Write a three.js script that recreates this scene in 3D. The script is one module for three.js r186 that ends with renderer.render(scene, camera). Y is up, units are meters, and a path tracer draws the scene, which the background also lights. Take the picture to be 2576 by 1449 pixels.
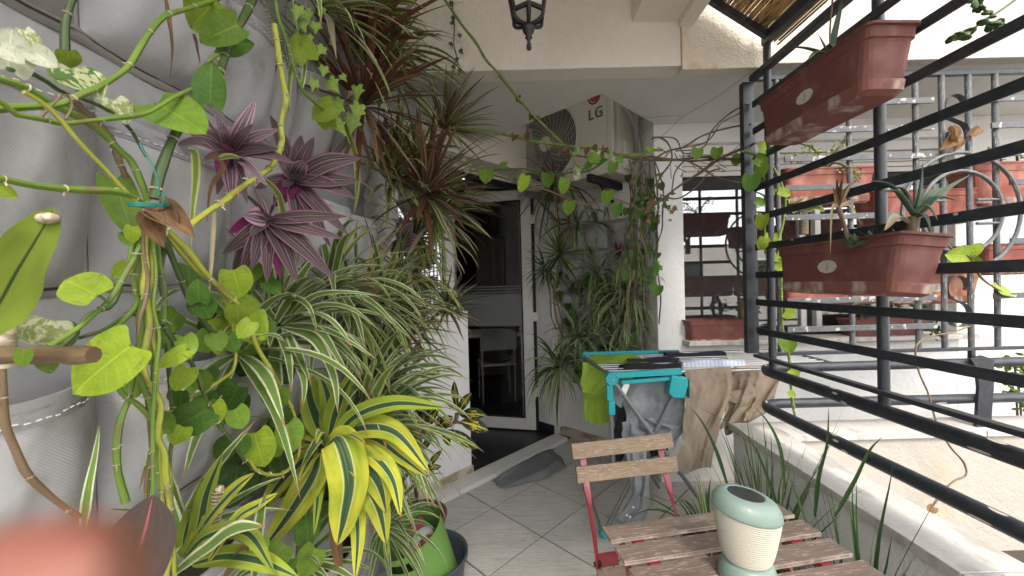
import * as THREE from 'three';
import { RoundedBoxGeometry } from 'three/addons/geometries/RoundedBoxGeometry.js';
import { mergeGeometries, mergeVertices } from 'three/addons/utils/BufferGeometryUtils.js';
import { FontLoader } from 'three/addons/loaders/FontLoader.js';
import { TextGeometry } from 'three/addons/geometries/TextGeometry.js';

// ---------------------------------------------------------------- camera, sky, sun, exposure
const scene = new THREE.Scene();
const W0 = 2576, H0 = 1449, F0 = 968;                     // the photograph's measuring grid and its focal length in that grid
const camera = new THREE.PerspectiveCamera(2 * Math.atan(H0 / 2 / F0) * 180 / Math.PI, 16 / 9, 0.002, 400);
camera.position.set(0, 1.40, 0);
camera.rotation.order = 'YXZ';
camera.rotation.set(-0.62 * Math.PI / 180, 0, -1.5 * Math.PI / 180);
camera.focus = 1.5; camera.userData.fStop = 7.5;
camera.updateMatrixWorld(true);

const renderer = new THREE.WebGLRenderer({ antialias: true });
renderer.toneMapping = THREE.LinearToneMapping;
renderer.toneMappingExposure = 2.7;
renderer.shadowMap.enabled = true;

const SUN_EL = 50, SUN_AZ = 14;                            // degrees: height, and turn from straight behind the camera to the right
const sunDir = new THREE.Vector3(
  Math.sin(SUN_AZ * Math.PI / 180) * Math.cos(SUN_EL * Math.PI / 180),
  Math.sin(SUN_EL * Math.PI / 180),
  Math.cos(SUN_AZ * Math.PI / 180) * Math.cos(SUN_EL * Math.PI / 180));
{ // hazy bright sky with thin cloud, brighter round the sun
  const w = 256, h = 128, a = new Float32Array(w * h * 4), d = new THREE.Vector3();
  for (let j = 0; j < h; j++) for (let i = 0; i < w; i++) {
    const th = (j + 0.5) / h * Math.PI - Math.PI / 2, ph = ((i + 0.5) / w - 0.5) * 2 * Math.PI;
    d.set(Math.cos(th) * Math.cos(ph), Math.sin(th), Math.cos(th) * Math.sin(ph));
    const up = Math.max(0, d.y), c = Math.max(0, d.dot(sunDir));
    const cl = 0.06 * Math.sin(ph * 5 + Math.sin(th * 9) * 2) + 0.05 * Math.sin(ph * 11 + th * 17);
    const g = 1.25 + 0.12 * (1 - up) + 0.9 * Math.pow(c, 6) + cl * up;
    const k = (j * w + i) * 4;
    a[k] = g * 1.0; a[k + 1] = g * 0.995; a[k + 2] = g * 0.99; a[k + 3] = 1;
  }
  const t = new THREE.DataTexture(a, w, h, THREE.RGBAFormat, THREE.FloatType);
  t.mapping = THREE.EquirectangularReflectionMapping; t.magFilter = THREE.LinearFilter; t.minFilter = THREE.LinearFilter; t.needsUpdate = true;
  scene.background = t; scene.environment = t;
}
const sun = new THREE.DirectionalLight(0xfff1de, 1.0);
sun.position.copy(sunDir).multiplyScalar(20); sun.castShadow = true; sun.shadow.radius = 22;
sun.shadow.mapSize.set(2048, 2048);
Object.assign(sun.shadow.camera, { left: -6, right: 6, top: 6, bottom: -6, near: 1, far: 50 });
scene.add(sun); scene.add(sun.target);

// ---------------------------------------------------------------- helpers
let seed = 20241;
const rnd = () => { seed = (seed + 0x6D2B79F5) | 0; let t = Math.imul(seed ^ (seed >>> 15), 1 | seed); t = (t + Math.imul(t ^ (t >>> 7), 61 | t)) ^ t; return ((t ^ (t >>> 14)) >>> 0) / 4294967296; };
const rr = (a, b) => a + (b - a) * rnd();
const V = (x, y, z) => new THREE.Vector3(x, y, z);
const lerp = (a, b, t) => a + (b - a) * t;
const clamp = (x, a = 0, b = 1) => Math.min(b, Math.max(a, x));
const smooth = (a, b, x) => { const t = clamp((x - a) / (b - a)); return t * t * (3 - 2 * t); };
const EYE = camera.position.clone(), QUAT = camera.quaternion.clone();
const ray = (u, v) => V((u - W0 / 2) / F0, -(v - H0 / 2) / F0, -1).applyQuaternion(QUAT);
const at = (u, v, z) => { const d = ray(u, v); return EYE.clone().addScaledVector(d, -z / d.z); };           // point of the place seen at (u, v), z metres away
const onX = (u, v, X) => { const d = ray(u, v); return EYE.clone().addScaledVector(d, (X - EYE.x) / d.x); };
const onY = (u, v, Y) => { const d = ray(u, v); return EYE.clone().addScaledVector(d, (Y - EYE.y) / d.y); };

const taken = new Map();
const numbered = (n) => { const k = taken.get(n) || 0; taken.set(n, k + 1); return k ? n + '_' + String(k).padStart(3, '0') : n; };
function shade(o) { o.traverse((c) => { if (c.isMesh) { c.castShadow = true; c.receiveShadow = true; } }); return o; }
function thing(name, label, category, group, pos) {
  const o = new THREE.Group(); o.name = numbered(name); scene.add(o);
  if (pos) o.position.copy(pos);
  o.userData = { label, category }; if (group) o.userData.group = group;
  return o;
}
function part(parent, name, geo, mat, kind) {
  const m = new THREE.Mesh(geo, mat); m.name = name; m.castShadow = m.receiveShadow = true;
  if (kind) m.userData.kind = kind;
  parent.add(m); return m;
}
function struct(name, geo, mat) {
  const o = geo ? new THREE.Mesh(geo, mat) : new THREE.Group(); o.name = numbered(name); o.userData = { kind: 'structure' };
  o.castShadow = o.receiveShadow = true; scene.add(o); return o;
}
// uv in metres from position, by the face's direction
function triUV(g, s = 1) {
  if (g.index) g = g.toNonIndexed();
  g.computeVertexNormals === undefined;
  const p = g.attributes.position, n = g.attributes.normal, uv = new Float32Array(p.count * 2);
  const a = V(0, 0, 0), b = V(0, 0, 0), c = V(0, 0, 0), fn = V(0, 0, 0);
  for (let i = 0; i < p.count; i += 3) {
    a.fromBufferAttribute(p, i); b.fromBufferAttribute(p, i + 1); c.fromBufferAttribute(p, i + 2);
    fn.copy(b).sub(a).cross(c.clone().sub(a));
    const ax = Math.abs(fn.x), ay = Math.abs(fn.y), az = Math.abs(fn.z);
    for (let k = 0; k < 3; k++) {
      const q = [a, b, c][k];
      let u, v;
      if (ay >= ax && ay >= az) { u = q.x; v = q.z; } else if (ax >= az) { u = q.z; v = q.y; } else { u = q.x; v = q.y; }
      uv[(i + k) * 2] = u * s; uv[(i + k) * 2 + 1] = v * s;
    }
  }
  g.setAttribute('uv', new THREE.BufferAttribute(uv, 2));
  return g;
}
const bx = (w, h, d, x, y, z, r = 0) => triUV((r ? new RoundedBoxGeometry(w, h, d, 2, r) : new THREE.BoxGeometry(w, h, d)).translate(x, y, z));
const box2 = (x0, x1, y0, y1, z0, z1, r = 0) => bx(x1 - x0, y1 - y0, Math.abs(z1 - z0), (x0 + x1) / 2, (y0 + y1) / 2, (z0 + z1) / 2, r);
const merge = (list) => mergeGeometries(list.map((g) => { const q = g.index ? g.toNonIndexed() : g; for (const k of Object.keys(q.attributes)) if (!['position', 'normal', 'uv'].includes(k)) q.deleteAttribute(k); return q; }));
const curve = (pts, t = 0.5) => new THREE.CatmullRomCurve3(pts, false, 'centripetal', t);
function tube(pts, r, seg = 0, rad = 7, closed = false) {
  const c = pts.length === 2 ? new THREE.LineCurve3(pts[0], pts[1]) : new THREE.CatmullRomCurve3(pts, closed, 'centripetal');
  return new THREE.TubeGeometry(c, seg || (pts.length === 2 ? 1 : pts.length * 5), r, rad, closed);
}
// a tube whose radius follows fn(t)
function taper(pts, fn, seg, rad = 7) {
  const c = curve(pts), g = new THREE.TubeGeometry(c, seg, 1, rad, false), p = g.attributes.position, q = V(0, 0, 0);
  for (let i = 0; i <= seg; i++) { const o = c.getPointAt(i / seg), r = fn(i / seg); for (let j = 0; j <= rad; j++) { const k = i * (rad + 1) + j; q.fromBufferAttribute(p, k).sub(o).multiplyScalar(r).add(o); p.setXYZ(k, q.x, q.y, q.z); } }
  g.computeVertexNormals();
  const caps = [0, seg].map((i) => { const o = c.getPointAt(i / seg), P = [o.x, o.y, o.z], I = []; for (let j = 0; j <= rad; j++) { const k = i * (rad + 1) + j; P.push(p.getX(k), p.getY(k), p.getZ(k)); if (j < rad) I.push(0, j + 1, j + 2); } const q = new THREE.BufferGeometry(); q.setAttribute('position', new THREE.Float32BufferAttribute(P, 3)); q.setAttribute('uv', new THREE.Float32BufferAttribute(new Float32Array(P.length / 3 * 2), 2)); q.setIndex(I); q.computeVertexNormals(); return q; });
  return merge([g, ...caps]);
}
function rod(a, b, r, rad = 10) { // closed cylinder between two points
  const d = b.clone().sub(a), L = d.length(), g = new THREE.CylinderGeometry(r, r, L, rad, 1);
  g.applyQuaternion(new THREE.Quaternion().setFromUnitVectors(V(0, 1, 0), d.divideScalar(L)));
  return g.translate((a.x + b.x) / 2, (a.y + b.y) / 2, (a.z + b.z) / 2);
}
function bar(a, b, w, t, upHint = V(0, 1, 0)) { // flat bar from a to b: w along upHint, t across
  const d = b.clone().sub(a), L = d.length(), X = d.clone().normalize(), Z = X.clone().cross(upHint).normalize(), Y = Z.clone().cross(X);
  const g = triUV(new THREE.BoxGeometry(L, w, t)); const m = new THREE.Matrix4().makeBasis(X, Y, Z); m.setPosition(a.clone().add(b).multiplyScalar(0.5));
  return g.applyMatrix4(m);
}
function grid(nu, nv, f) { // f(u, v) -> Vector3, uv kept
  const p = [], uv = [], ix = [];
  for (let j = 0; j <= nv; j++) for (let i = 0; i <= nu; i++) { const q = f(i / nu, j / nv); p.push(q.x, q.y, q.z); uv.push(i / nu, j / nv); }
  for (let j = 0; j < nv; j++) for (let i = 0; i < nu; i++) { const a = j * (nu + 1) + i, b = a + 1, c = a + nu + 1, d = c + 1; ix.push(a, b, d, a, d, c); }
  const g = new THREE.BufferGeometry(); g.setAttribute('position', new THREE.Float32BufferAttribute(p, 3)); g.setAttribute('uv', new THREE.Float32BufferAttribute(uv, 2)); g.setIndex(ix); g.computeVertexNormals(); return g;
}
function loft(rings, capA = true, capB = true) {
  const n = rings[0].length, p = [], ix = [], uv = [];
  rings.forEach((r, j) => r.forEach((q, i) => { p.push(q.x, q.y, q.z); uv.push(i / n * 1.2, q.y); }));
  for (let j = 0; j + 1 < rings.length; j++) for (let i = 0; i < n; i++) { const a = j * n + i, b = j * n + (i + 1) % n, c = a + n, d = b + n; ix.push(a, b, d, a, d, c); }
  const cap = (j, flip) => { for (let i = 1; i + 1 < n; i++) flip ? ix.push(j * n, j * n + i + 1, j * n + i) : ix.push(j * n, j * n + i, j * n + i + 1); };
  if (capA) cap(0, true); if (capB) cap(rings.length - 1, false);
  const g = new THREE.BufferGeometry(); g.setAttribute('position', new THREE.Float32BufferAttribute(p, 3)); g.setAttribute('uv', new THREE.Float32BufferAttribute(uv, 2)); g.setIndex(ix);
  const q = g.toNonIndexed(); q.computeVertexNormals(); return q;
}
function rrect(w, d, r, y, n = 3) { // rounded rectangle ring in xz
  const out = []; const c = [[w / 2 - r, d / 2 - r, 0], [-w / 2 + r, d / 2 - r, 1], [-w / 2 + r, -d / 2 + r, 2], [w / 2 - r, -d / 2 + r, 3]];
  for (const [cx, cz, k] of c) for (let i = 0; i <= n; i++) { const a = (k + i / n) * Math.PI / 2; out.push(V(cx + r * Math.cos(a), y, cz + r * Math.sin(a))); }
  return out.reverse();
}

// ---------------------------------------------------------------- noise and textures
const hash = (x, y, s = 0) => { let h = (Math.imul(x, 374761393) + Math.imul(y, 668265263) + Math.imul(s, 2147483647 ^ 0x5bd1e995)) | 0; h = Math.imul(h ^ (h >>> 13), 1274126177); return ((h ^ (h >>> 16)) >>> 0) / 4294967296; };
function vnoise(x, y, px, py, s = 0) { // tileable value noise with periods px, py
  const xi = Math.floor(x), yi = Math.floor(y), fx = x - xi, fy = y - yi, u = fx * fx * (3 - 2 * fx), v = fy * fy * (3 - 2 * fy);
  const m = (a, n) => ((a % n) + n) % n;
  const h = (i, j) => hash(m(xi + i, px), m(yi + j, py), s);
  return lerp(lerp(h(0, 0), h(1, 0), u), lerp(h(0, 1), h(1, 1), u), v);
}
function fbm(u, v, fx, fy, oct = 4, s = 0) { let a = 0, w = 0.5, t = 0; for (let o = 0; o < oct; o++) { a += w * vnoise(u * fx, v * fy, fx, fy, s + o * 17); t += w; w *= 0.5; fx *= 2; fy *= 2; } return a / t; }
const toS = (x) => { x = clamp(x); return 255 * (x <= 0.0031308 ? 12.92 * x : 1.055 * Math.pow(x, 1 / 2.4) - 0.055); };
function colorTex(w, h, f, rx = 1, ry = 1) { // f(u, v) -> linear rgb
  const a = new Uint8Array(w * h * 4);
  for (let j = 0; j < h; j++) for (let i = 0; i < w; i++) { const c = f((i + 0.5) / w, (j + 0.5) / h), k = (j * w + i) * 4; a[k] = toS(c[0]); a[k + 1] = toS(c[1]); a[k + 2] = toS(c[2]); a[k + 3] = 255; }
  return finish(new THREE.DataTexture(a, w, h), true, rx, ry);
}
function grayTex(w, h, f, rx = 1, ry = 1) {
  const a = new Uint8Array(w * h * 4);
  for (let j = 0; j < h; j++) for (let i = 0; i < w; i++) { const c = 255 * clamp(f((i + 0.5) / w, (j + 0.5) / h)), k = (j * w + i) * 4; a[k] = a[k + 1] = a[k + 2] = c; a[k + 3] = 255; }
  return finish(new THREE.DataTexture(a, w, h), false, rx, ry);
}
function finish(t, srgb, rx, ry) { t.wrapS = t.wrapT = THREE.RepeatWrapping; t.magFilter = THREE.LinearFilter; t.minFilter = THREE.LinearMipmapLinearFilter; t.generateMipmaps = true; if (srgb) t.colorSpace = THREE.SRGBColorSpace; t.repeat.set(rx, ry); t.needsUpdate = true; return t; }
const lin = (r, g, b) => new THREE.Color().setRGB(r, g, b);
const std = (o) => new THREE.MeshStandardMaterial({ side: THREE.DoubleSide, ...o });
const phy = (o) => new THREE.MeshPhysicalMaterial({ side: THREE.DoubleSide, ...o });
const mixc = (a, b, t) => [lerp(a[0], b[0], t), lerp(a[1], b[1], t), lerp(a[2], b[2], t)];
// ---------------------------------------------------------------- materials of the building and of made things
const stuccoBump = grayTex(512, 512, (u, v) => 0.55 * fbm(u, v, 24, 24, 4, 3) + 0.45 * fbm(u, v, 90, 90, 2, 9), 1.6, 1.6);
function stucco(base, dirt = [0.5, 0.43, 0.33], amt = 0.22, s = 5, scale = 0.5, bump = 0.004) {
  return std({ map: colorTex(512, 512, (u, v) => {
    const n = fbm(u, v, 5, 5, 5, s), f = fbm(u, v, 60, 60, 2, s + 40), st = smooth(0.56, 0.8, fbm(u, v, 7, 3, 4, s + 7));
    const k = 0.93 + 0.1 * n + 0.05 * (f - 0.5); return mixc([base[0] * k, base[1] * k, base[2] * k], dirt, st * amt);
  }, scale, scale), roughness: 0.92, bumpMap: stuccoBump, bumpScale: bump });
}
const M = {};
M.white = stucco([0.80, 0.80, 0.80], [0.55, 0.5, 0.42], 0.12, 5);
M.cream = stucco([0.78, 0.735, 0.665], [0.56, 0.47, 0.36], 0.2, 11, 0.6, 0.006);
M.stained = stucco([0.72, 0.64, 0.53], [0.40, 0.25, 0.12], 0.55, 23, 1.3, 0.006);
M.facade = stucco([0.52, 0.485, 0.43], [0.5, 0.42, 0.32], 0.25, 31, 0.35, 0.005);
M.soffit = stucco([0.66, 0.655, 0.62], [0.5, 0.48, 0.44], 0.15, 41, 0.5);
M.parapet = stucco([0.46, 0.425, 0.375], [0.52, 0.36, 0.2], 0.32, 53, 0.9, 0.004);
M.coping = std({ map: colorTex(512, 512, (u, v) => { const n = fbm(u, v, 10, 10, 5, 3), f = fbm(u, v, 110, 110, 2, 8), s = smooth(0.6, 0.75, fbm(u, v, 18, 6, 3, 77)); const k = 0.44 + 0.12 * n + 0.1 * (f - 0.5); return mixc([k, k * 0.965, k * 0.91], [0.28, 0.26, 0.23], s * 0.5); }, 1.2, 1.2), roughness: 0.75, bumpMap: stuccoBump, bumpScale: 0.001 });
M.skirting = std({ map: colorTex(256, 128, (u, v) => { const n = fbm(u, v, 8, 5, 4, 6); return mixc([0.5, 0.45, 0.38], [0.3, 0.22, 0.14], smooth(0.5, 0.75, n)); }, 2, 4), roughness: 0.5 });
M.threshold = std({ map: colorTex(256, 256, (u, v) => { const n = fbm(u, v, 8, 8, 4, 61); const k = 0.62 + 0.08 * n; return [k, k * 0.98, k * 0.93]; }, 2, 2), roughness: 0.35 });
M.grout = std({ color: lin(0.06, 0.045, 0.036), roughness: 0.95 });
const tileTex = [1, 2, 3].map((s) => colorTex(512, 512, (u, v) => {
  const st = fbm(u, v, 6, 90, 3, s * 13), m = fbm(u, v, 5, 5, 4, s * 31), f = fbm(u, v, 160, 160, 1, s), sp = smooth(0.66, 0.8, fbm(u, v, 18, 120, 2, s * 7));
  const k = 0.47 + 0.16 * (st - 0.5) + 0.11 * (m - 0.5) + 0.05 * (f - 0.5) - 0.10 * sp; return [k, k * 0.965, k * 0.905];
}));
M.tiles = tileTex.map((t) => std({ map: t, roughness: 0.42, bumpMap: stuccoBump, bumpScale: 0.0006 }));
M.beigeTile = std({ map: colorTex(256, 256, (u, v) => { const n = fbm(u, v, 6, 6, 4, 19), f = fbm(u, v, 80, 80, 2, 4); const k = 0.36 + 0.08 * n + 0.04 * (f - 0.5); return [k, k * 0.9, k * 0.76]; }), roughness: 0.4 });
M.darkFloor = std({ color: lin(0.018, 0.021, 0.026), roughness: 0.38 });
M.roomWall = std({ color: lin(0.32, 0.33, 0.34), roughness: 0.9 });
M.upvc = phy({ map: colorTex(128, 128, (u, v) => { const n = fbm(u, v, 6, 6, 4, 90); const k = 0.66 + 0.08 * n; return [k, k * 0.985, k * 0.95]; }, 3, 3), roughness: 0.38, clearcoat: 0.2, clearcoatRoughness: 0.4 });
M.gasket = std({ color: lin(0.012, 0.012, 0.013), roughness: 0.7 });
M.glass = phy({ color: 0xffffff, transmission: 1, thickness: 0, roughness: 0.01, ior: 1.55 });
M.windowGlass = phy({ color: lin(0.75, 0.78, 0.8), transmission: 1, thickness: 0, roughness: 0.008, ior: 2.6 });
M.frosted = phy({ color: lin(0.6, 0.61, 0.62), transmission: 0.8, thickness: 0, roughness: 0.95, ior: 1.3 });
M.shutter = std({ color: lin(0.62, 0.6, 0.56), roughness: 0.55 });
// painted steel: near-black blue paint, greyer and bleached on the far railing, with chips
const chip = (s, th = 0.735) => colorTex(512, 512, (u, v) => {
  const n = fbm(u, v, 10, 10, 4, s), c = smooth(th, th + 0.015, fbm(u, v, 7, 12, 3, s + 5)), d = smooth(0.5, 0.8, fbm(u, v, 30, 30, 3, s + 9));
  const k = 0.022 + 0.012 * n; return mixc(mixc([k * 0.85, k, k * 1.3], [0.09, 0.09, 0.095], d * 0.25), [0.55, 0.5, 0.44], c);
}, 1.6, 1.6);
M.handrail = std({ map: chip(4, 0.745), roughness: 0.42 });
M.steel = std({ map: chip(4, 0.9), roughness: 0.42, metalness: 0.0, bumpMap: stuccoBump, bumpScale: 0.0005 });
M.bleached = std({ map: colorTex(512, 512, (u, v) => { const n = fbm(u, v, 12, 12, 5, 66), f = fbm(u, v, 70, 70, 2, 3), c = smooth(0.72, 0.74, fbm(u, v, 16, 16, 3, 13)); const k = 0.06 + 0.07 * n + 0.05 * (f - 0.5); return mixc([k * 0.94, k * 0.99, k * 1.08], [0.5, 0.47, 0.42], c * 0.7); }, 2, 2), roughness: 0.55 });
M.blackIron = std({ color: lin(0.018, 0.017, 0.016), roughness: 0.45, bumpMap: stuccoBump, bumpScale: 0.001 });
// worn brown wood slats
const woodTex = (s, a, b, wear) => colorTex(1024, 128, (u, v) => {
  const g = fbm(u, v, 5, 60, 4, s), m = fbm(u, v, 9, 3, 4, s + 3), sc = smooth(0.60, 0.72, fbm(u, v, 26, 22, 4, s + 21)), fine = fbm(u, v, 12, 120, 2, s + 50), edge = smooth(0.90, 0.99, Math.abs(v * 2 - 1) + 0.12 * (fbm(u, v, 30, 8, 3, s + 8) - 0.5));
  const scr = 0.7 * smooth(0.83, 0.87, vnoise(u * 24 + v * 5, v * 22 - u * 3, 24, 22, s + 90) * 0.6 + 0.4 * fbm(u, v, 80, 30, 2, s));
  const k = 0.8 + 0.4 * g; let c = mixc(a, b, clamp(m * 0.9 + (fine - 0.5) * 0.7)); c = [c[0] * k, c[1] * k, c[2] * k];
  return mixc(c, [0.56, 0.47, 0.40], clamp(sc * wear + edge * 0.55 + scr * wear));
});
const woodBump = grayTex(1024, 128, (u, v) => fbm(u, v, 5, 60, 4, 1) * 0.7 + 0.3 * fbm(u, v, 26, 22, 4, 22));
M.tableWood = [3, 57, 91, 133].map((s) => std({ map: woodTex(s, [0.125, 0.092, 0.074], [0.24, 0.185, 0.152], 0.36), roughness: 0.62, bumpMap: woodBump, bumpScale: 0.0009 }));
M.chairWood = [17, 71].map((s) => std({ map: woodTex(s, [0.20, 0.14, 0.09], [0.33, 0.245, 0.165], 0.4), roughness: 0.7, bumpMap: woodBump, bumpScale: 0.0009 }));
M.crimson = phy({ color: lin(0.26, 0.022, 0.04), roughness: 0.36, clearcoat: 0.3, clearcoatRoughness: 0.3 });
M.teal = phy({ color: lin(0.02, 0.36, 0.40), roughness: 0.34, clearcoat: 0.15 });
M.tealDark = std({ color: lin(0.012, 0.12, 0.15), roughness: 0.4 });
M.chrome = std({ color: lin(0.62, 0.63, 0.64), roughness: 0.24, metalness: 0.9 });
M.greyTube = std({ color: lin(0.20, 0.215, 0.23), roughness: 0.34, metalness: 0.35 });
M.wireWhite = std({ color: lin(0.78, 0.79, 0.8), roughness: 0.35 });
// terracotta plastic: red brown, sun-faded and dusty
const potTex = (base, fade, s, amt) => colorTex(256, 256, (u, v) => { const n = fbm(u, v, 6, 6, 5, s), d = smooth(0.5, 0.78, fbm(u, v, 9, 4, 4, s + 5)), f = fbm(u, v, 70, 70, 2, s); const k = 0.85 + 0.25 * n + 0.1 * (f - 0.5); return mixc([base[0] * k, base[1] * k, base[2] * k], fade, d * amt); }, 2, 3);
M.pot = std({ map: potTex([0.155, 0.052, 0.044], [0.27, 0.155, 0.13], 4, 0.35), roughness: 0.75 });
M.potFaded = std({ map: potTex([0.31, 0.085, 0.058], [0.46, 0.25, 0.18], 9, 0.5), roughness: 0.6 });
M.potOrange = std({ map: potTex([0.44, 0.18, 0.10], [0.56, 0.36, 0.25], 14, 0.5), roughness: 0.6 });
M.tray = std({ map: potTex([0.22, 0.085, 0.066], [0.5, 0.41, 0.35], 29, 0.9), roughness: 0.75 });
M.sticker = std({ map: colorTex(128, 64, (u, v) => { const n = fbm(u, v, 10, 6, 4, 2); const x = (u - 0.5) / 0.12, y = (v - 0.55) / 0.28; const ink = Math.abs(x) < 1 && Math.abs(y) < 1 && fbm(u, v, 22, 12, 2, 4) > 0.55 ? 0.35 : 0; return mixc([0.52, 0.5, 0.42], [0.28, 0.22, 0.16], clamp(ink + smooth(0.6, 0.8, n) * 0.4)); }), roughness: 0.7 });
M.soil = std({ map: colorTex(128, 128, (u, v) => { const n = fbm(u, v, 20, 20, 4, 2); const k = 0.02 + 0.05 * n; return [k * 1.15, k * 0.9, k * 0.7]; }, 6, 6), roughness: 1, bumpMap: stuccoBump, bumpScale: 0.01 });
// felt and coated cloth of the pocket planters
const weave = grayTex(256, 256, (u, v) => { const x = u * 64, y = v * 64; return 0.5 + 0.28 * Math.sin((x + y) * Math.PI * 2) * (0.7 + 0.3 * Math.sin((x - y) * Math.PI)) + 0.2 * (fbm(u, v, 40, 40, 2, 5) - 0.5); }, 3.2, 3.2);
const feltTex = (k0, s) => colorTex(512, 512, (u, v) => { const n = fbm(u, v, 4, 4, 5, s), f = fbm(u, v, 120, 120, 2, s + 2), d = smooth(0.58, 0.8, fbm(u, v, 9, 5, 4, s + 4)); const k = k0 * (0.9 + 0.16 * n + 0.1 * (f - 0.5)); return mixc([k * 0.985, k * 0.985, k * 1.02], [k0 * 0.6, k0 * 0.56, k0 * 0.5], d * 0.75); }, 1.3, 1.3);
M.felt = std({ map: feltTex(0.41, 3), roughness: 0.72, bumpMap: weave, bumpScale: 0.0012 });
M.seam = std({ map: colorTex(512, 32, (u, v) => { const n = fbm(u, v, 60, 4, 4, 8); const mid = smooth(0.38, 0.5, v) * (1 - smooth(0.55, 0.7, v)); return mixc([0.44, 0.41, 0.37], [0.05, 0.036, 0.026], clamp(mid * 1.1 * smooth(0.35, 0.6, n) + 0.15 * n)); }), roughness: 0.9, bumpMap: weave, bumpScale: 0.002 });
M.thread = std({ color: lin(0.72, 0.7, 0.66), roughness: 0.7 });
M.cane = [0, 1, 2, 3].map((i) => phy({ map: colorTex(256, 16, (u, v) => { const n = fbm(u, v, 40, 2, 4, i * 9 + 1), node = smooth(0.86, 0.93, vnoise(u * 26, 0.3, 26, 1, i * 5)), d = smooth(0.62, 0.72, fbm(u, v, 22, 2, 3, i * 31)); return mixc(mixc([0.55, 0.42, 0.20], [0.33, 0.22, 0.09], n), [0.03, 0.02, 0.012], clamp(node * 0.7 + d * 0.8)); }), transmission: 0.45, thickness: 0, roughness: 0.95 }));
M.caneDark = std({ color: lin(0.03, 0.024, 0.018), roughness: 0.9 });
const cloth = (c, s, sc = 3) => std({ map: colorTex(128, 128, (u, v) => { const n = fbm(u, v, 5, 5, 4, s), f = fbm(u, v, 50, 50, 2, s + 1); const k = 0.86 + 0.2 * n + 0.12 * (f - 0.5); return [c[0] * k, c[1] * k, c[2] * k]; }, sc, sc), roughness: 0.92, bumpMap: weave, bumpScale: 0.0006 });
M.clothGrey = cloth([0.24, 0.265, 0.285], 4); M.clothBeige = cloth([0.32, 0.255, 0.19], 9); M.clothLime = cloth([0.25, 0.38, 0.04], 13);
M.clothNavy = cloth([0.012, 0.012, 0.028], 17); M.clothBlack = cloth([0.01, 0.011, 0.014], 19); M.clothCharcoal = cloth([0.045, 0.048, 0.062], 23); M.ragGrey = cloth([0.16, 0.172, 0.178], 29);
M.clothStripe = std({ map: colorTex(128, 128, (u, v) => { const s = smooth(0.3, 0.5, Math.abs(((u * 16) % 1) - 0.5)); return mixc([0.6, 0.65, 0.74], [0.25, 0.36, 0.62], s); }), roughness: 0.9 });
M.sage = phy({ color: lin(0.20, 0.285, 0.25), roughness: 0.42, clearcoat: 0.08 });
M.ivory = phy({ color: lin(0.56, 0.54, 0.45), roughness: 0.7, transmission: 0.15, thickness: 0 });
M.solar = phy({ color: lin(0.022, 0.023, 0.027), roughness: 0.25, clearcoat: 0.5, clearcoatRoughness: 0.15 });
M.acWhite = phy({ color: lin(0.60, 0.575, 0.51), roughness: 0.42, bumpMap: stuccoBump, bumpScale: 0.0003 });
M.acFan = std({ color: lin(0.018, 0.018, 0.02), roughness: 0.55 });
M.acInside = std({ color: lin(0.03, 0.03, 0.03), roughness: 0.7 });
M.acWire = std({ color: lin(0.5, 0.48, 0.44), roughness: 0.4 });
M.logoGrey = std({ color: lin(0.10, 0.105, 0.11), roughness: 0.5 });
M.logoRed = std({ color: lin(0.25, 0.012, 0.035), roughness: 0.5 });
M.cable = std({ color: lin(0.45, 0.44, 0.42), roughness: 0.5 });
M.tubGrey = phy({ color: lin(0.055, 0.066, 0.085), roughness: 0.4 });
M.tubGreen = phy({ color: lin(0.14, 0.30, 0.07), roughness: 0.48 });
M.pink = std({ color: lin(0.55, 0.12, 0.17), roughness: 0.6 }); M.redDull = std({ color: lin(0.22, 0.04, 0.045), roughness: 0.6 });
M.whitePlain = std({ color: lin(0.75, 0.75, 0.75), roughness: 0.5 });
M.greyChair = std({ color: lin(0.22, 0.225, 0.23), roughness: 0.5 });
M.brownWood = std({ map: colorTex(256, 256, (u, v) => { const n = fbm(u, v, 40, 4, 4, 3); return mixc([0.16, 0.085, 0.04], [0.08, 0.04, 0.018], n); }), roughness: 0.5 });
M.twine = std({ color: lin(0.01, 0.16, 0.12), roughness: 0.5 });
M.ground = stucco([0.40, 0.385, 0.36], [0.25, 0.24, 0.22], 0.3, 71, 0.2);
// ---------------------------------------------------------------- building
const EZ = (d) => -d;                                      // depth in front of the camera to world z
struct('ground', triUV(new THREE.PlaneGeometry(300, 300, 1, 1).rotateX(-Math.PI / 2).translate(0, -7, 0)), M.ground);
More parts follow.
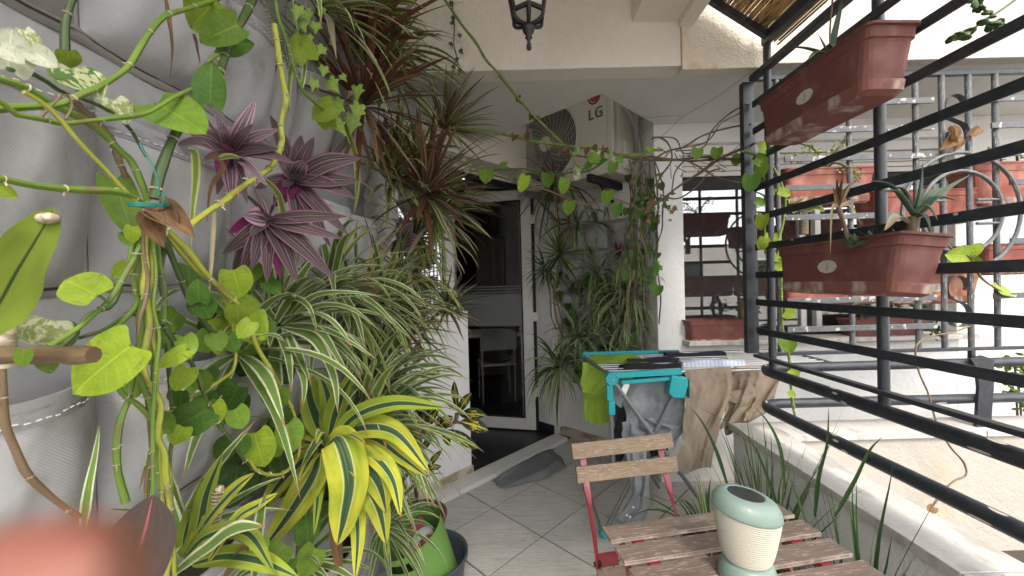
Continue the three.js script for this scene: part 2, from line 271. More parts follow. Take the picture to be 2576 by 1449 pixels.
// ceiling over the balcony: high slab, two lower strips towards the open side
const ceilG = struct('ceiling');
part(ceilG, 'slab', box2(-0.95, 0.628, 2.85, 3.3, 0.45, -1.935), M.cream);
part(ceilG, 'slab', box2(0.630, 0.858, 2.685, 3.3, 0.45, -1.935), M.cream);
part(ceilG, 'slab', box2(0.860, 0.93, 2.655, 3.35, 0.45, -1.935), M.cream);
const beamG = struct('beam');
part(beamG, 'beam_face', box2(-1.1, 0.873, 2.466, 3.4, -1.93, -2.04, 0.004), M.cream);
part(beamG, 'beam_end', box2(0.875, 1.298, 2.442, 3.4, -1.922, -1.972, 0.004), M.stained);
part(beamG, 'upper_fascia', box2(1.30, 5.5, 2.462, 4.6, -1.926, -1.99, 0.004), M.facade);
{ // soffit behind the beam, with the square notch turned 45 degrees
  const P = [[-1.2, 2.03], [0.874, 2.03], [0.874, 1.975], [5.5, 1.995], [5.5, 2.75], [1.03, 2.75], [1.005, 2.65], [0.54, 2.205], [-0.2, 2.9], [-0.3, 3.02], [-1.2, 2.12]];
  const s = new THREE.Shape(P.map(([x, d]) => new THREE.Vector2(x, d)));
  const g = new THREE.ExtrudeGeometry(s, { depth: 0.22, bevelEnabled: false });
  g.applyMatrix4(new THREE.Matrix4().set(1, 0, 0, 0, 0, 0, 1, 2.470, 0, -1, 0, 0, 0, 0, 0, 1));
  struct('soffit', triUV(g), M.soffit);
  struct('ceiling', box2(-0.6, 1.6, 3.22, 3.4, -2.05, -4.2), M.soffit);  // unseen lid over the notch, added to keep the alcove dim
}
// left wall behind the pocket planters, end wall behind the camera
const leftWall = thing('wall', 'white plaster wall behind the grey pocket planters', 'wall');
part(leftWall, 'plaster', box2(-0.95, -0.70, -0.2, 2.86, 1.9, -2.42), M.white);
// door wall, turned 45 degrees: s along it, t into the house
const E45 = Math.SQRT1_2;
const DW = new THREE.Matrix4().makeBasis(V(E45, 0, -E45), V(0, 1, 0), V(E45, 0, E45)); DW.setPosition(V(-0.70, 0, -2.43));
const dw = (s0, s1, y0, y1, t0, t1, r = 0) => box2(s0, s1, y0, y1, -t1, -t0, r).applyMatrix4(DW);
const dwp = (s, y, t) => V(s, y, -t).applyMatrix4(DW);
const S1 = 0.5275, S2 = 1.495, S3 = 1.60;
const doorWall = thing('wall', 'white angled wall with the open glazed door and a window', 'wall');
part(doorWall, 'low_wall', dw(-0.3, S1, -0.1, 1.195, 0, 0.26, 0.006), M.white);
part(doorWall, 'jamb', dw(S2, S3, -0.1, 2.343, 0, 0.28, 0.004), M.white);
part(doorWall, 'lintel', dw(-0.3, S3, 2.345, 3.3, 0, 0.20), M.cream);
part(doorWall, 'inner_header', dw(-0.3, S3, 2.30, 3.3, 0.203, 0.34), M.cream);
part(doorWall, 'window_sill', dw(-0.3, S1 + 0.004, 1.197, 1.210, 0.004, 0.258, 0.003), M.white);
part(doorWall, 'skirting', dw(0.02, S1 + 0.006, 0.0, 0.085, -0.014, -0.001, 0.003), M.skirting);
part(doorWall, "skirting", dw(S2 - 0.013, S2 - 0.001, 0.023, 0.10, 0.004, 0.19), M.darkFloor);
part(doorWall, 'duct_cover', dw(S3 - 0.085, S3 - 0.012, 0.085, 2.34, -0.035, -0.001, 0.006), M.cream);
// window beside the door
const win1 = thing('window', 'white framed window behind the spider plants beside the open door', 'window');
for (const [a, b, c, d] of [[-0.3, S1, 1.224, 1.275], [-0.3, S1, 2.25, 2.298], [S1 - 0.075, S1 - 0.004, 1.277, 2.248], [0.02, 0.075, 1.277, 2.248]]) part(win1, 'frame', dw(a, b, c, d, 0.15, 0.21, 0.004), M.upvc);
part(win1, 'pane', dw(0.077, S1 - 0.077, 1.277, 2.248, 0.178, 0.184), M.windowGlass);
part(win1, 'pane', dw(-0.3, 0.018, 1.277, 2.248, 0.178, 0.184), M.windowGlass);
// threshold tiles and dark indoor floor
const thr = thing('threshold', 'row of pale tiles forming the door threshold step', 'threshold');
{ let s = -0.35; for (const w of [0.33, 0.33, 0.335, 0.33, 0.33, 0.19]) { part(thr, 'tile', dw(s, s + w - 0.004, -0.005, 0.032, -0.142, -0.004, 0.002), M.threshold); s += w; } }
// room behind the door: a dark box with its far window
const room = thing('room', 'dark room seen through the open door', 'room');
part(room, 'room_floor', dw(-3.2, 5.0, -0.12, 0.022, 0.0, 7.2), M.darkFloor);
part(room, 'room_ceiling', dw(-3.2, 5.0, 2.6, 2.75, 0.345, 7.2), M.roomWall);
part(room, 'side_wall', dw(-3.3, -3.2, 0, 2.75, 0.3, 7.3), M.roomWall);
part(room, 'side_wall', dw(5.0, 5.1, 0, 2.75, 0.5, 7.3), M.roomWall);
{ // far wall with a window opening where the photograph shows a sliver of daylight; the opening is crossed by the line of sight at (1277, 716)
  const inv = DW.clone().invert(), o = EYE.clone().applyMatrix4(inv), d = ray(1277, 716).transformDirection(inv), k = (-7.2 - o.z) / d.z, q = o.clone().addScaledVector(d, k);
  const a = q.x - 0.2, b = q.x + 0.45, c = 1.18, e = 1.60;
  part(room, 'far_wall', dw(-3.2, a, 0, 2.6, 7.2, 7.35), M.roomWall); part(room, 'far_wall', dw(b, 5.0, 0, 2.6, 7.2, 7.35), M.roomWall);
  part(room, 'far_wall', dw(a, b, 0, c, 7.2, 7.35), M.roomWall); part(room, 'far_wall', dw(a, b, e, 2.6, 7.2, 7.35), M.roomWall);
  part(room, 'blind_slat', dw(a, b, 1.30, 1.31, 7.22, 7.24), M.upvc);
}
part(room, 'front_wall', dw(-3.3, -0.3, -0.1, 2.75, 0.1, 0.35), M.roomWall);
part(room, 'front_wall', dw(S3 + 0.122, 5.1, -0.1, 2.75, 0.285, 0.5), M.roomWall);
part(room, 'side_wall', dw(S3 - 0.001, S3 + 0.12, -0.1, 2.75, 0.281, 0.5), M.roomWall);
{ // two small ceiling spots indoors
  for (const [u, v, n] of [[1168, 447, 0]]) {
    const p = onY(u, v, 2.598); const t = thing('ceiling_spot', 'small lit spotlight in the dark indoor ceiling', 'lamp', null, p);
    part(t, 'lens', new THREE.CylinderGeometry(0.035, 0.035, 0.004, 16).translate(0, -0.004, 0), std({ color: 0x000000, emissive: 0xffffff, emissiveIntensity: 2.5 }));
    part(t, 'ring', new THREE.TorusGeometry(0.04, 0.006, 6, 20).rotateX(Math.PI / 2), M.upvc);
    const l = new THREE.SpotLight(0xfff0dd, 0.25, 5, 0.9, 0.6); l.position.set(0, -0.02, 0); l.target.position.set(0, -2, 0); l.castShadow = true; t.add(l); t.add(l.target);
  }
}
// alcove: back wall square to the door wall, and the pillar's shaded side
const BW = new THREE.Matrix4().makeBasis(V(E45, 0, E45), V(0, 1, 0), V(-E45, 0, E45)); BW.setPosition(V(0.42, 0, -3.55));
const bw = (s0, s1, y0, y1, o0, o1, r = 0) => box2(s0, s1, y0, y1, o0, o1, r).applyMatrix4(BW);
const bwp = (s, y, o) => V(s, y, o).applyMatrix4(BW);
const alcove = thing('wall', 'shaded alcove wall under the air conditioner', 'wall');
part(alcove, 'plaster', bw(-0.02, 0.835, -0.1, 3.3, -0.2, 0), M.white);
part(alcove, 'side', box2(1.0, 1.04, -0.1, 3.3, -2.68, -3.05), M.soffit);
part(alcove, 'skirting', bw(0.0, 0.8, 0, 0.085, 0.001, 0.013, 0.002), M.skirting);
// window wall
const winWall = thing('wall', 'white wall with the shuttered window behind the far railing', 'wall');
part(winWall, 'pillar', box2(0.998, 1.19, -0.1, 2.469, -2.65, -2.9, 0.005), M.white);
part(winWall, 'over_window', box2(1.19, 3.06, 2.335, 2.469, -2.651, -2.9), M.white);
part(winWall, 'below_window', box2(1.19, 3.06, -0.1, 0.953, -2.651, -2.9), M.white);
part(winWall, 'pillar', box2(3.06, 3.3, -0.1, 2.469, -2.65, -2.9, 0.005), M.white);
part(winWall, 'far_part', box2(3.3, 5.5, -0.1, 2.469, -2.66, -2.9), M.white);
part(winWall, 'sill', box2(1.165, 3.09, 0.955, 0.985, -2.545, -2.74, 0.004), M.coping);
const win2 = thing('window', 'wide dark window mirroring the railing, half-shut blind on top', 'window');
part(win2, 'shutter_box', box2(1.191, 3.059, 2.27, 2.334, -2.70, -2.85), M.upvc);
for (let i = 0; i < 4; i++) part(win2, 'blind_slat', box2(1.20, 3.05, 2.122 + i * 0.037, 2.122 + i * 0.037 + 0.034, -2.724, -2.74, 0.006), M.shutter);
part(win2, 'head_frame', box2(1.191, 3.059, 2.035, 2.118, -2.745, -2.80), M.gasket);
part(win2, 'frame', box2(1.191, 1.2, 0.986, 2.034, -2.745, -2.80), M.gasket);
for (const x of [2.06, 2.17, 3.02]) part(win2, 'frame', box2(x, x + 0.04, 0.986, 2.034, -2.745, -2.79, 0.003), M.upvc);
part(win2, 'frame', box2(1.2, 3.05, 0.987, 1.02, -2.745, -2.792), M.gasket);
for (const [a, b] of [[1.2, 2.06], [2.21, 3.02]]) part(win2, 'pane', box2(a, b, 1.021, 2.034, -2.762, -2.768), M.windowGlass);
{ const r2 = thing('room', 'unlit room behind the mirroring window', 'room');
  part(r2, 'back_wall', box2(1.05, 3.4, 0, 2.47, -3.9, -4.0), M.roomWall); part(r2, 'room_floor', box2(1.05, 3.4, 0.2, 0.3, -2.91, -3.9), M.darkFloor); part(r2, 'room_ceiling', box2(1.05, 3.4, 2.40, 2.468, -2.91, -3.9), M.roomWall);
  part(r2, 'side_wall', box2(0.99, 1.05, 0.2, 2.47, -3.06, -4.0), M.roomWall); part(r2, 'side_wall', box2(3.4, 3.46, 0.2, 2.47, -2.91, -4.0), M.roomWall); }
// parapets with copings
const par1 = thing('parapet', 'low parapet with stone coping along the near railing', 'parapet');
part(par1, 'wall_body', box2(1.175, 1.343, -3.6, 0.577, 1.9, -2.07), M.white);
{ let z = 1.9; for (const L of [0.9, 0.95, 1.05, 1.085]) { part(par1, 'coping_slab', box2(1.155, 1.358, 0.579, 0.613, z, z - L + 0.003, 0.003), M.coping); z -= L; } }
const par2 = thing('parapet', 'stained cream parapet under the far railing', 'parapet');
part(par2, 'wall_body', box2(1.345, 5.5, -3.6, 0.577, -1.92, -2.07), M.parapet);
{ let x = 1.360; for (const L of [0.98, 1.1, 1.1, 1.0]) { part(par2, 'coping_slab', box2(x, x + L - 0.003, 0.579, 0.613, -1.90, -2.085, 0.003), M.coping); x += L; } }
// floor: grout bed with single tiles laid at 45 degrees
const floorG = struct('floor');
part(floorG, 'bed', box2(-0.95, 5.5, -0.3, -0.006, 1.9, -3.0), M.grout);
part(floorG, 'bed', box2(-0.95, 1.1, -0.3, -0.006, -3.0, -3.7), M.grout);
{
  const A = onY(1240, 1278, 0), e1 = V(E45, 0, -E45), e2 = V(E45, 0, E45), S = 0.402;
  const half = [[1, 0, 0.70], [-1, 0, 1.174], [1, -1, 2.955], [-1, -1, 3.965], [0, 1, 1.5]];       // a x + b depth + c >= 0
  const clip = (poly) => { for (const [a, b, c] of half) { const out = []; for (let i = 0; i < poly.length; i++) { const p = poly[i], q = poly[(i + 1) % poly.length], fp = a * p[0] + b * p[1] + c, fq = a * q[0] + b * q[1] + c; if (fp >= 0) out.push(p); if (fp * fq < 0) { const t = fp / (fp - fq); out.push([lerp(p[0], q[0], t), lerp(p[1], q[1], t)]); } } poly = out; if (poly.length < 3) return []; } return poly; };
  for (let i = -9; i < 9; i++) for (let j = -9; j < 9; j++) {
    const g = 0.0046, c = [[g, g], [S - g, g], [S - g, S - g], [g, S - g]].map(([a, b]) => A.clone().addScaledVector(e1, i * S + a).addScaledVector(e2, j * S + b)).map((p) => [p.x, -p.z]);
    const poly = clip(c); if (poly.length < 3) continue;
    const geo = new THREE.ExtrudeGeometry(new THREE.Shape(poly.map(([x, d]) => new THREE.Vector2(x, d))), { depth: 0.009, bevelEnabled: false });
    geo.applyMatrix4(new THREE.Matrix4().set(1, 0, 0, 0, 0, 0, 1, -0.0088 + 0.0006 * rnd(), 0, -1, 0, 0, 0, 0, 0, 1));
    const q = triUV(geo), uv = q.attributes.uv, ox = rnd(), oy = rnd();
    for (let k = 0; k < uv.count; k++) uv.setXY(k, uv.getX(k) * 1.6 + ox, uv.getY(k) * 1.6 + oy);
    const beige = i <= -2 && j >= 1 ? true : false;
    part(floorG, 'tile', q, beige ? M.beigeTile : M.tiles[Math.floor(rnd() * 3)]);
  }
}
for (let i = 0; i < 10; i++) for (const [z0, z1] of [[-2.088, -2.366], [-2.370, -2.648]]) part(floorG, 'tile', box2(1.178 + i * 0.404, 1.178 + i * 0.404 + 0.4, -0.0055, 0.0, z0, z1), M.tiles[(i + (z0 < -2.2 ? 1 : 0)) % 3]);
// opposite house, mirrored in the window
const opp = thing('building', 'white house with small windows across the yard, mirrored in the window', 'building');
part(opp, 'facade', box2(-6, 14, -7, 2.6, 8.0, 8.3), M.facade);
for (const [x, y] of [[2.2, 0.9], [5.2, 0.9], [8.2, 0.9], [-1, 0.9], [2.2, -2], [5.2, -2], [8.2, -2]]) { const w = part(opp, 'window', box2(x, x + 1.5, y, y + 1.1, 7.95, 7.99), M.gasket); part(w, 'frame', merge([box2(x - 0.06, x + 1.56, y - 0.06, y, 7.93, 7.999), box2(x - 0.06, x + 1.56, y + 1.1, y + 1.16, 7.93, 7.999), box2(x + 0.72, x + 0.78, y, y + 1.1, 7.93, 7.949)]), M.upvc); }
// ---------------------------------------------------------------- railings
const YH = (h) => 1.4 + h;                                 // height above the eye to world y
const rail1 = thing('railing', 'black steel railing of long flat bars beside the table', 'railing');
{
  const X = 1.26, zc = -1.98, za = 1.85;
  for (const h of [0.875, 0.74, 0.597, 0.45, 0.30, 0.152, 0.012, -0.126, -0.271]) part(rail1, 'bar', box2(X - 0.02, X - 0.011, YH(h) - 0.016, YH(h) + 0.016, za, zc + 0.02, 0.002), M.steel);
  part(rail1, 'top_bar', box2(X - 0.024, X + 0.012, YH(1.013) - 0.014, YH(1.013) + 0.014, za, zc + 0.005, 0.002), M.steel);
  part(rail1, 'bottom_bar', box2(X - 0.03, X + 0.0, YH(-0.40) - 0.008, YH(-0.40) + 0.008, za, zc + 0.005, 0.002), M.steel);
  part(rail1, 'corner_post', box2(1.205, 1.265, YH(-0.39), YH(1.0), zc - 0.03, zc + 0.004, 0.003), M.steel);
  for (const z of [-1.87, -1.309, -0.70, -0.1, 0.5, 1.1]) part(rail1, 'upright', rod(V(X, YH(-0.47), z), V(X, YH(z === -1.87 ? 1.14 : 1.16), z), 0.0165, 14), M.steel);
  for (const h of [-0.469, -0.654]) { // tube handrails that turn the corner
    const y = YH(h), pts = [V(X, y, za), V(X, y, -0.9), V(X, y, zc + 0.10), V(X + 0.012, y, zc + 0.035), V(X + 0.045, y, zc), V(X + 0.12, y, zc), V(3, y, zc), V(5, y, zc)];
    const path = new THREE.CurvePath(); path.add(new THREE.LineCurve3(pts[0], pts[2])); path.add(new THREE.CubicBezierCurve3(pts[2], V(X, y, zc + 0.03), V(X + 0.03, y, zc), V(X + 0.10, y, zc))); path.add(new THREE.LineCurve3(V(X + 0.10, y, zc), pts[7]));
    const g = new THREE.TubeGeometry(path, 160, 0.0245, 14); const uv = g.attributes.uv; for (let i = 0; i < uv.count; i++) uv.setXY(i, uv.getX(i) * 5, uv.getY(i) * 0.16);
    part(rail1, 'handrail', g, M.handrail);
  }
}
const rail2 = thing('railing', 'bleached grey ornamental railing with circles and scrolls across the yard', 'railing');
{
  const z = -1.98, px = (u) => (u - 1288) * 1.98 / 968;
  part(rail2, 'top_bar', box2(1.268, 5.3, YH(1.005), YH(1.03), z - 0.012, z + 0.012, 0.002), M.steel);
  part(rail2, 'bottom_bar', box2(1.268, 5.3, YH(-0.405), YH(-0.388), z - 0.012, z + 0.012, 0.002), M.steel);
  const ups = [1.377, 1.747, 2.088, 2.223, 2.36, 2.497, 2.84, 3.2, 3.56, 3.9, 4.25, 4.6];
  for (const x of ups) part(rail2, 'upright', rod(V(x, YH(-0.388), z), V(x, YH(1.005), z), 0.0125, 12), M.bleached);
  const rows = [0.875, 0.74, 0.597, 0.45, 0.30, 0.152, 0.012, -0.126, -0.271];
  rows.forEach((h, i) => {
    const inCircle = Math.abs(h - 0.305) < 0.2, short = Math.abs(h - 0.305) < 0.08;
    part(rail2, 'bar', box2(1.40, inCircle ? (short ? 2.0 : 2.035) : 2.165, YH(h) - 0.0145, YH(h) + 0.0145, z + 0.0127, z + 0.0215, 0.002), M.bleached);
    part(rail2, 'bar', box2(inCircle ? (short ? 2.58 : 2.545) : 2.455, 3.3, YH(h) - 0.0145, YH(h) + 0.0145, z + 0.0127, z + 0.0215, 0.002), M.bleached);
  });
  for (const r of [0.30, 0.208]) part(rail2, 'ring', new THREE.TorusGeometry(r, 0.0088, 10, 64).translate(2.291, YH(0.305), z + 0.024), M.bleached);
  for (const h of [0.365, 0.245]) for (const [a, b] of [[2.372, 2.49], [2.09, 2.21]]) part(rail2, 'tie', rod(V(a, YH(h), z + 0.02), V(b, YH(h), z + 0.02), 0.007, 8), M.bleached);
  const scroll = (yc, s) => { // flat strip bent to an S
    const pts = []; const R = 0.066;
    for (let i = 0; i <= 16; i++) { const a = -0.35 + i / 16 * (Math.PI * 1.45); pts.push([R * Math.cos(a) * (0.7 + 0.3 * i / 16), 0.075 + R * 1.05 * Math.sin(a) * (0.75 + 0.25 * i / 16)]); }
    const low = pts.map(([x, y]) => [-x, -y]).reverse();
    const all = [...pts, ...low].map(([x, y]) => V(2.291 + x * s, yc + y * 0.98, z));
    const c = curve(all); const n = 90; return grid(1, n, (u, v) => { const p = c.getPoint(v); p.z += (u - 0.5) * 0.03; return p; });
  };
  part(rail2, 'scroll', scroll(YH(0.775), 1), M.bleached); part(rail2, 'scroll', scroll(YH(-0.15), 1), M.bleached);
  // flat bracket posts that carry the tubes on the coping
  for (const x of [2.37, 4.2]) part(rail2, 'bracket', (() => { const s = new THREE.Shape([[-0.06, 0.345], [0.0, 0.36], [0.055, 0.34], [0.052, 0.2], [0.035, 0.0], [-0.035, 0.0], [-0.02, 0.2], [-0.03, 0.3]].map(([a, b]) => new THREE.Vector2(a, b))); return triUV(new THREE.ExtrudeGeometry(s, { depth: 0.012, bevelEnabled: true, bevelSize: 0.002, bevelThickness: 0.002 }).translate(x, 0.613, z + 0.027)); })(), M.steel);
  part(rail2, 'stub', box2(2.35, 2.37, YH(-0.47), YH(-0.40), z - 0.01, z + 0.01), M.steel);
}
// reed roof: sloping steel frame with canes laid on it
const reed = thing('reed_roof', 'sloping reed screen on a black steel frame above the railing', 'roof');
{
  const lo = V(1.258, 2.548, -1.885), zb = 0.6, hi = (z) => V(0.955, 2.748, z), lw = (z) => V(1.258, 2.548, z);
  part(reed, 'frame_bar', bar(lw(-1.885), lw(zb), 0.05, 0.03), M.steel);
  part(reed, 'frame_bar', bar(hi(-1.845), hi(zb), 0.045, 0.03), M.steel);
  for (const z of [-1.85, -0.7, 0.4]) part(reed, 'frame_bar', bar(lw(z), hi(z).add(V(-0.03, 0.02, 0)), 0.03, 0.025), M.steel);
  // canes run along the slope's length, tied over the frame
  const n = 46; for (let i = 0; i < n; i++) {
    const t = (i + 0.5) / n, a = V(lerp(1.33, 0.95, t), lerp(2.53, 2.785, t) + rr(-0.003, 0.003), -1.87 + rr(-0.02, 0.015)), b = a.clone(); b.z = zb; b.x += rr(-0.012, 0.012);
    const r = rr(0.0044, 0.0066), g = rod(a, b, r, 6); const uv = g.attributes.uv; const o = rnd(); for (let k = 0; k < uv.count; k++) uv.setXY(k, uv.getY(k) * 1.6 + o, uv.getX(k));
    part(reed, 'cane', g, M.cane[Math.floor(rnd() * 4)]);
  }
  for (const z of [-1.55, -1.1, -0.6, -0.1]) part(reed, 'tie_wire', tube([V(1.33, 2.543, z), V(1.14, 2.668, z + 0.01), V(0.95, 2.797, z)], 0.0015), M.caneDark);
  part(reed, 'debris', merge(Array.from({ length: 60 }, () => { const t = Math.pow(rnd(), 1.5), p = V(lerp(1.30, 0.97, t), lerp(2.552, 2.772, t) + 0.012, -1.87 + rr(0, 0.10)); return new THREE.IcosahedronGeometry(rr(0.004, 0.013), 0).scale(1, 0.5, 1.5).translate(p.x, p.y, p.z); })), M.caneDark, 'stuff');
}
// long plastic flower boxes
function potGeo(L, Wd, H) {
  const outer = [rrect(L * 0.86, Wd * 0.76, 0.025, 0.0), rrect(L * 0.875, Wd * 0.80, 0.025, 0.012), rrect(L * 0.93, Wd * 0.90, 0.022, H * 0.76), rrect(L * 0.955, Wd * 0.945, 0.022, H * 0.775), rrect(L * 0.965, Wd * 0.955, 0.022, H * 0.95), rrect(L, Wd, 0.022, H * 0.955), rrect(L, Wd, 0.022, H), rrect(L * 0.955, Wd * 0.90, 0.02, H), rrect(L * 0.93, Wd * 0.86, 0.02, H * 0.72)];
  return triUV(loft(outer, true, false));
}
function planter(label, L, Wd, H, mat, opt = {}) {
  const t = thing('planter_box', label, 'planter', opt.group);
  part(t, 'body', potGeo(L, Wd, H), mat);
  part(t, 'soil', new THREE.PlaneGeometry(L * 0.93, Wd * 0.86).rotateX(-Math.PI / 2).translate(0, H * 0.8, 0), M.soil);
  part(t, 'tray', triUV(loft([rrect(L * 0.80, Wd * 0.72, 0.02, -0.022), rrect(L * 0.885, Wd * 0.80, 0.025, -0.012), rrect(L * 0.90, Wd * 0.83, 0.025, 0.018), rrect(L * 0.885, Wd * 0.81, 0.025, 0.018)], true, false)), M.tray);
  if (opt.sticker) { const s = part(t, 'sticker', grid(10, 4, (u, v) => { const a = (u - 0.5) * 2, b = (v - 0.5) * 2, w = Math.sqrt(1 - Math.min(1, a * a)); const y = H * 0.44 + b * 0.022 * w; return V(a * 0.042, y, opt.sticker * (Wd * (0.39 + 0.07 * y / H) + 0.0035)); }), M.sticker); }
  return t;
}
{ // two boxes hung on the inner side of the near railing
  const lower = planter('brown flower box with an aloe, lower of two on the black railing', 0.53, 0.155, 0.158, M.pot, { sticker: 1, group: 'flower boxes on the near railing' });
  lower.position.set(1.155, YH(-0.045), -1.335); lower.rotation.set(0, 0, 0); lower.rotateY(-Math.PI / 2); lower.rotateX(-0.10);
  const upper = planter('brown flower box tilted high on the black railing, upper of two', 0.53, 0.165, 0.175, M.pot, { sticker: 1, group: 'flower boxes on the near railing' });
  upper.position.set(1.15, YH(0.572), -1.405); upper.rotateY(-Math.PI / 2); upper.rotateX(-0.03);
  for (const [x, y, z] of [[1.225, YH(0.12), -1.2], [1.225, YH(0.12), -1.48], [1.225, YH(0.75), -1.25], [1.225, YH(0.75), -1.55]]) { const h = thing('pot_hook', (z < -1.4 ? 'far ' : 'near ') + (y > 1.8 ? 'small steel hook holding the upper flower box' : 'small steel hook holding the lower flower box'), 'hook', 'hooks of the flower boxes'); part(h, 'strap', merge([box2(x - 0.02, x + 0.02, y + 0.0, y + 0.006, z - 0.012, z + 0.012), box2(x + 0.012, x + 0.02, y - 0.03, y, z - 0.012, z + 0.012)]), M.steel); }
  // boxes behind the far railing and on the window sill
  const far = (label, u0, u1, v0, v1, z, mat, W = 0.17, st) => { const a = at(u0, (v0 + v1) / 2, z), b = at(u1, (v0 + v1) / 2, z), top = at((u0 + u1) / 2, v0, z), bot = at((u0 + u1) / 2, v1, z); const t = planter(label, b.x - a.x, W, top.y - bot.y - 0.02, mat, { group: 'flower boxes on the far railing', sticker: st }); t.position.set((a.x + b.x) / 2, bot.y + 0.022, -z - W / 2); return t; };
  far('orange-red flower box of jade plant, top left on the far railing', 1975, 2215, 420, 510, 2.01, M.potFaded);
  far('dark red flower box behind the ornamental circle', 2200, 2487, 476, 560, 2.03, M.potFaded);
  far('orange flower box at the right edge, top of the far railing', 2455, 2700, 405, 512, 2.01, M.potFaded);
  far('orange flower box at the right edge, middle of the far railing', 2480, 2720, 611, 690, 2.01, M.potFaded);
  far('bright red flower box, bottom left on the far railing', 1972, 2236, 690, 768, 2.01, M.potFaded);
  far('pale orange flower box with oval label, bottom of far railing', 2240, 2482, 686, 765, 2.01, M.potOrange, 0.17, 1);
  far('red flower box on the window sill beside the pillar', 1727, 1912, 805, 867, 2.58, M.pot, 0.15).position.z = -2.635;
  far('red flower box on the middle of the window sill', 2138, 2336, 802, 860, 2.58, M.pot, 0.15).position.z = -2.635;
}
// ---------------------------------------------------------------- folding table, chair, solar lantern
{
  const t = thing('folding_table', 'brown slatted folding table with the solar lantern on it', 'table');
  const O = V(0.232, 0.72, -1.061), ux = V(0.987, 0, -0.16).normalize(), uz = V(0.16, 0, 0.987).normalize(), L = 0.556, pitch = 0.0802, wd = 0.060;
  const P = (a, b, y) => O.clone().addScaledVector(ux, a).addScaledVector(uz, b).setY(y);
  const m = new THREE.Matrix4().makeBasis(ux, V(0, 1, 0), uz);
  for (let i = 0; i < 7; i++) {
    const g = new RoundedBoxGeometry(L, 0.0105, wd, 2, 0.0022); const p = g.attributes.position, n = g.attributes.normal, uv = g.attributes.uv;
    for (let k = 0; k < p.count; k++) uv.setXY(k, p.getX(k) / 0.6 + 0.5, Math.abs(n.getY(k)) > 0.5 ? (p.getZ(k) / wd + 0.5) : 0.005 + 0.05 * (p.getY(k) / 0.0105 + 0.5));
    g.applyMatrix4(m); const c = P(L / 2, wd / 2 + i * pitch, 0.7148); g.translate(c.x, c.y, c.z);
    part(t, 'slat', g, M.tableWood[i % 4]);
  }
  for (const a of [0.08, L - 0.08]) part(t, 'rail', bar(P(a, 0.0, 0.7015), P(a, 0.54, 0.7015), 0.014, 0.028), M.crimson);
  for (const [a, s] of [[0.05, 0], [L - 0.05, 1]]) { part(t, 'leg', bar(P(a, 0.02, 0.68), P(a, 0.52, 0.01), 0.022, 0.01), M.crimson); part(t, 'leg', bar(P(a + (s ? -0.022 : 0.022), 0.52, 0.68), P(a + (s ? -0.022 : 0.022), 0.02, 0.01), 0.022, 0.01), M.crimson); }
  part(t, 'cross_bar', bar(P(0.05, 0.27, 0.33), P(L - 0.05, 0.27, 0.33), 0.012, 0.012), M.crimson);
}
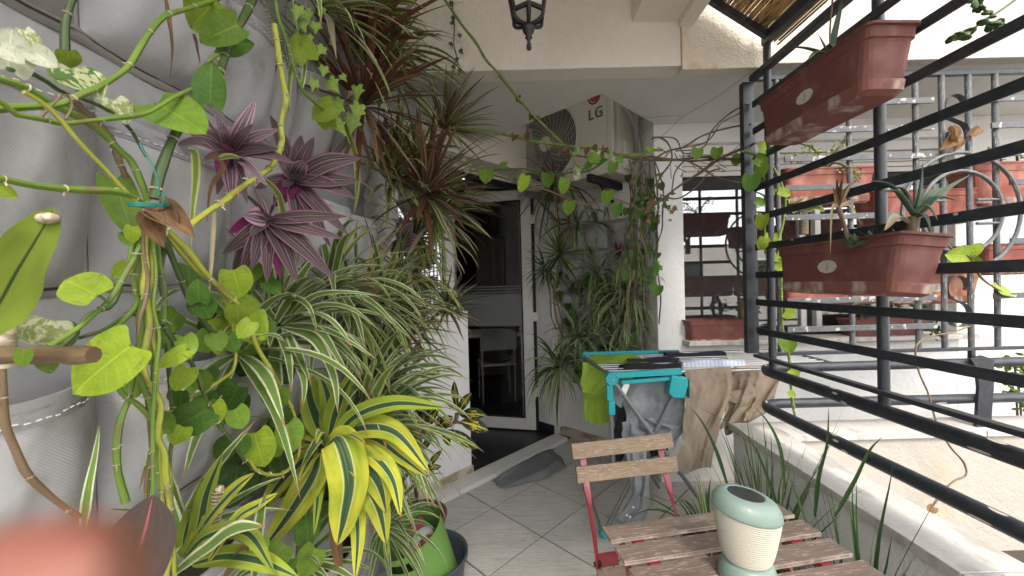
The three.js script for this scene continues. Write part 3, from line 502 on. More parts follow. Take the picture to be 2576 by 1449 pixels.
{
  const t = thing('folding_chair', 'folding chair with worn wooden back slats and a crimson frame', 'chair');
  const slat = (a, b, h, mat) => { const d = b.clone().sub(a), L = d.length(), X = d.normalize(), lean = V(0, 0.96, -0.26), Z = X.clone().cross(lean).normalize(), Y = Z.clone().cross(X); const g = new RoundedBoxGeometry(L, h, 0.016, 2, 0.0025), p = g.attributes.position, uv = g.attributes.uv; for (let k = 0; k < p.count; k++) uv.setXY(k, p.getX(k) / 0.5 + 0.5, clamp(p.getY(k) / h * 0.96 + 0.5)); const m = new THREE.Matrix4().makeBasis(X, Y, Z); m.setPosition(a.clone().add(b).multiplyScalar(0.5)); return part(t, 'back_slat', g.applyMatrix4(m), mat); };
  slat(at(1438.5, 1136, 1.47), at(1690, 1107, 1.55), 0.056, M.chairWood[0]);
  slat(at(1450, 1195, 1.435), at(1702, 1166, 1.515), 0.056, M.chairWood[1]);
  // frame: flat bars behind the slats that twist into the long legs
  const post = (p, wd = 0.0235) => { const c = curve(p); return grid(3, 40, (u, v) => { const q = c.getPoint(v), T = c.getTangent(v), tw = smooth(0.30, 0.55, v) * 1.25; const n = V(Math.cos(tw), 0, -Math.sin(tw)); n.addScaledVector(T, -n.dot(T)).normalize(); const m = T.clone().cross(n).normalize(); const k = [[-0.5, 0.5], [0.5, 0.5], [0.5, -0.5], [-0.5, -0.5]][Math.round(u * 3)]; return q.addScaledVector(n, k[0] * wd).addScaledVector(m, k[1] * 0.006); }); };
  const closed = (p, wd) => { const c = curve(p); const rings = []; for (let i = 0; i <= 40; i++) { const v = i / 40, q = c.getPoint(v), T = c.getTangent(v), tw = smooth(0.30, 0.55, v) * 1.2; const n = V(Math.cos(tw), 0, -Math.sin(tw)); n.addScaledVector(T, -n.dot(T)).normalize(); const m = T.clone().cross(n).normalize(); rings.push([[-0.5, 0.5], [0.5, 0.5], [0.5, -0.5], [-0.5, -0.5]].map(([a, b]) => q.clone().addScaledVector(n, a * wd).addScaledVector(m, b * 0.0065))); } return loft(rings, true, true); };
  const lp = [at(1463, 1128, 1.50), at(1470, 1180, 1.46), at(1479, 1245, 1.405), at(1489, 1310, 1.35), at(1501, 1400, 1.27), V(0.255, 0.012, -1.09)];
  const rp = [at(1655, 1105, 1.575), at(1668, 1160, 1.53), at(1683, 1225, 1.47), at(1700, 1290, 1.42), at(1722, 1380, 1.345), V(0.635, 0.012, -1.16)];
  part(t, 'leg', closed(lp, 0.022), M.crimson); part(t, 'leg', closed(rp, 0.022), M.crimson);
  const sA = at(1500, 1437, 1.225), sB = V(sA.x + 0.375, sA.y, sA.z - 0.062), dz = V(0.16, 0, 0.987);
  for (let i = 0; i < 5; i++) { const a = sA.clone().addScaledVector(dz, i * 0.068 + 0.03), b = sB.clone().addScaledVector(dz, i * 0.068 + 0.03); const g = bar(a, b, 0.014, 0.055); part(t, 'seat_slat', g, M.chairWood[i % 2]); }
  for (const k of [0.02, 0.355]) { const o = sA.clone().lerp(sB, k / 0.375); part(t, 'seat_rail', bar(o.clone().addScaledVector(dz, -0.03).setY(sA.y - 0.02), o.clone().addScaledVector(dz, 0.36).setY(sA.y - 0.02), 0.025, 0.008), M.crimson); const q = o.clone().addScaledVector(dz, 0.30).setY(sA.y - 0.02); part(t, 'leg', bar(q, V(q.x + 0.01, 0.012, sA.z - 0.25), 0.018, 0.008), M.crimson); }
  part(t, 'pivot', bar(at(1499, 1412, 1.27), at(1555, 1403, 1.27), 0.045, 0.006), M.crimson);
  part(t, 'rubber_foot', rod(at(1494, 1420, 1.262), at(1512, 1418, 1.262), 0.008), M.gasket);
}
{
  const c = onY(1880, 1452, 0.7205), t = thing('solar_lantern', 'ribbed cream solar lantern with sage green lid and base', 'lantern', null, c);
  const lathe = (pts, n = 48) => new THREE.LatheGeometry(pts.map(([r, y]) => new THREE.Vector2(r, y)), n);
  const oval = (g, k = 1) => { const p = g.attributes.position; for (let i = 0; i < p.count; i++) { const y = p.getY(i), tl = smooth(0.05, 0.17, y); p.setX(i, p.getX(i) * (1 + 0.03 * tl)); p.setZ(i, p.getZ(i) * 0.93); p.setY(i, y - p.getX(i) * 0.16 * tl * k); } g.computeVertexNormals(); return g; };
  part(t, 'base', oval(lathe([[0.0, 0.0], [0.058, 0.0], [0.061, 0.004], [0.059, 0.02], [0.054, 0.034], [0.046, 0.046], [0.0, 0.046]])), M.sage);
  const ribs = []; for (let i = 0; i <= 120; i++) { const k = i / 120, y = 0.047 + 0.105 * k, r = 0.047 + 0.021 * Math.pow(k, 0.62); ribs.push([r + 0.0009 * Math.cos(k * Math.PI * 2 * 22), y]); }
  part(t, 'shade', oval(lathe(ribs, 64)), M.ivory);
  part(t, 'lid', oval(lathe([[0.0685, 0.1525], [0.0705, 0.153], [0.0705, 0.158], [0.0695, 0.160], [0.068, 0.170], [0.061, 0.182], [0.050, 0.189], [0.040, 0.1915], [0.0375, 0.1905], [0.037, 0.1895], [0, 0.1895]], 64)), M.sage);
  part(t, 'solar_panel', oval(lathe([[0.0365, 0.1897], [0.0362, 0.1905], [0, 0.1905]], 48)), M.solar);
}
// ---------------------------------------------------------------- wrought iron lantern under the ceiling
{
  const tip = at(1331, 127, 1.22), t = thing('pendant_lantern', 'black wrought iron lantern hanging from the balcony ceiling', 'lantern', null, tip);
  const lathe = (pts, n = 14) => new THREE.LatheGeometry(pts.map(([r, y]) => new THREE.Vector2(r, y)), n);
  part(t, 'finial', lathe([[0, 0], [0.006, 0.002], [0.0085, 0.008], [0.0065, 0.015], [0.008, 0.018], [0.005, 0.021], [0.006, 0.036], [0.012, 0.040], [0.008, 0.046], [0.016, 0.056], [0.020, 0.066], [0.019, 0.076], [0.010, 0.084], [0, 0.084]]), M.blackIron);
  const hex = (r, y, k) => { const a = (k + 0.5) * Math.PI / 3; return V(r * Math.cos(a), y, r * Math.sin(a)); };
  const ring = (r, y, w) => merge(Array.from({ length: 6 }, (_, k) => bar(hex(r, y, k), hex(r, y, k + 1), w, 0.008)));
  part(t, 'lower_ring', ring(0.052, 0.112, 0.012), M.blackIron); part(t, 'upper_ring', ring(0.085, 0.30, 0.014), M.blackIron);
  for (let k = 0; k < 6; k++) {
    part(t, 'rib', bar(hex(0.052, 0.112, k), hex(0.085, 0.30, k), 0.009, 0.009), M.blackIron);
    part(t, 'bracket', taper([hex(0.012, 0.08, k), hex(0.034, 0.083, k), hex(0.050, 0.094, k), hex(0.052, 0.112, k)], () => 0.0062, 10, 6), M.blackIron);
    const g = grid(1, 1, (u, v) => hex(lerp(0.049, 0.081, v), lerp(0.117, 0.294, v), k).lerp(hex(lerp(0.049, 0.081, v), lerp(0.117, 0.294, v), k + 1), u)); part(t, 'pane', g, phy({ color: lin(0.85, 0.83, 0.78), transmission: 0.6, thickness: 0, roughness: 0.9 }));
  }
  part(t, 'roof', lathe([[0.10, 0.30], [0.102, 0.31], [0.06, 0.37], [0.03, 0.39], [0.012, 0.42], [0.006, 0.45], [0.006, 0.70], [0, 0.70]], 6), M.blackIron);
  part(t, 'chain', rod(V(0, 0.69, 0), V(0, 2.849 - tip.y, 0), 0.004, 8), M.blackIron);
  part(t, 'bulb', new THREE.SphereGeometry(0.028, 16, 12).scale(1, 1.3, 1).translate(0, 0.22, 0), M.whitePlain);
}
// ---------------------------------------------------------------- outdoor unit of the air conditioner
const font = await new FontLoader().loadAsync('fonts/droid/droid_sans_bold.typeface.json');
{
  // front plane square to the alcove's back wall; local x along the front from the near right corner to the far left
  const t = thing('air_conditioner', 'white air conditioner outdoor unit hung in the alcove', 'air conditioner');
  const m = new THREE.Matrix4().makeBasis(V(-E45, 0, -E45).multiplyScalar(-1), V(0, 1, 0), V(-E45, 0, E45)); m.setPosition(V(0.07, 2.178, -3.37)); // local x: far left to near right
  t.applyMatrix4(m);
  const Wd = 0.93, Hh = 0.72, D = 0.33, fx = 0.335, fy = 0.345, fr = 0.305;
  const s = new THREE.Shape([[0, 0], [Wd, 0], [Wd, Hh], [0, Hh]].map(([a, b]) => new THREE.Vector2(a, b))); const hole = new THREE.Path(); hole.absarc(fx, fy, fr, 0, Math.PI * 2); s.holes.push(hole);
  part(t, 'front_panel', triUV(new THREE.ExtrudeGeometry(s, { depth: 0.012, bevelEnabled: true, bevelSize: 0.006, bevelThickness: 0.006, curveSegments: 48 }).translate(0, 0, -0.018)), M.acWhite);
  for (const [a, b, c, d, e, f] of [[0.002, Wd - 0.002, Hh - 0.012, Hh - 0.002, -D, -0.026], [0.002, Wd - 0.002, 0.002, 0.012, -D, -0.026], [0.002, 0.012, 0.013, Hh - 0.013, -D, -0.026], [Wd - 0.012, Wd - 0.002, 0.013, Hh - 0.013, -D, -0.026], [0.013, Wd - 0.013, 0.013, Hh - 0.013, -D, -D + 0.008]]) part(t, 'case_panel', box2(a, b, c, d, f, e, 0.002), M.acWhite);
  part(t, 'fan_shroud', new THREE.CylinderGeometry(fr - 0.003, fr - 0.003, 0.18, 48, 1, true).rotateX(Math.PI / 2).translate(fx, fy, -0.115), M.acInside); part(t, 'heat_exchanger', new THREE.CircleGeometry(fr - 0.002, 40).translate(fx, fy, -0.21), M.acFan); for (let k = 0; k < 3; k++) part(t, 'fan_blade', grid(8, 6, (u, v) => { const a = k * 2.094 + u * 1.35, r = lerp(0.05, fr - 0.02, v); return V(fx + r * Math.cos(a), fy + r * Math.sin(a), -0.06 - 0.07 * u); }), M.acFan);
  const rings = []; for (let i = 0; i < 19; i++) rings.push(new THREE.TorusGeometry(0.058 + i * 0.0131, 0.0022, 4, 72).translate(fx, fy, 0.012 - 0.00004 * i * i));
  const ribs = []; for (let k = 0; k < 28; k++) { const pts = []; for (let i = 0; i <= 8; i++) { const r = 0.05 + i / 8 * (fr - 0.05), a = k / 28 * Math.PI * 2 + i / 8 * 0.75; pts.push(V(fx + r * Math.cos(a), fy + r * Math.sin(a), 0.010 - 0.0006 * i)); } ribs.push(tube(pts, 0.0022, 14, 4)); }
  part(t, 'fan_grille', merge([...rings, ...ribs]), M.acWire);
  part(t, 'fan_hub', new THREE.CylinderGeometry(0.058, 0.062, 0.012, 32).rotateX(Math.PI / 2).translate(fx, fy, 0.012), M.acWhite);
  part(t, 'fan_rim', new THREE.TorusGeometry(fr, 0.008, 8, 64).translate(fx, fy, 0.002), M.acWhite);
  part(t, 'panel_seam', merge([box2(0.668, 0.670, 0.05, Hh - 0.02, 0.0003, 0.0012), box2(0.668, 0.80, 0.05, 0.052, 0.0003, 0.0012), box2(Wd - 0.035, Wd - 0.031, 0.0, Hh, 0.0003, 0.003)]), M.acWire);
  const lg = new TextGeometry('LG', { font, size: 0.078, depth: 0.002, curveSegments: 4 }); part(t, 'lettering', lg.translate(0.735, 0.404, 0.0005), M.logoGrey);
  part(t, 'emblem', new THREE.CylinderGeometry(0.052, 0.052, 0.002, 32).rotateX(Math.PI / 2).translate(0.795, 0.56, 0.0015), M.logoRed);
  part(t, 'emblem_ring', new THREE.TorusGeometry(0.036, 0.0032, 4, 28, 5).translate(0.795, 0.56, 0.003), M.acWhite);
  part(t, 'valve_cover', bx(0.03, 0.2, 0.12, Wd + 0.013, 0.14, -0.20, 0.008), M.acWhite);
  part(t, 'vent_strip', merge(Array.from({ length: 7 }, (_, i) => box2(Wd + 0.001, Wd + 0.004, 0.02, Hh - 0.03, -0.03 - i * 0.006, -0.033 - i * 0.006))), M.acWire);
  part(t, 'cable', tube([V(Wd + 0.01, 0.5, -0.12), V(Wd + 0.03, 0.47, -0.16), V(Wd + 0.05, 0.35, -0.24), V(Wd + 0.07, 0.2, -0.28), V(Wd + 0.06, 0.02, -0.27), V(Wd + 0.0, -0.09, -0.25)], 0.009), M.cable);
  for (const x of [0.16, 0.78]) part(t, 'wall_bracket', merge([bx(0.04, 0.05, 0.5, x, -0.03, -0.18), bx(0.04, 0.42, 0.04, x, -0.2, -0.41), bar(V(x, -0.05, -0.08), V(x, -0.26, -0.40), 0.02, 0.02)]), x < 0.5 ? M.greyTube : M.gasket);
}
// ---------------------------------------------------------------- glazed door, opened inwards
{
  const frame = thing('door_frame', 'white frame round the glazed door', 'door frame');
  part(frame, 'post', dw(S1 - 0.003, S1 + 0.045, 0.024, 2.298, 0.212, 0.262, 0.003), M.upvc);
  part(frame, 'post', dw(S2 - 0.05, S2 - 0.002, 0.024, 2.298, 0.195, 0.262, 0.003), M.upvc);
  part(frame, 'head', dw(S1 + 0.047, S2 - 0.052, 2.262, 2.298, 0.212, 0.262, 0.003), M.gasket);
  const t = thing('door', 'open white framed glass door with a frosted band', 'door');
  const H = V(0.195, 0, -3.585), L = 0.86, ax = V(-0.972, 0, -0.235).normalize(), m = new THREE.Matrix4().makeBasis(ax.clone().negate(), V(0, 1, 0), V(0.235, 0, -0.972).normalize().negate()); m.setPosition(H); t.applyMatrix4(m); // local -x runs from the hinge to the handle side
  const w = 0.095, y0 = 0.035, y1 = 2.275;
  const B = (a, b, c, d, e = -0.03, f = 0.03, r = 0.005) => box2(-b, -a, c, d, e, f, r);
  part(t, 'stile', B(0, w, y0, y1), M.upvc); part(t, 'stile', B(L - w, L, y0, y1), M.upvc);
  part(t, 'rail', B(w, L - w, y0, y0 + 0.105), M.upvc); part(t, 'rail', B(w, L - w, y1 - w, y1), M.upvc);
  part(t, 'bead', merge([B(w, w + 0.012, y0 + 0.105, y1 - w, 0.0, 0.022, 0), B(w + 0.012, L - w, y0 + 0.105, y0 + 0.117, 0.0, 0.022, 0), B(w + 0.012, L - w, y1 - w - 0.012, y1 - w, 0.0, 0.022, 0)]), M.gasket);
  part(t, 'pane', B(w + 0.002, L - w, y0 + 0.107, y1 - w, -0.003, 0.003, 0), M.glass);
  part(t, 'frosted_band', B(w + 0.014, L - w, 1.00, 1.305, 0.004, 0.0045, 0), M.frosted);
  for (const y of [1.318, 1.346, 1.372]) part(t, 'frosted_stripe', B(w + 0.014, L - w, y, y + 0.011, 0.004, 0.0045, 0), M.frosted);
  part(t, 'seal', B(-0.022, -0.001, y0, y1, -0.025, 0.018, 0), M.gasket);
  for (const y of [0.35, 1.05, 1.95]) part(t, 'hinge', B(-0.045, 0.012, y, y + 0.08, 0.02, 0.036, 0.004), M.upvc);
}
{ // indoors: chair, table and a bag
  const c = thing('indoor_chair', 'grey chair with dark seat pad seen through the glass door', 'chair'); const p = at(1248, 900, 4.6); c.position.set(p.x, 0.022, p.z); c.rotation.y = 0.2;
  part(c, 'seat', bx(0.42, 0.03, 0.40, 0, 0.45, 0, 0.01), M.greyChair); part(c, 'cushion', new THREE.SphereGeometry(0.19, 20, 10).scale(1, 0.14, 1).translate(0, 0.485, 0), M.clothBlack);
  part(c, 'backrest', grid(10, 8, (u, v) => V((u - 0.5) * 0.42, 0.62 + v * 0.24 - 0.03 * Math.pow(Math.abs(u * 2 - 1), 4) * v, 0.21 - 0.03 * Math.cos((u - 0.5) * 3))), M.greyChair);
  for (const [x, z] of [[-0.19, -0.18], [0.19, -0.18], [-0.19, 0.18], [0.19, 0.18]]) part(c, 'leg', rod(V(x, 0, z), V(x, z > 0 ? 0.8 : 0.44, z), 0.012, 8), M.greyChair);
  const q = at(1240, 850, 5.1), tb = thing('indoor_table', 'pale table beyond the glass door', 'table'); tb.position.set(q.x, 0.022, q.z);
  part(tb, 'top', bx(1.2, 0.03, 0.7, 0.0, 0.735, 0, 0.006), M.upvc); for (const [x, z] of [[-0.55, -0.3], [0.55, -0.3], [-0.55, 0.3], [0.55, 0.3]]) part(tb, 'leg', bx(0.05, 0.72, 0.05, x, 0.36, z), M.upvc);
  const bag = thing('bag', 'black bag on the indoor table behind the door', 'bag'); const b = at(1284, 800, 5.0); bag.position.set(b.x, 0.772, b.z);
  part(bag, 'body', new RoundedBoxGeometry(0.2, 0.24, 0.14, 3, 0.04).translate(0, 0.12, 0), M.clothBlack); part(bag, 'handle', new THREE.TorusGeometry(0.05, 0.008, 6, 14, Math.PI).translate(0, 0.235, 0), M.clothBlack);
  const cup = thing('cupboard', 'brown wooden cupboard in the dark room', 'cupboard'); const cq = at(1235, 700, 6.0); cup.position.set(cq.x, 0.022, cq.z);
  part(cup, 'case', bx(0.42, 2.1, 0.4, 0, 1.05, 0, 0.006), M.brownWood); part(cup, 'door', bx(0.4, 2.0, 0.015, 0, 1.05, 0.21, 0.004), M.brownWood); part(cup, 'handle', rod(V(0.14, 1.0, 0.225), V(0.14, 1.16, 0.225), 0.006), M.chrome);
}
// ---------------------------------------------------------------- drying rack and the washing on it
const RZ = (v) => v;
{
  const t = thing('drying_rack', 'folding clothes drying rack with teal joints', 'drying rack');
  const y = 0.903, zf = -2.065, zb = -2.60, xl = 0.50, xr = 1.80, xlb = 0.468;
  const G = (x, z, dy = 0) => V(x, y + dy, z);
  part(t, 'frame_tube', tube([G(0.60, zf), G(xl + 0.04, zf), G(xl, zf - 0.06), G(xlb, zb + 0.08), G(xlb + 0.02, zb + 0.01), G(xlb + 0.06, zb), G(0.7, zb)].map((p) => p), 0.0085, 60, 9), M.greyTube);
  part(t, 'front_tube', rod(G(0.58, zf), G(xr - 0.05, zf), 0.008), M.chrome); part(t, 'back_tube', rod(G(0.6, zb), G(xr - 0.05, zb), 0.008), M.chrome);
  part(t, 'frame_tube', tube([G(xr - 0.06, zf), G(xr - 0.02, zf - 0.02), G(xr, zf - 0.08), G(xr, zb + 0.08), G(xr - 0.02, zb + 0.02), G(xr - 0.06, zb)], 0.0085, 50, 9), M.greyTube);
  for (let i = 1; i <= 9; i++) { const k = i / 10, z = lerp(zf, zb, k), x = lerp(xl, xlb, k) + 0.012; part(t, 'wire', rod(G(x, z, 0.002), G(xr - 0.005, z, 0.002), 0.0026, 6), M.wireWhite); }
  // teal moulded parts
  part(t, 'back_cover', box2(xlb + 0.04, 0.98, y - 0.004, y + 0.022, zb - 0.012, zb + 0.01, 0.006), M.teal); part(t, 'back_cover', box2(0.98, 1.12, y - 0.012, y + 0.02, zb - 0.014, zb + 0.012, 0.006), M.tealDark);
  part(t, 'corner_joint', new THREE.CylinderGeometry(0.028, 0.028, 0.03, 24).rotateX(Math.PI / 2).translate(xlb + 0.02, y - 0.002, zb), M.teal);
  const jx = at(1537, 951, 2.045);
  part(t, 'front_joint', merge([new THREE.CylinderGeometry(0.034, 0.034, 0.028, 28).rotateX(Math.PI / 2).translate(jx.x, jx.y, jx.z + 0.012), new THREE.TorusGeometry(0.031, 0.0035, 8, 28).translate(jx.x, jx.y, jx.z + 0.026)]), M.teal);
  part(t, 'screw', new THREE.CylinderGeometry(0.006, 0.006, 0.004, 12).rotateX(Math.PI / 2).translate(jx.x + 0.004, jx.y - 0.002, jx.z + 0.029), M.chrome);
  part(t, 'front_cover', bar(V(jx.x, jx.y + 0.018, jx.z + 0.012), V(0.885, jx.y + 0.028, jx.z + 0.005), 0.030, 0.026), M.teal);
  part(t, 'front_cover', bar(V(jx.x + 0.05, jx.y - 0.020, jx.z + 0.012), V(0.86, jx.y - 0.006, jx.z + 0.005), 0.018, 0.022), M.teal);
  const br = at(1704, 970, 2.04);
  part(t, 'bracket', (() => { const s = new THREE.Shape([[-0.035, 0.055], [0.035, 0.04], [0.04, 0.01], [0.018, -0.055], [-0.03, -0.052], [-0.052, -0.03]].map(([a, b]) => new THREE.Vector2(a, b))); return triUV(new THREE.ExtrudeGeometry(s, { depth: 0.045, bevelEnabled: true, bevelSize: 0.006, bevelThickness: 0.006 }).translate(br.x, br.y, br.z - 0.02)); })(), M.teal);
  part(t, 'bracket_lip', merge([bx(0.008, 0.10, 0.05, br.x + 0.052, br.y - 0.012, br.z, 0.003), bx(0.03, 0.008, 0.05, br.x + 0.04, br.y + 0.03, br.z, 0.003)]).applyMatrix4(new THREE.Matrix4()), M.tealDark);
  part(t, 'sleeve', merge([bx(0.034, 0.085, 0.028, jx.x - 0.012, jx.y - 0.075, jx.z + 0.008, 0.006), bx(0.036, 0.075, 0.03, jx.x - 0.004, jx.y - 0.155, jx.z + 0.008, 0.006)]), M.teal);
  // legs
  const fz = -2.035;
  part(t, 'leg', rod(V(jx.x, jx.y, fz), at(1808, 1322, 2.02), 0.0115), M.greyTube);
  part(t, 'leg', rod(V(br.x, br.y - 0.03, fz - 0.02), at(1518, 1345, 2.09), 0.0115), M.greyTube);
  part(t, 'leg', rod(V(jx.x - 0.006, jx.y - 0.16, fz - 0.01), at(1543, 1188, 2.06), 0.0115), M.greyTube);
  part(t, 'leg_clip', rod(at(1541, 1178, 2.06), at(1544, 1192, 2.06), 0.017), M.teal);
  part(t, 'leg', rod(V(xlb + 0.03, y - 0.02, zb + 0.03), V(0.95, 0.01, zb + 0.04), 0.011), M.greyTube);
  part(t, 'leg', rod(V(1.0, y - 0.02, zb + 0.05), V(0.44, 0.01, zb + 0.06), 0.011), M.greyTube);
  part(t, 'back_joint', bx(0.03, 0.16, 0.03, xlb + 0.11, 0.60, zb + 0.035, 0.008), M.tealDark);
  part(t, 'foot', rod(at(1510, 1335, 2.085), at(1526, 1352, 2.085), 0.016), M.teal); part(t, 'foot_bar', rod(at(1512, 1330, 2.08), at(1470, 1200, 2.5), 0.009), M.greyTube); part(t, 'foot', rod(at(1466, 1190, 2.5), at(1474, 1230, 2.42), 0.016), M.tealDark);
  part(t, 'care_tag', bar(at(1577, 965, 2.03), at(1566, 995, 2.03), 0.03, 0.002, V(1, 0, 0)), M.whitePlain);
}
// cloth between two traced edges, hung at a real distance with folds in depth
const lineAt = (pts, t) => { const n = pts.length - 1, k = Math.min(n - 1e-6, t * n), i = Math.floor(k), f = k - i; return [0, 1, 2].map((c) => lerp(pts[i][c] ?? 0, pts[i + 1][c] ?? 0, f)); };
function drape(L, R, z, o = {}) {
  const { fine = 0.006, amp = 0.012, folds = 3, seed: s = 1, nu = 36, nv = 44, lean = 0, wrinkle = 0.006, diag = 0.6, back = 0 } = o;
  const f = (u, v, off) => {
    const a = lineAt(L, v), b = lineAt(R, v), ed = Math.min(1, v * 4), px = lerp(a[0], b[0], u) + ed * (2.4 * Math.sin(v * 8 + s + u * 2) + 1.6 * Math.sin(v * 19 + s * 2 + u * 5)), py = lerp(a[1], b[1], u) + v * v * 4.5 * Math.sin(u * 5.5 + s * 1.7);
    const ph = (u * folds + diag * v) * Math.PI * 2 + s + 3.2 * (fbm(u * 0.5, v * 0.5, 4, 4, 2, s + 80) - 0.5), env = Math.min(1, v * 3 + 0.1);
    let d = z + lean * v + lerp(a[2], b[2], u) - amp * env * (Math.sin(ph) + 0.35 * Math.sin(ph * 2.3 + 1.7 * s + v * 4));
    d -= wrinkle * ((fbm(u * 0.5 + 0.1 * s, v * 0.5, 5, 8, 3, s * 7) - 0.5) * 2 + Math.pow(Math.abs(fbm(u * 0.5 + v * 0.2, v * 0.5 + 0.13 * s, 5, 6, 2, s * 3 + 1) - 0.5) * 2, 0.7) * 0.7);
    d -= fine * (fbm(u * 0.5 + v * 0.4, v * 0.5 - u * 0.3, 14, 11, 2, s + 60) - 0.5) * 2;
    return at(px, py, d + off);
  };
  return grid(nu, nv, (u, v) => f(u, v, 0));
}
{
  let t = thing('towel', 'lime green towel on the left end of the drying rack', 'towel');
  part(t, 'front_drop', drape([[1466, 912, 0], [1464, 960, -0.03], [1462, 988, -0.05], [1467, 1005, 0], [1474, 1064, 0]], [[1600, 912, 0.25], [1560, 960, 0.1], [1531, 988, 0.02], [1530, 1005, 0], [1536, 1065, 0]], 2.33, { amp: 0.008, folds: 2, seed: 3, wrinkle: 0.004 }), M.clothLime);
  part(t, 'top_fold', grid(10, 8, (u, v) => V(lerp(0.50, 0.80, u), 0.912 + 0.006 * Math.sin(u * 9) * Math.sin(v * 7), lerp(-2.28, -2.56, v))), M.clothLime);
  part(t, 'back_drop', grid(10, 8, (u, v) => V(lerp(0.49, 0.80, u), lerp(0.905, 0.66, v), -2.555 + 0.012 * Math.sin(u * 14))), M.clothLime);
  t = thing('shirt', 'crumpled grey shirt hanging from the rack with one sleeve to the floor', 'shirt');
  part(t, 'back_panel', drape([[1556, 958, 0], [1563, 990, 0], [1572, 1030, 0.0], [1577, 1075, 0], [1580, 1112, 0.01]], [[1722, 952, 0], [1722, 990, 0], [1722, 1040, 0], [1718, 1080, 0], [1702, 1110, 0]], 2.10, { amp: 0.014, folds: 2.2, seed: 2, wrinkle: 0.016, diag: 1.1 }), M.clothGrey);
  part(t, 'collar', drape([[1536, 960, 0], [1530, 990, 0], [1529, 1020, 0]], [[1578, 962, 0], [1572, 1000, 0], [1560, 1022, 0]], 2.075, { amp: 0.008, folds: 1.3, seed: 5, nu: 16, nv: 16, wrinkle: 0.006 }), M.clothGrey);
  part(t, 'yoke', drape([[1565, 1062, 0], [1568, 1100, 0], [1572, 1140, 0]], [[1640, 1050, 0], [1720, 1075, 0], [1698, 1125, 0]], 2.085, { amp: 0.016, folds: 3.5, seed: 8, nu: 40, nv: 24, wrinkle: 0.012 }), M.clothGrey);
  part(t, 'sleeve', drape([[1574, 1118, 0], [1582, 1190, 0], [1588, 1240, 0], [1575, 1275, 0], [1552, 1303, 0]], [[1620, 1100, 0], [1630, 1180, 0], [1637, 1230, 0], [1634, 1280, 0], [1616, 1316, 0]], 2.03, { amp: 0.013, folds: 1.6, seed: 11, nu: 20, nv: 44, wrinkle: 0.007, diag: 0.2 }), M.clothGrey);
  for (const [u, v] of [[1593, 1276], [1577, 1296], [1585, 1300]]) part(t, 'button', new THREE.CylinderGeometry(0.006, 0.006, 0.003, 12).rotateX(Math.PI / 2).applyMatrix4(new THREE.Matrix4().setPosition(at(u, v, 2.0))), M.whitePlain);
  t = thing('trousers', 'beige linen trousers hanging over the right end of the rack', 'trousers');
  part(t, 'trouser_leg', drape([[1725, 930, 0], [1726, 985, 0], [1718, 1060, 0], [1710, 1130, 0], [1704, 1192, 0]], [[1838, 922, 0], [1840, 960, 0], [1826, 1030, 0], [1806, 1100, 0], [1785, 1178, 0]], 2.045, { amp: 0.013, folds: 1.4, seed: 4, wrinkle: 0.012, diag: 0.5, fine: 0.010 }), M.clothBeige);
  part(t, 'seat_part', drape([[1815, 926, 0.02], [1812, 980, 0.02], [1822, 1030, 0.02], [1812, 1082, 0.02]], [[1890, 924, 0.02], [1900, 970, 0.01], [1902, 1010, 0.01], [1890, 1050, 0.02]], 2.085, { amp: 0.018, folds: 1.8, seed: 9, wrinkle: 0.014, diag: 1.3, fine: 0.012 }), M.clothBeige);
  part(t, 'trouser_leg', drape([[1845, 922, 0], [1860, 950, 0], [1872, 990, 0], [1850, 1020, 0], [1822, 1080, 0]], [[1945, 918, 0.10], [1964, 940, 0.10], [1952, 985, 0.06], [1930, 1040, 0.02], [1836, 1098, 0]], 2.11, { amp: 0.018, folds: 1.4, seed: 14, wrinkle: 0.012, diag: 1.1, fine: 0.010 }), M.clothBeige);
  part(t, 'pocket', drape([[1832, 985, 0], [1828, 1012, 0]], [[1880, 978, 0], [1876, 1008, 0]], 2.075, { amp: 0.005, folds: 1.5, seed: 3, nu: 12, nv: 10 }), M.clothBeige);
  t = thing('charcoal_garment', 'narrow charcoal garment hanging behind the grey shirt', 'garment');
  part(t, 'cloth', drape([[1542, 1000, 0], [1545, 1080, 0], [1549, 1165, 0]], [[1600, 1000, 0], [1582, 1080, 0], [1564, 1163, 0]], 2.2, { amp: 0.014, folds: 2, seed: 6, nu: 16 }), M.clothCharcoal);
  t = thing('sock', 'black sock hanging low behind the chair', 'sock');
  part(t, 'cloth', drape([[1640, 1085, 0], [1640, 1120, 0], [1636, 1150, 0]], [[1690, 1085, 0], [1684, 1120, 0], [1672, 1152, 0]], 2.16, { amp: 0.008, folds: 1.2, seed: 5, nu: 14, nv: 14 }), M.clothBlack);
  const over = (name, label, cat, x0, x1, za, zb2, mat, drop, s) => { const q = thing(name, label, cat, 'small washing on the rack wires'); part(q, 'cloth', grid(24, 24, (u, v) => { const k = (v - 0.5) * 2, e = clamp(Math.abs(k) * 1.6 - 0.6); const z = lerp(za, zb2, v); return V(lerp(x0, x1, u) + 0.008 * Math.sin(v * 6 + s), 0.922 - e * drop + 0.006 * fbm(u, v, 6, 6, 3, s) + 0.005 * Math.sin(u * 7 + s) * (1 - e), z + 0.010 * Math.sin(u * 17 + s) * e); }), mat); };
  over('folded_shorts', 'dark navy shorts lying over the rack wires, left', 'shorts', 0.69, 1.0, -2.24, -2.42, M.clothNavy, 0.10, 3);
  over('folded_shorts', 'dark navy shorts lying over the rack wires, right', 'shorts', 0.98, 1.36, -2.42, -2.55, M.clothNavy, 0.08, 8);
  over('folded_shorts', 'black shorts lying over the front rack wires', 'shorts', 0.61, 0.93, -2.12, -2.24, M.clothBlack, 0.05, 12);
  over('striped_cloth', 'light blue striped cloth lying over the rack wires', 'cloth', 0.97, 1.33, -2.17, -2.32, M.clothStripe, 0.06, 5);
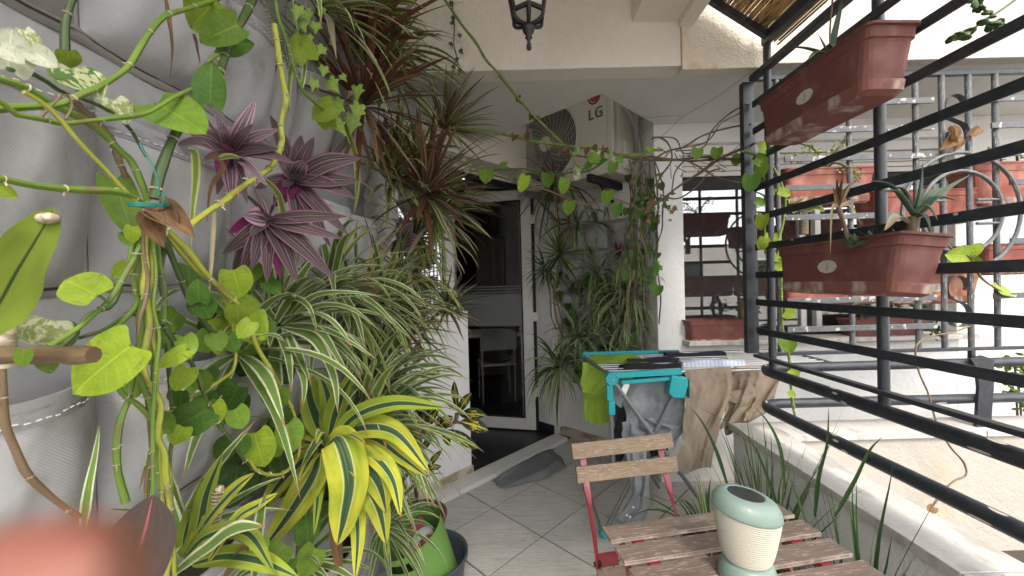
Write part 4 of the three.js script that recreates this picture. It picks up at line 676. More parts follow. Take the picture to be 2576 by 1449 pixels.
  // grey rag on the floor by the threshold
  t = thing('rag', 'grey frayed rag lying on the floor tiles by the threshold', 'rag');
  const rag = grid(56, 30, (u, v) => { const A = [[1242, 1213], [1292, 1180], [1345, 1142], [1392, 1130]], B = [[1256, 1228], [1320, 1220], [1385, 1200], [1428, 1172]]; const a = lineAt(A, u), b = lineAt(B, u); const p = onY(lerp(a[0], b[0], v) + 3 * Math.sin(v * 9 + u * 3), lerp(a[1], b[1], v) + 2 * Math.sin(u * 13), 0.004); const e = Math.min(1, 6 * Math.min(u, 1 - u, v, 1 - v)); p.y += 0.006 + e * (0.014 + 0.034 * Math.pow(Math.max(0, Math.sin(v * 6.4 + u * 2.2 + 0.6)), 2) + 0.02 * Math.pow(fbm(u * 0.5, v * 0.5, 8, 8, 3, 4), 2)); return p; });
  part(t, 'cloth', rag, M.ragGrey);
  part(t, 'frayed_edge', merge(Array.from({ length: 46 }, (_, i) => { const a = lineAt([[1242, 1213], [1292, 1180], [1345, 1142], [1380, 1131]], i / 46), p = onY(a[0], a[1], 0.012), q = onY(a[0] - rr(2, 7), a[1] - rr(3, 9), 0.006 + 0.004 * rnd()); return rod(p, q, 0.0018, 4); })), M.ragGrey, 'stuff');
}
// ---------------------------------------------------------------- tub with the green container
{
  const t = thing('tub', 'dark grey plastic tub on the floor below the yellow dracaena', 'tub', null, V(-0.40, 0.0, -1.70));
  part(t, 'body', new THREE.LatheGeometry([[0, 0.004], [0.135, 0.004], [0.14, 0.012], [0.162, 0.195], [0.172, 0.198], [0.173, 0.214], [0.165, 0.214], [0.155, 0.19], [0.132, 0.016], [0, 0.016]].map(([a, b]) => new THREE.Vector2(a, b)), 48), M.tubGrey);
  const g = thing('green_container', 'leaning green plastic container with a slotted handle in the tub', 'container', null, V(-0.37, 0.05, -1.70)); g.rotation.set(0.22, 0, 0.30); g.rotateY(-0.35);
  const R = (y) => 0.115 + 0.03 * y / 0.34, wall = (a0, a1, y0f, y1f, n = 30) => grid(n, 8, (u, v) => { const a = lerp(a0, a1, u), y = lerp(y0f(a), y1f(a), v); return V(R(y) * Math.cos(a), y, R(y) * Math.sin(a)); });
  const top = () => 0.34;
  const P2 = Math.PI * 2; part(g, 'wall', wall(0, P2, () => 0, (a) => top(a) - 0.075, 48), M.tubGreen); part(g, 'rim', wall(0, P2, (a) => top(a) - 0.032, (a) => top(a), 48), M.tubGreen);
  part(g, 'handle_side', wall(1.7, P2 + 0.75, (a) => top(a) - 0.0752, (a) => top(a) - 0.0318, 40), M.tubGreen);
  part(g, 'floor', new THREE.CircleGeometry(0.114, 30).rotateX(-Math.PI / 2).translate(0, 0.004, 0), M.tubGreen);
  const s = thing('sandal', 'pink and white sandal lying in the green container', 'sandal', null, V(-0.42, 0.29, -1.68)); s.rotation.set(0.3, 0.6, 0.5);
  part(s, 'sole', new RoundedBoxGeometry(0.085, 0.022, 0.2, 3, 0.011), M.pink); part(s, 'strap', new THREE.TorusGeometry(0.042, 0.012, 8, 20, Math.PI).scale(1, 0.8, 2.0), M.whitePlain); part(s, 'strap', new THREE.TorusGeometry(0.043, 0.010, 8, 20, Math.PI).scale(1, 0.8, 1.6).translate(0, 0, 0.05), M.pink);
  const w = thing('watering_pot', 'dull red pot standing inside the green container', 'pot', null, V(-0.41, 0.10, -1.70)); part(w, 'body', new THREE.LatheGeometry([[0, 0], [0.05, 0], [0.065, 0.12], [0.07, 0.125], [0.07, 0.135], [0.06, 0.13], [0.045, 0.01], [0, 0.01]].map(([a, b]) => new THREE.Vector2(a, b)), 28), M.redDull);
}
// ---------------------------------------------------------------- leaves: textures and shapes
const leafMat = (f, w = 64, h = 256, o = {}) => { const map = colorTex(w, h, f); return [1, 0.8, 1.16].map((k) => phy({ map, color: lin(k, k, k), roughness: 0.9, specularIntensity: 0.5, transmission: 0.28, thickness: 0, clearcoat: 0.10, clearcoatRoughness: 0.4, ...o })); };
const Q = (u) => Math.abs(u * 2 - 1);
const veins = (u, v, n = 9, k = 2.2) => { const q = Q(u), x = (v * n - q * k * 0.5) % 1; const s = smooth(0.36, 0.5, Math.abs(((x + 1) % 1) - 0.5)); return s * smooth(0.02, 0.2, q); };
const pothosTex = (a, b, mark = 0, markC = [0.62, 0.66, 0.42], s = 1) => leafMat((u, v) => {
  const q = Q(u), n = fbm(u, v, 4, 5, 4, s), f = fbm(u, v, 30, 40, 2, s + 3); let c = mixc(a, b, clamp(0.25 + 0.9 * (n - 0.4) + 0.25 * veins(u, v)));
  const k = 0.9 + 0.2 * f; c = [c[0] * k, c[1] * k, c[2] * k];
  if (mark) { const m = smooth(1 - mark, 1.04 - mark, fbm(u + 0.3 * q, v, 7, 4, 4, s + 20) * 0.75 + 0.3 * fbm(u, v, 20, 9, 2, s + 4)); c = mixc(c, markC, m); }
  const spot = smooth(0.70, 0.74, fbm(u, v, 9, 11, 3, s + 61)) * 0.75, dust = smooth(0.5, 0.8, fbm(u, v, 14, 18, 3, s + 70)) * 0.08, vn = veins(u, v, 7, 2.6) * 0.22; c = mixc(c, [c[0] * 1.5 + 0.03, c[1] * 1.4 + 0.03, c[2] * 1.4], vn); c = mixc(c, [0.30, 0.31, 0.22], dust); c = mixc(c, [0.20, 0.13, 0.05], spot * (0.4 + 0.6 * smooth(0.6, 0.95, q)));
  return mixc(c, [c[0] * 1.5 + 0.05, c[1] * 1.35 + 0.05, c[2] * 1.3], (1 - smooth(0.02, 0.06, q)) * 0.7);
}, 96, 128, { clearcoat: 0.22, clearcoatRoughness: 0.3 });
const LM = {
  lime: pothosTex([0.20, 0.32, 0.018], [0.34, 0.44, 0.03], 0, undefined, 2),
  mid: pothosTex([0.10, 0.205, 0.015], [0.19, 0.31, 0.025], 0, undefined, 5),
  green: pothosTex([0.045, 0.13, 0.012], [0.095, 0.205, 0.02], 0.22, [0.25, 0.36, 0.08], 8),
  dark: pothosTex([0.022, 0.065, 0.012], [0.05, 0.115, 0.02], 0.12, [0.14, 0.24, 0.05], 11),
  pale: pothosTex([0.25, 0.33, 0.10], [0.42, 0.48, 0.22], 0.5, [0.60, 0.63, 0.45], 14),
  white: pothosTex([0.55, 0.60, 0.44], [0.68, 0.70, 0.58], 0.16, [0.20, 0.32, 0.07], 17),
  marble: pothosTex([0.07, 0.17, 0.03], [0.12, 0.24, 0.05], 0.46, [0.55, 0.60, 0.33], 19),
  ivy: pothosTex([0.19, 0.33, 0.05], [0.34, 0.46, 0.10], 0.3, [0.5, 0.56, 0.22], 23),
  ivyDark: pothosTex([0.03, 0.085, 0.02], [0.07, 0.15, 0.04], 0.25, [0.25, 0.32, 0.14], 29),
  spider: leafMat((u, v) => { const q = Q(u), n = fbm(u, v, 24, 3, 3, 4), e = smooth(0.58, 0.7, q + 0.05 * (n - 0.5)); const g = mixc([0.09, 0.17, 0.03], [0.16, 0.26, 0.06], n); const tip = smooth(0.92, 0.97, v + 0.05 * n), sp = smooth(0.68, 0.74, fbm(u, v, 6, 14, 3, 44)) * 0.6; return mixc(mixc(mixc(g, [0.56, 0.60, 0.40], e), [0.30, 0.24, 0.11], sp), [0.30, 0.18, 0.09], tip); }),
  spiderLime: leafMat((u, v) => { const q = Q(u), n = fbm(u, v, 24, 3, 3, 14), e = smooth(0.45, 0.62, q + 0.08 * (n - 0.5)); const g = mixc([0.11, 0.17, 0.03], [0.20, 0.27, 0.06], n); const tip = smooth(0.95, 1, v + 0.03 * n); return mixc(mixc(g, [0.42, 0.46, 0.16], e), [0.33, 0.22, 0.10], tip); }),
  spiderDark: leafMat((u, v) => { const q = Q(u), n = fbm(u, v, 24, 3, 3, 24), e = smooth(0.62, 0.75, q); return mixc(mixc([0.035, 0.07, 0.022], [0.07, 0.12, 0.035], n), [0.36, 0.38, 0.26], e); }),
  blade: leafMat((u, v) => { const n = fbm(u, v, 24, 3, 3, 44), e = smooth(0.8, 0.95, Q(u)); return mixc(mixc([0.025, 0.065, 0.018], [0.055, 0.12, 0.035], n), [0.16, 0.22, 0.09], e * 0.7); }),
  lemon: leafMat((u, v) => { const q = Q(u), n = fbm(u, v, 30, 3, 3, 7), m = fbm(u, v, 5, 6, 3, 9), band = 1 - smooth(0.20, 0.26, q + 0.03 * (n - 0.5)), line = smooth(0.25, 0.28, q) * (1 - smooth(0.31, 0.35, q)); const edge = mixc([0.20, 0.29, 0.02], [0.52, 0.50, 0.045], clamp(m * 1.5 - 0.35 + 0.3 * v)); let c = mixc(edge, [0.03, 0.075, 0.03], band); c = mixc(c, [0.55, 0.58, 0.38], line * 0.7); c = mixc(c, [0.14, 0.19, 0.10], band * smooth(0.5, 0.75, n) * 0.6); return mixc(c, [0.26, 0.13, 0.05], smooth(0.965, 1, v + 0.03 * (m - 0.5))); }, 96, 256),
  lemonGreen: leafMat((u, v) => { const q = Q(u), n = fbm(u, v, 30, 3, 3, 17), m = fbm(u, v, 5, 6, 3, 19), band = 1 - smooth(0.22, 0.30, q), line = smooth(0.28, 0.31, q) * (1 - smooth(0.33, 0.37, q)); let c = mixc(mixc([0.15, 0.23, 0.02], [0.34, 0.40, 0.035], m), [0.03, 0.08, 0.03], band); return mixc(c, [0.5, 0.55, 0.35], line * 0.6); }, 96, 256),
  rhoeo: leafMat((u, v) => { const n = fbm(u, v, 16, 2, 3, 3), m = fbm(u, v, 3, 4, 3, 6), q = Q(u) + 0.05 * (n - 0.5); const line = (c, w) => 1 - smooth(w * 0.4, w, Math.abs(q - c)); const g = mixc([0.045, 0.05, 0.035], [0.095, 0.09, 0.068], m), p = mixc([0.36, 0.19, 0.27], [0.5, 0.34, 0.4], n); let c = mixc(g, p, clamp(0.8 * line(0.22, 0.07) + 0.5 * line(0.5, 0.05) + 0.6 * smooth(0.74, 0.82, q))); c = mixc(c, [0.12, 0.04, 0.075], 0.3 * smooth(0.45, 0.7, fbm(u, v, 3, 3, 3, 33))); return mixc(c, [0.27, 0.055, 0.16], smooth(0.86, 0.94, q) * 0.85); }, 96, 256),
  rhoeoPink: leafMat((u, v) => { const n = fbm(u, v, 16, 2, 3, 13), q = Q(u) + 0.06 * (n - 0.5); const p = mixc([0.44, 0.24, 0.34], [0.56, 0.36, 0.45], n); const dark = clamp((1 - smooth(0.06, 0.12, Math.abs(q - 0.12))) + (1 - smooth(0.08, 0.13, Math.abs(q - 0.52)))); return mixc(mixc(p, [0.10, 0.11, 0.095], dark * 0.95), [0.30, 0.08, 0.2], smooth(0.9, 0.96, q) * 0.7); }, 96, 256),
  rhoeoBack: leafMat((u, v) => { const n = fbm(u, v, 18, 2, 3, 9); return mixc([0.16, 0.015, 0.085], [0.26, 0.04, 0.145], n); }),
  red: leafMat((u, v) => { const q = Q(u), n = fbm(u, v, 20, 3, 3, 5), m = fbm(u, v, 3, 4, 3, 8); const a = mixc([0.075, 0.028, 0.014], [0.165, 0.066, 0.03], n); return mixc(a, [0.10, 0.10, 0.025], (1 - smooth(0.15, 0.6, q)) * clamp(1.6 * m - 0.35)); }),
  tricolor: leafMat((u, v) => { const q = Q(u), n = fbm(u, v, 20, 3, 3, 25), c = 1 - smooth(0.3, 0.4, q), cr = smooth(0.34, 0.42, q) * (1 - smooth(0.7, 0.8, q)), e = smooth(0.74, 0.86, q); let k = mixc([0.07, 0.12, 0.04], [0.11, 0.17, 0.06], n); k = mixc(k, [0.42, 0.43, 0.24], cr); return mixc(k, [0.30, 0.11, 0.10], e * 0.7); }),
  tricolorRed: leafMat((u, v) => { const q = Q(u), n = fbm(u, v, 20, 3, 3, 35), cr = smooth(0.34, 0.42, q) * (1 - smooth(0.7, 0.8, q)); return mixc(mixc([0.10, 0.045, 0.022], [0.15, 0.075, 0.035], n), [0.30, 0.24, 0.12], cr * 0.7); }),
  croton: leafMat((u, v) => { const q = Q(u), n = fbm(u, v, 8, 16, 3, 5), mid = 1 - smooth(0.10, 0.2, q + 0.15 * (n - 0.5)), bl = smooth(0.62, 0.66, fbm(u, v, 7, 12, 3, 8)) * smooth(0.3, 0.6, v); return mixc([0.018, 0.04, 0.014], [0.55, 0.47, 0.06], clamp(mid + bl)); }, 96, 192),
  aloe: leafMat((u, v) => { const n = fbm(u, v, 6, 10, 4, 2), e = smooth(0.9, 0.97, Q(u)); return mixc(mixc([0.04, 0.065, 0.045], [0.075, 0.11, 0.07], n), [0.2, 0.22, 0.12], e * 0.6); }, 64, 256, { transmission: 0 }),
  jade: leafMat((u, v) => { const n = fbm(u, v, 5, 5, 3, 2); return mixc([0.16, 0.25, 0.06], [0.32, 0.40, 0.13], n); }, 32, 32, { transmission: 0.1 }),
  dry: leafMat((u, v) => { const n = fbm(u, v, 14, 5, 4, 6); return mixc([0.10, 0.05, 0.022], [0.30, 0.18, 0.09], n); }),
  straw: leafMat((u, v) => { const n = fbm(u, v, 14, 5, 4, 16); return mixc([0.30, 0.24, 0.14], [0.48, 0.42, 0.28], n); }),
  fern: leafMat((u, v) => { const n = fbm(u, v, 6, 8, 3, 6); return mixc([0.06, 0.12, 0.02], [0.15, 0.22, 0.045], n); }, 32, 64),
  epi: leafMat((u, v) => { const q = Q(u), n = fbm(u, v, 5, 6, 4, 6); const mid = 1 - smooth(0.02, 0.08, q); return mixc(mixc([0.15, 0.23, 0.02], [0.25, 0.34, 0.03], n), [0.02, 0.05, 0.015], mid); }, 96, 192),
  plum: leafMat((u, v) => { const q = Q(u), n = fbm(u, v, 20, 4, 4, 6), mid = 1 - smooth(0.015, 0.05, q); return mixc(mixc([0.05, 0.038, 0.034], [0.085, 0.062, 0.055], n), [0.45, 0.10, 0.13], mid); }, 96, 192),
};
const stemTex = (a, b, s) => std({ map: colorTex(256, 32, (u, v) => { const n = fbm(u, v, 8, 3, 4, s), st = fbm(u, v, 4, 14, 2, s + 5); const br = smooth(0.6, 0.72, fbm(u, v, 6, 2, 4, s + 31)); return mixc(mixc(a, b, clamp(0.2 + n * 0.7 + 0.5 * (st - 0.5))), [0.15, 0.105, 0.055], br * 0.65); }), roughness: 0.5 });
const SM = { green: stemTex([0.07, 0.15, 0.02], [0.19, 0.28, 0.04], 3), yellow: stemTex([0.24, 0.29, 0.035], [0.42, 0.42, 0.06], 6), dark: stemTex([0.03, 0.065, 0.018], [0.07, 0.12, 0.03], 9), brown: stemTex([0.09, 0.055, 0.03], [0.22, 0.15, 0.08], 12), twig: stemTex([0.05, 0.035, 0.024], [0.14, 0.10, 0.07], 15), node: stemTex([0.45, 0.38, 0.28], [0.62, 0.55, 0.42], 18), purple: stemTex([0.22, 0.03, 0.06], [0.3, 0.06, 0.09], 21) };
const caneMat = std({ map: colorTex(256, 16, (u, v) => { const n = fbm(u, v, 30, 3, 3, 3), r = smooth(0.30, 0.48, Math.abs(((u * 22 + 0.2 * n) % 1) - 0.5)); return mixc(mixc([0.17, 0.13, 0.085], [0.28, 0.23, 0.16], n), [0.06, 0.045, 0.03], r); }), roughness: 0.8 });

// strap leaf along a curve: wfn(t) is half width, fold lifts the edges, N hints which way the upper face looks
function strap(c, wfn, o = {}) {
  const { seg = 12, cols = 2, fold = 0.25, N = V(0.3, 0.9, 0.5), wave = 0, wn = 7, ph = 0, twist = 0 } = o;
  const Ts = c.getTangent ? c : curve(c);
  const g = grid(cols * 2, seg, (u, v) => {
    const p = Ts.getPoint(v), T = Ts.getTangent(v), q = u * 2 - 1; let S = T.clone().cross(N); if (S.lengthSq() < 1e-6) S = V(1, 0, 0); S.normalize();
    let n = S.clone().cross(T).normalize(); if (twist) { const a = twist * v; const S2 = S.clone().multiplyScalar(Math.cos(a)).addScaledVector(n, Math.sin(a)); n = n.multiplyScalar(Math.cos(a)).addScaledVector(S, -Math.sin(a)); S = S2; }
    const w = wfn(v); return p.addScaledVector(S, q * w).addScaledVector(n, fold * w * (Math.abs(q) - 0.4) + wave * w * Math.sin(v * wn + (q > 0 ? ph : ph + 2)) * Math.abs(q));
  });
  return g;
}
const wStrap = (w, tip = 0.55) => (v) => w * (0.55 + 0.45 * smooth(0, 0.22, v)) * (v > tip ? Math.pow(Math.max(0, 1 - (v - tip) / (1 - tip)), 0.8) : 1) + 0.0003;
const wLance = (w, pk = 0.42) => (v) => w * Math.max(0.02, Math.pow(Math.sin(Math.PI * Math.pow(clamp(v), Math.log(0.5) / Math.log(pk))), 0.75)) + 0.0003;
// leaf that grows from base along dir and bends under its weight
function grow(base, dir, len, droop, n = 9, curl = 0) {
  const pts = [base.clone()], d = dir.clone().normalize(), p = base.clone(), s = len / n;
  for (let i = 0; i < n; i++) { p.addScaledVector(d, s); pts.push(p.clone()); d.y -= droop * s * (0.4 + 1.2 * i / n); if (curl) d.addScaledVector(V(Math.sin(i + curl), 0, Math.cos(i + curl)), 0.05); d.normalize(); }
  return curve(pts);
}
function rosette(plant, c, axis, n, o = {}) {
  const { len = [0.2, 0.3], w = 0.008, droop = 4, mat = 'spider', spread = [0.25, 1.3], fold = 0.3, tip = 0.55, lance = false, seg = 11, joined = false, az = [0, Math.PI * 2], name = 'leaf', avoid } = o;
  const A = axis.clone().normalize(), X = A.clone().cross(Math.abs(A.y) > 0.9 ? V(1, 0, 0) : V(0, 1, 0)).normalize(), Y = A.clone().cross(X), list = [];
  for (let i = 0; i < n; i++) {
    const a = az[0] + (az[1] - az[0]) * ((i * 0.61803 + rnd() * 0.12) % 1), s = lerp(spread[0], spread[1], Math.pow((i + 0.5) / n, 0.8)) * rr(0.85, 1.12), d = A.clone().multiplyScalar(Math.cos(s)).addScaledVector(X, Math.sin(s) * Math.cos(a)).addScaledVector(Y, Math.sin(s) * Math.sin(a));
    if (avoid && avoid(d)) continue;
    const L = rr(len[0], len[1]), cv = grow(c.clone().addScaledVector(d, 0.006), d, L, droop * rr(0.6, 1.4), 8, rr(0.1, 6));
    const N = d.clone().multiplyScalar(-0.4).add(V(0, 1, 0)).addScaledVector(A, 0.5), g = strap(cv, (lance ? wLance(w * rr(0.8, 1.2)) : wStrap(w * rr(0.8, 1.2), tip)), { seg, cols: 1, fold, N, twist: rr(-0.7, 0.7) });
    const key = Array.isArray(mat) ? mat[Math.floor(rnd() * mat.length)] : mat;
    if (joined) list.push([key, g]); else part(plant, name, g, LM[key][Math.floor(rnd() * 3)]);
  }
  if (joined) { const by = {}; for (const [k, g] of list) (by[k] ||= []).push(g); for (const k in by) part(plant, 'foliage', merge(by[k]), LM[k][0], 'stuff'); }
}
// heart-shaped leaf from the petiole joint (b) to its tip
function heartGeo(b, tipP, N, w, o = {}) {
  const { cup = 0.18, bend = 0.15, lobe = 0.2, nu = 10, nv = 16 } = o; const Tv = tipP.clone().sub(b), L = Tv.length(), T = Tv.divideScalar(L); let n = N.clone().addScaledVector(T, -N.dot(T)).normalize(); const S = T.clone().cross(n);
  const ph = rr(0, 6);
  return grid(nu, nv, (u, v) => {
    const q = u * 2 - 1, a = Math.abs(q), s = Math.pow(v, 1.5), hw = 2.05 * w * L * Math.pow(s + 0.0005, 0.42) * Math.pow(Math.max(0, 1 - s), 0.78) * 1.02;
    const back = (s / 0.085) * Math.exp(1 - s / 0.085), y = L * (s - lobe * Math.pow(a, 1.4) * back);
    return b.clone().addScaledVector(T, y).addScaledVector(S, q * hw).addScaledVector(n, L * (cup * (a * a) * hw / L * 0.8 + 0.03 * a * Math.min(1, 4 * s) - bend * (s - 0.3) * (s - 0.3) + 0.014 * Math.sin(s * 9 + ph + q * 2) * a * Math.min(1, 3 * s)));
  });
}
function heartPx(plant, ub, vb, ut, vt, z, w, key, o = {}) { // traced leaf: joint and tip in the photograph, distance z
  const b = at(ub, vb, z), e = at(ut, vt, z + (o.dz ?? rr(-0.02, 0.02))), view = EYE.clone().sub(b).normalize(); const N = view.multiplyScalar(1).add(V(rr(-0.4, 0.4), rr(-0.1, 0.55), rr(-0.2, 0.3)));
  const m = part(plant, 'leaf', heartGeo(b, e, N, w, { cup: rr(-0.05, 0.3), bend: rr(0.05, 0.3), ...o }), LM[key][Math.floor(rnd() * 3)]);
  if (o.stem) { const s = at(o.stem[0], o.stem[1], o.stem[2] ?? z + 0.02); const midp = s.clone().lerp(b, 0.5).add(V(0, 0.004, 0.004)); part(plant, 'petiole', tube([s, midp, b], 0.0016 * (o.st || 1), 8, 6), SM.green); }
  return m;
}
function strapPx(plant, pts, wpx, key, o = {}) { // traced strap leaf: points are [u, v, z]
  const P = pts.map(([u, v, z]) => at(u, v, z)), c = curve(P), z0 = pts[0][2], w = wpx * z0 / F0 / 2; const view = EYE.clone().sub(P[1]).normalize();
  const N = view.add(V(0, 0.5, 0)).add(V(rr(-0.3, 0.3), 0, rr(-0.2, 0.2)));
  return part(plant, o.name || 'leaf', strap(c, o.lance ? wLance(w, o.pk || 0.42) : wStrap(w, o.tip ?? 0.5), { seg: o.seg || 16, cols: o.cols || 2, fold: o.fold ?? 0.28, wave: o.wave || 0, ph: rr(0, 6), N, twist: o.twist || 0 }), LM[key][o.v ?? Math.floor(rnd() * 3)]);
}
function stemPx(plant, pts, rpx, key, o = {}) { // traced vine; rpx: radius in the measuring grid
  const P = pts.map(([u, v, z]) => at(u, v, z ?? o.z)), z0 = pts[0][2] ?? o.z, r = rpx * z0 / F0, c = curve(P), L = c.getLength(), seg = Math.max(10, Math.round(L / 0.012));
  const ph = rr(0, 9), g = taper(P, (k) => r * (1 - (o.thin || 0) * k) * (1 + 0.09 * Math.sin(k * L * 62 + ph) + 0.07 * Math.sin(k * L * 23 + ph * 2)), Math.min(90, seg), 8); const uv = g.attributes.uv; for (let i = 0; i < uv.count; i++) uv.setXY(i, uv.getX(i) * L * 4, uv.getY(i));
  const s = part(plant, o.name || 'stem', g, SM[key]);
  if (!o.plain) { const n = Math.floor(L / (o.gap || 0.055)), rings = []; for (let i = 1; i <= n; i++) { const k = clamp((i - 0.5 + rr(-0.45, 0.45)) / n), p = c.getPointAt(k), T = c.getTangentAt(k), R = new THREE.Quaternion().setFromUnitVectors(V(0, 0, 1), T); rings.push(new THREE.TorusGeometry(r * 1.0, r * rr(0.10, 0.26), 5, 10, rnd() < 0.4 ? rr(2.5, 5) : 6.283).applyQuaternion(R).translate(p.x, p.y, p.z)); if (rnd() < 0.85) { const d = V(rr(-1, 1), rr(-1, 0.3), rr(0, 1)).normalize(), e = p.clone().addScaledVector(d, r * rr(1.5, 3.4)); rings.push(rod(p, e, r * rr(0.14, 0.3), 5)); } } if (rings.length) part(s, 'node_rings', merge(rings), SM.node, 'stuff'); }
  return s;
}
function ivyGeo(c, dir, N, s) { // five-lobed ivy leaf
  const T = dir.clone().normalize(), n = N.clone().addScaledVector(T, -N.dot(T)).normalize(), S = T.clone().cross(n), lob = [[0, -0.1], [0.18, -0.28], [0.42, -0.22], [0.32, 0.05], [0.56, 0.18], [0.34, 0.36], [0.22, 0.5], [0, 1.0]]; const pts = [...lob, ...lob.slice(1, -1).reverse().map(([x, y]) => [-x, y])];
  const p = [c.x, c.y, c.z], uv = [0.5, 0.3], ix = []; pts.forEach(([x, y]) => { const q = c.clone().addScaledVector(S, x * s).addScaledVector(T, y * s).addScaledVector(n, -0.15 * s * (x * x * 2 + Math.max(0, y - 0.3))); p.push(q.x, q.y, q.z); uv.push(0.5 + x, 0.25 + 0.7 * y); });
  for (let i = 1; i <= pts.length; i++) ix.push(0, i, i % pts.length + 1); const g = new THREE.BufferGeometry(); g.setAttribute('position', new THREE.Float32BufferAttribute(p, 3)); g.setAttribute('uv', new THREE.Float32BufferAttribute(uv, 2)); g.setIndex(ix); g.computeVertexNormals(); return g;
}
function ivyPx(plant, u, v, z, spx, key, ang = null) { const a = ang ?? rr(0, 6.28), c = at(u, v, z), d = V(Math.cos(a), Math.sin(a), rr(-0.3, 0.3)); return part(plant, 'leaf', ivyGeo(c, d, EYE.clone().sub(c).normalize().add(V(rr(-0.5, 0.5), rr(-0.2, 0.6), 0)), spx * z / F0), LM[key][Math.floor(rnd() * 3)]); }
function fern(plant, base, dir, len, droop, w, key = 'fern') { const c = grow(base, dir, len, droop, 8), n = Math.round(len / 0.008), L = []; for (let i = 2; i <= n; i++) for (const s of [-1, 1]) { const k = i / n, p = c.getPoint(k), T = c.getTangent(k), S = T.clone().cross(V(0.3, 0.8, 0.6)).normalize().multiplyScalar(s), l = w * Math.sin(Math.PI * Math.pow(k, 0.7)) + 0.003; L.push(strap(new THREE.LineCurve3(p, p.clone().addScaledVector(S, l).addScaledVector(T, l * 0.4)), (v) => 0.0032 * (1 - v * v) + 0.0002, { seg: 2, cols: 1, fold: 0 })); } const m = part(plant, 'frond', merge([...L, tube(c.getPoints(8), 0.0011, 10, 5)]), LM[key][Math.floor(rnd() * 3)]); return m; }
// ---------------------------------------------------------------- felt pocket planters
function pocketPanel(name, label, Mx, x0, x1, y0, y1, cols, rims, hgt, depth, mat, fine) {
  const t = thing(name, label, 'pocket planter'); t.applyMatrix4(Mx);
  part(t, 'backing', bx(x1 - x0, y1 - y0, 0.006, (x0 + x1) / 2, (y0 + y1) / 2, 0.004), mat);
  rims.forEach((yr, r) => {
    const yb = yr - hgt;
    part(t, 'seam_tape', grid(60, 4, (u, v) => V(lerp(x0, x1, u), yb - 0.012 + 0.024 * v + 0.004 * Math.sin(u * 23 + r) + 0.003 * Math.sin(u * 61), 0.0095 + 0.006 * Math.sin(Math.PI * v) + 0.002 * Math.sin(u * 90 + r))), M.seam);
    for (let i = 0; i + 1 < cols.length; i++) {
      const a = cols[i], b = cols[i + 1], s = hash(i + 3, r + 5, 7) * 20, D = depth * (0.8 + 0.4 * hash(i, r, 3)), w = b - a, sag = 0.012 + 0.02 * hash(i, r, 9), tuck = hash(i, r, 4) * 0.4 - 0.2;
      const f = (u, v, off = 0) => { const q = u * 2 - 1, edge = Math.pow(Math.max(0, 1 - Math.pow(Math.abs(q), 2.6)), 0.62); const prof = Math.pow(Math.sin(Math.PI * (0.5 * v + 0.06 * v)), 0.55); const fold = 0.010 * Math.sin(q * 5 + s + v * 2) * (1 - 0.5 * v) + 0.006 * Math.sin(q * 13 + s * 2 - v * 3) * (1 - v) + 0.016 * Math.max(0, Math.sin(q * 3.1 + tuck * 9 + s)) * (1 - v) * (1 - v) + 0.008 * (fbm(u * 0.5, v * 0.5, 8, 8, 3, Math.floor(s)) - 0.5);
        const yy = lerp(yb + 0.012 * Math.sin(q * 4 + s) * 0.3, yr - sag * (1 - q * q), v); return V(lerp(a + 0.004, b - 0.004, u) + 0.004 * Math.sin(v * 5 + s) * edge, yy, 0.010 + edge * prof * (D + fold) + off); };
      const p = part(t, 'pocket', (() => { const g = grid(22, 18, (u, v) => f(u, v)); const uv = g.attributes.uv; for (let k = 0; k < uv.count; k++) uv.setXY(k, uv.getX(k) * w + i * 0.37, uv.getY(k) * hgt + r * 0.29); return g; })(), mat);
      part(p, 'hem', grid(22, 4, (u, v) => { const q = f(u, 1, 0); const k = v < 0.5 ? 1 - (0.5 - v) * 0.24 : 1, off = v < 0.5 ? 0.0025 : 0.0025 - (v - 0.5) * 0.012; const e = f(u, k, off * Math.min(1, 8 * Math.min(u, 1 - u))); return e; }), mat);
      if (fine) part(p, 'stitching', merge(Array.from({ length: 26 }, (_, k) => { const u0 = 0.05 + k / 28, v0 = 0.90 + 0.012 * hash(k, i, r), A = f(u0, v0, 0.0042), B = f(u0 + 0.018, v0 + 0.004 * (hash(k, r, i) - 0.5), 0.0042); return rod(A, B, 0.0011, 4); })), M.thread, 'stuff');
      part(p, 'soil', grid(14, 4, (u, v) => { const e = f(u, 0.88, -0.003); e.z = lerp(0.01, e.z, v); e.y = yr - 0.045 + 0.008 * Math.sin(u * 17 + s) * v; return e; }), M.soil);
    }
  });
  return t;
}
const LW = new THREE.Matrix4().makeBasis(V(0, 0, -1), V(0, 1, 0), V(1, 0, 0)); LW.setPosition(V(-0.70, 0, 0));
const lwp = (d, y, o) => V(d, y, o).applyMatrix4(LW);
const colsL = [-0.28, 0.02, 0.32, 0.625, 0.925, 1.22, 1.52, 1.82];
pocketPanel('pocket_planter', 'large grey fabric pocket planter covering the left wall', LW, -0.29, 1.83, 0.15, 2.66, colsL, [YH(1.115), YH(0.71), YH(0.302), YH(-0.116), YH(-0.525), YH(-0.93)], 0.288, 0.085, M.felt, true);
pocketPanel('pocket_planter', 'small dark pocket planter in the alcove under the air conditioner', BW, 0.03, 0.80, 0.50, 1.90, [0.04, 0.29, 0.54, 0.79], [1.88, 1.60, 1.32, 1.04, 0.76], 0.215, 0.055, M.felt, false);
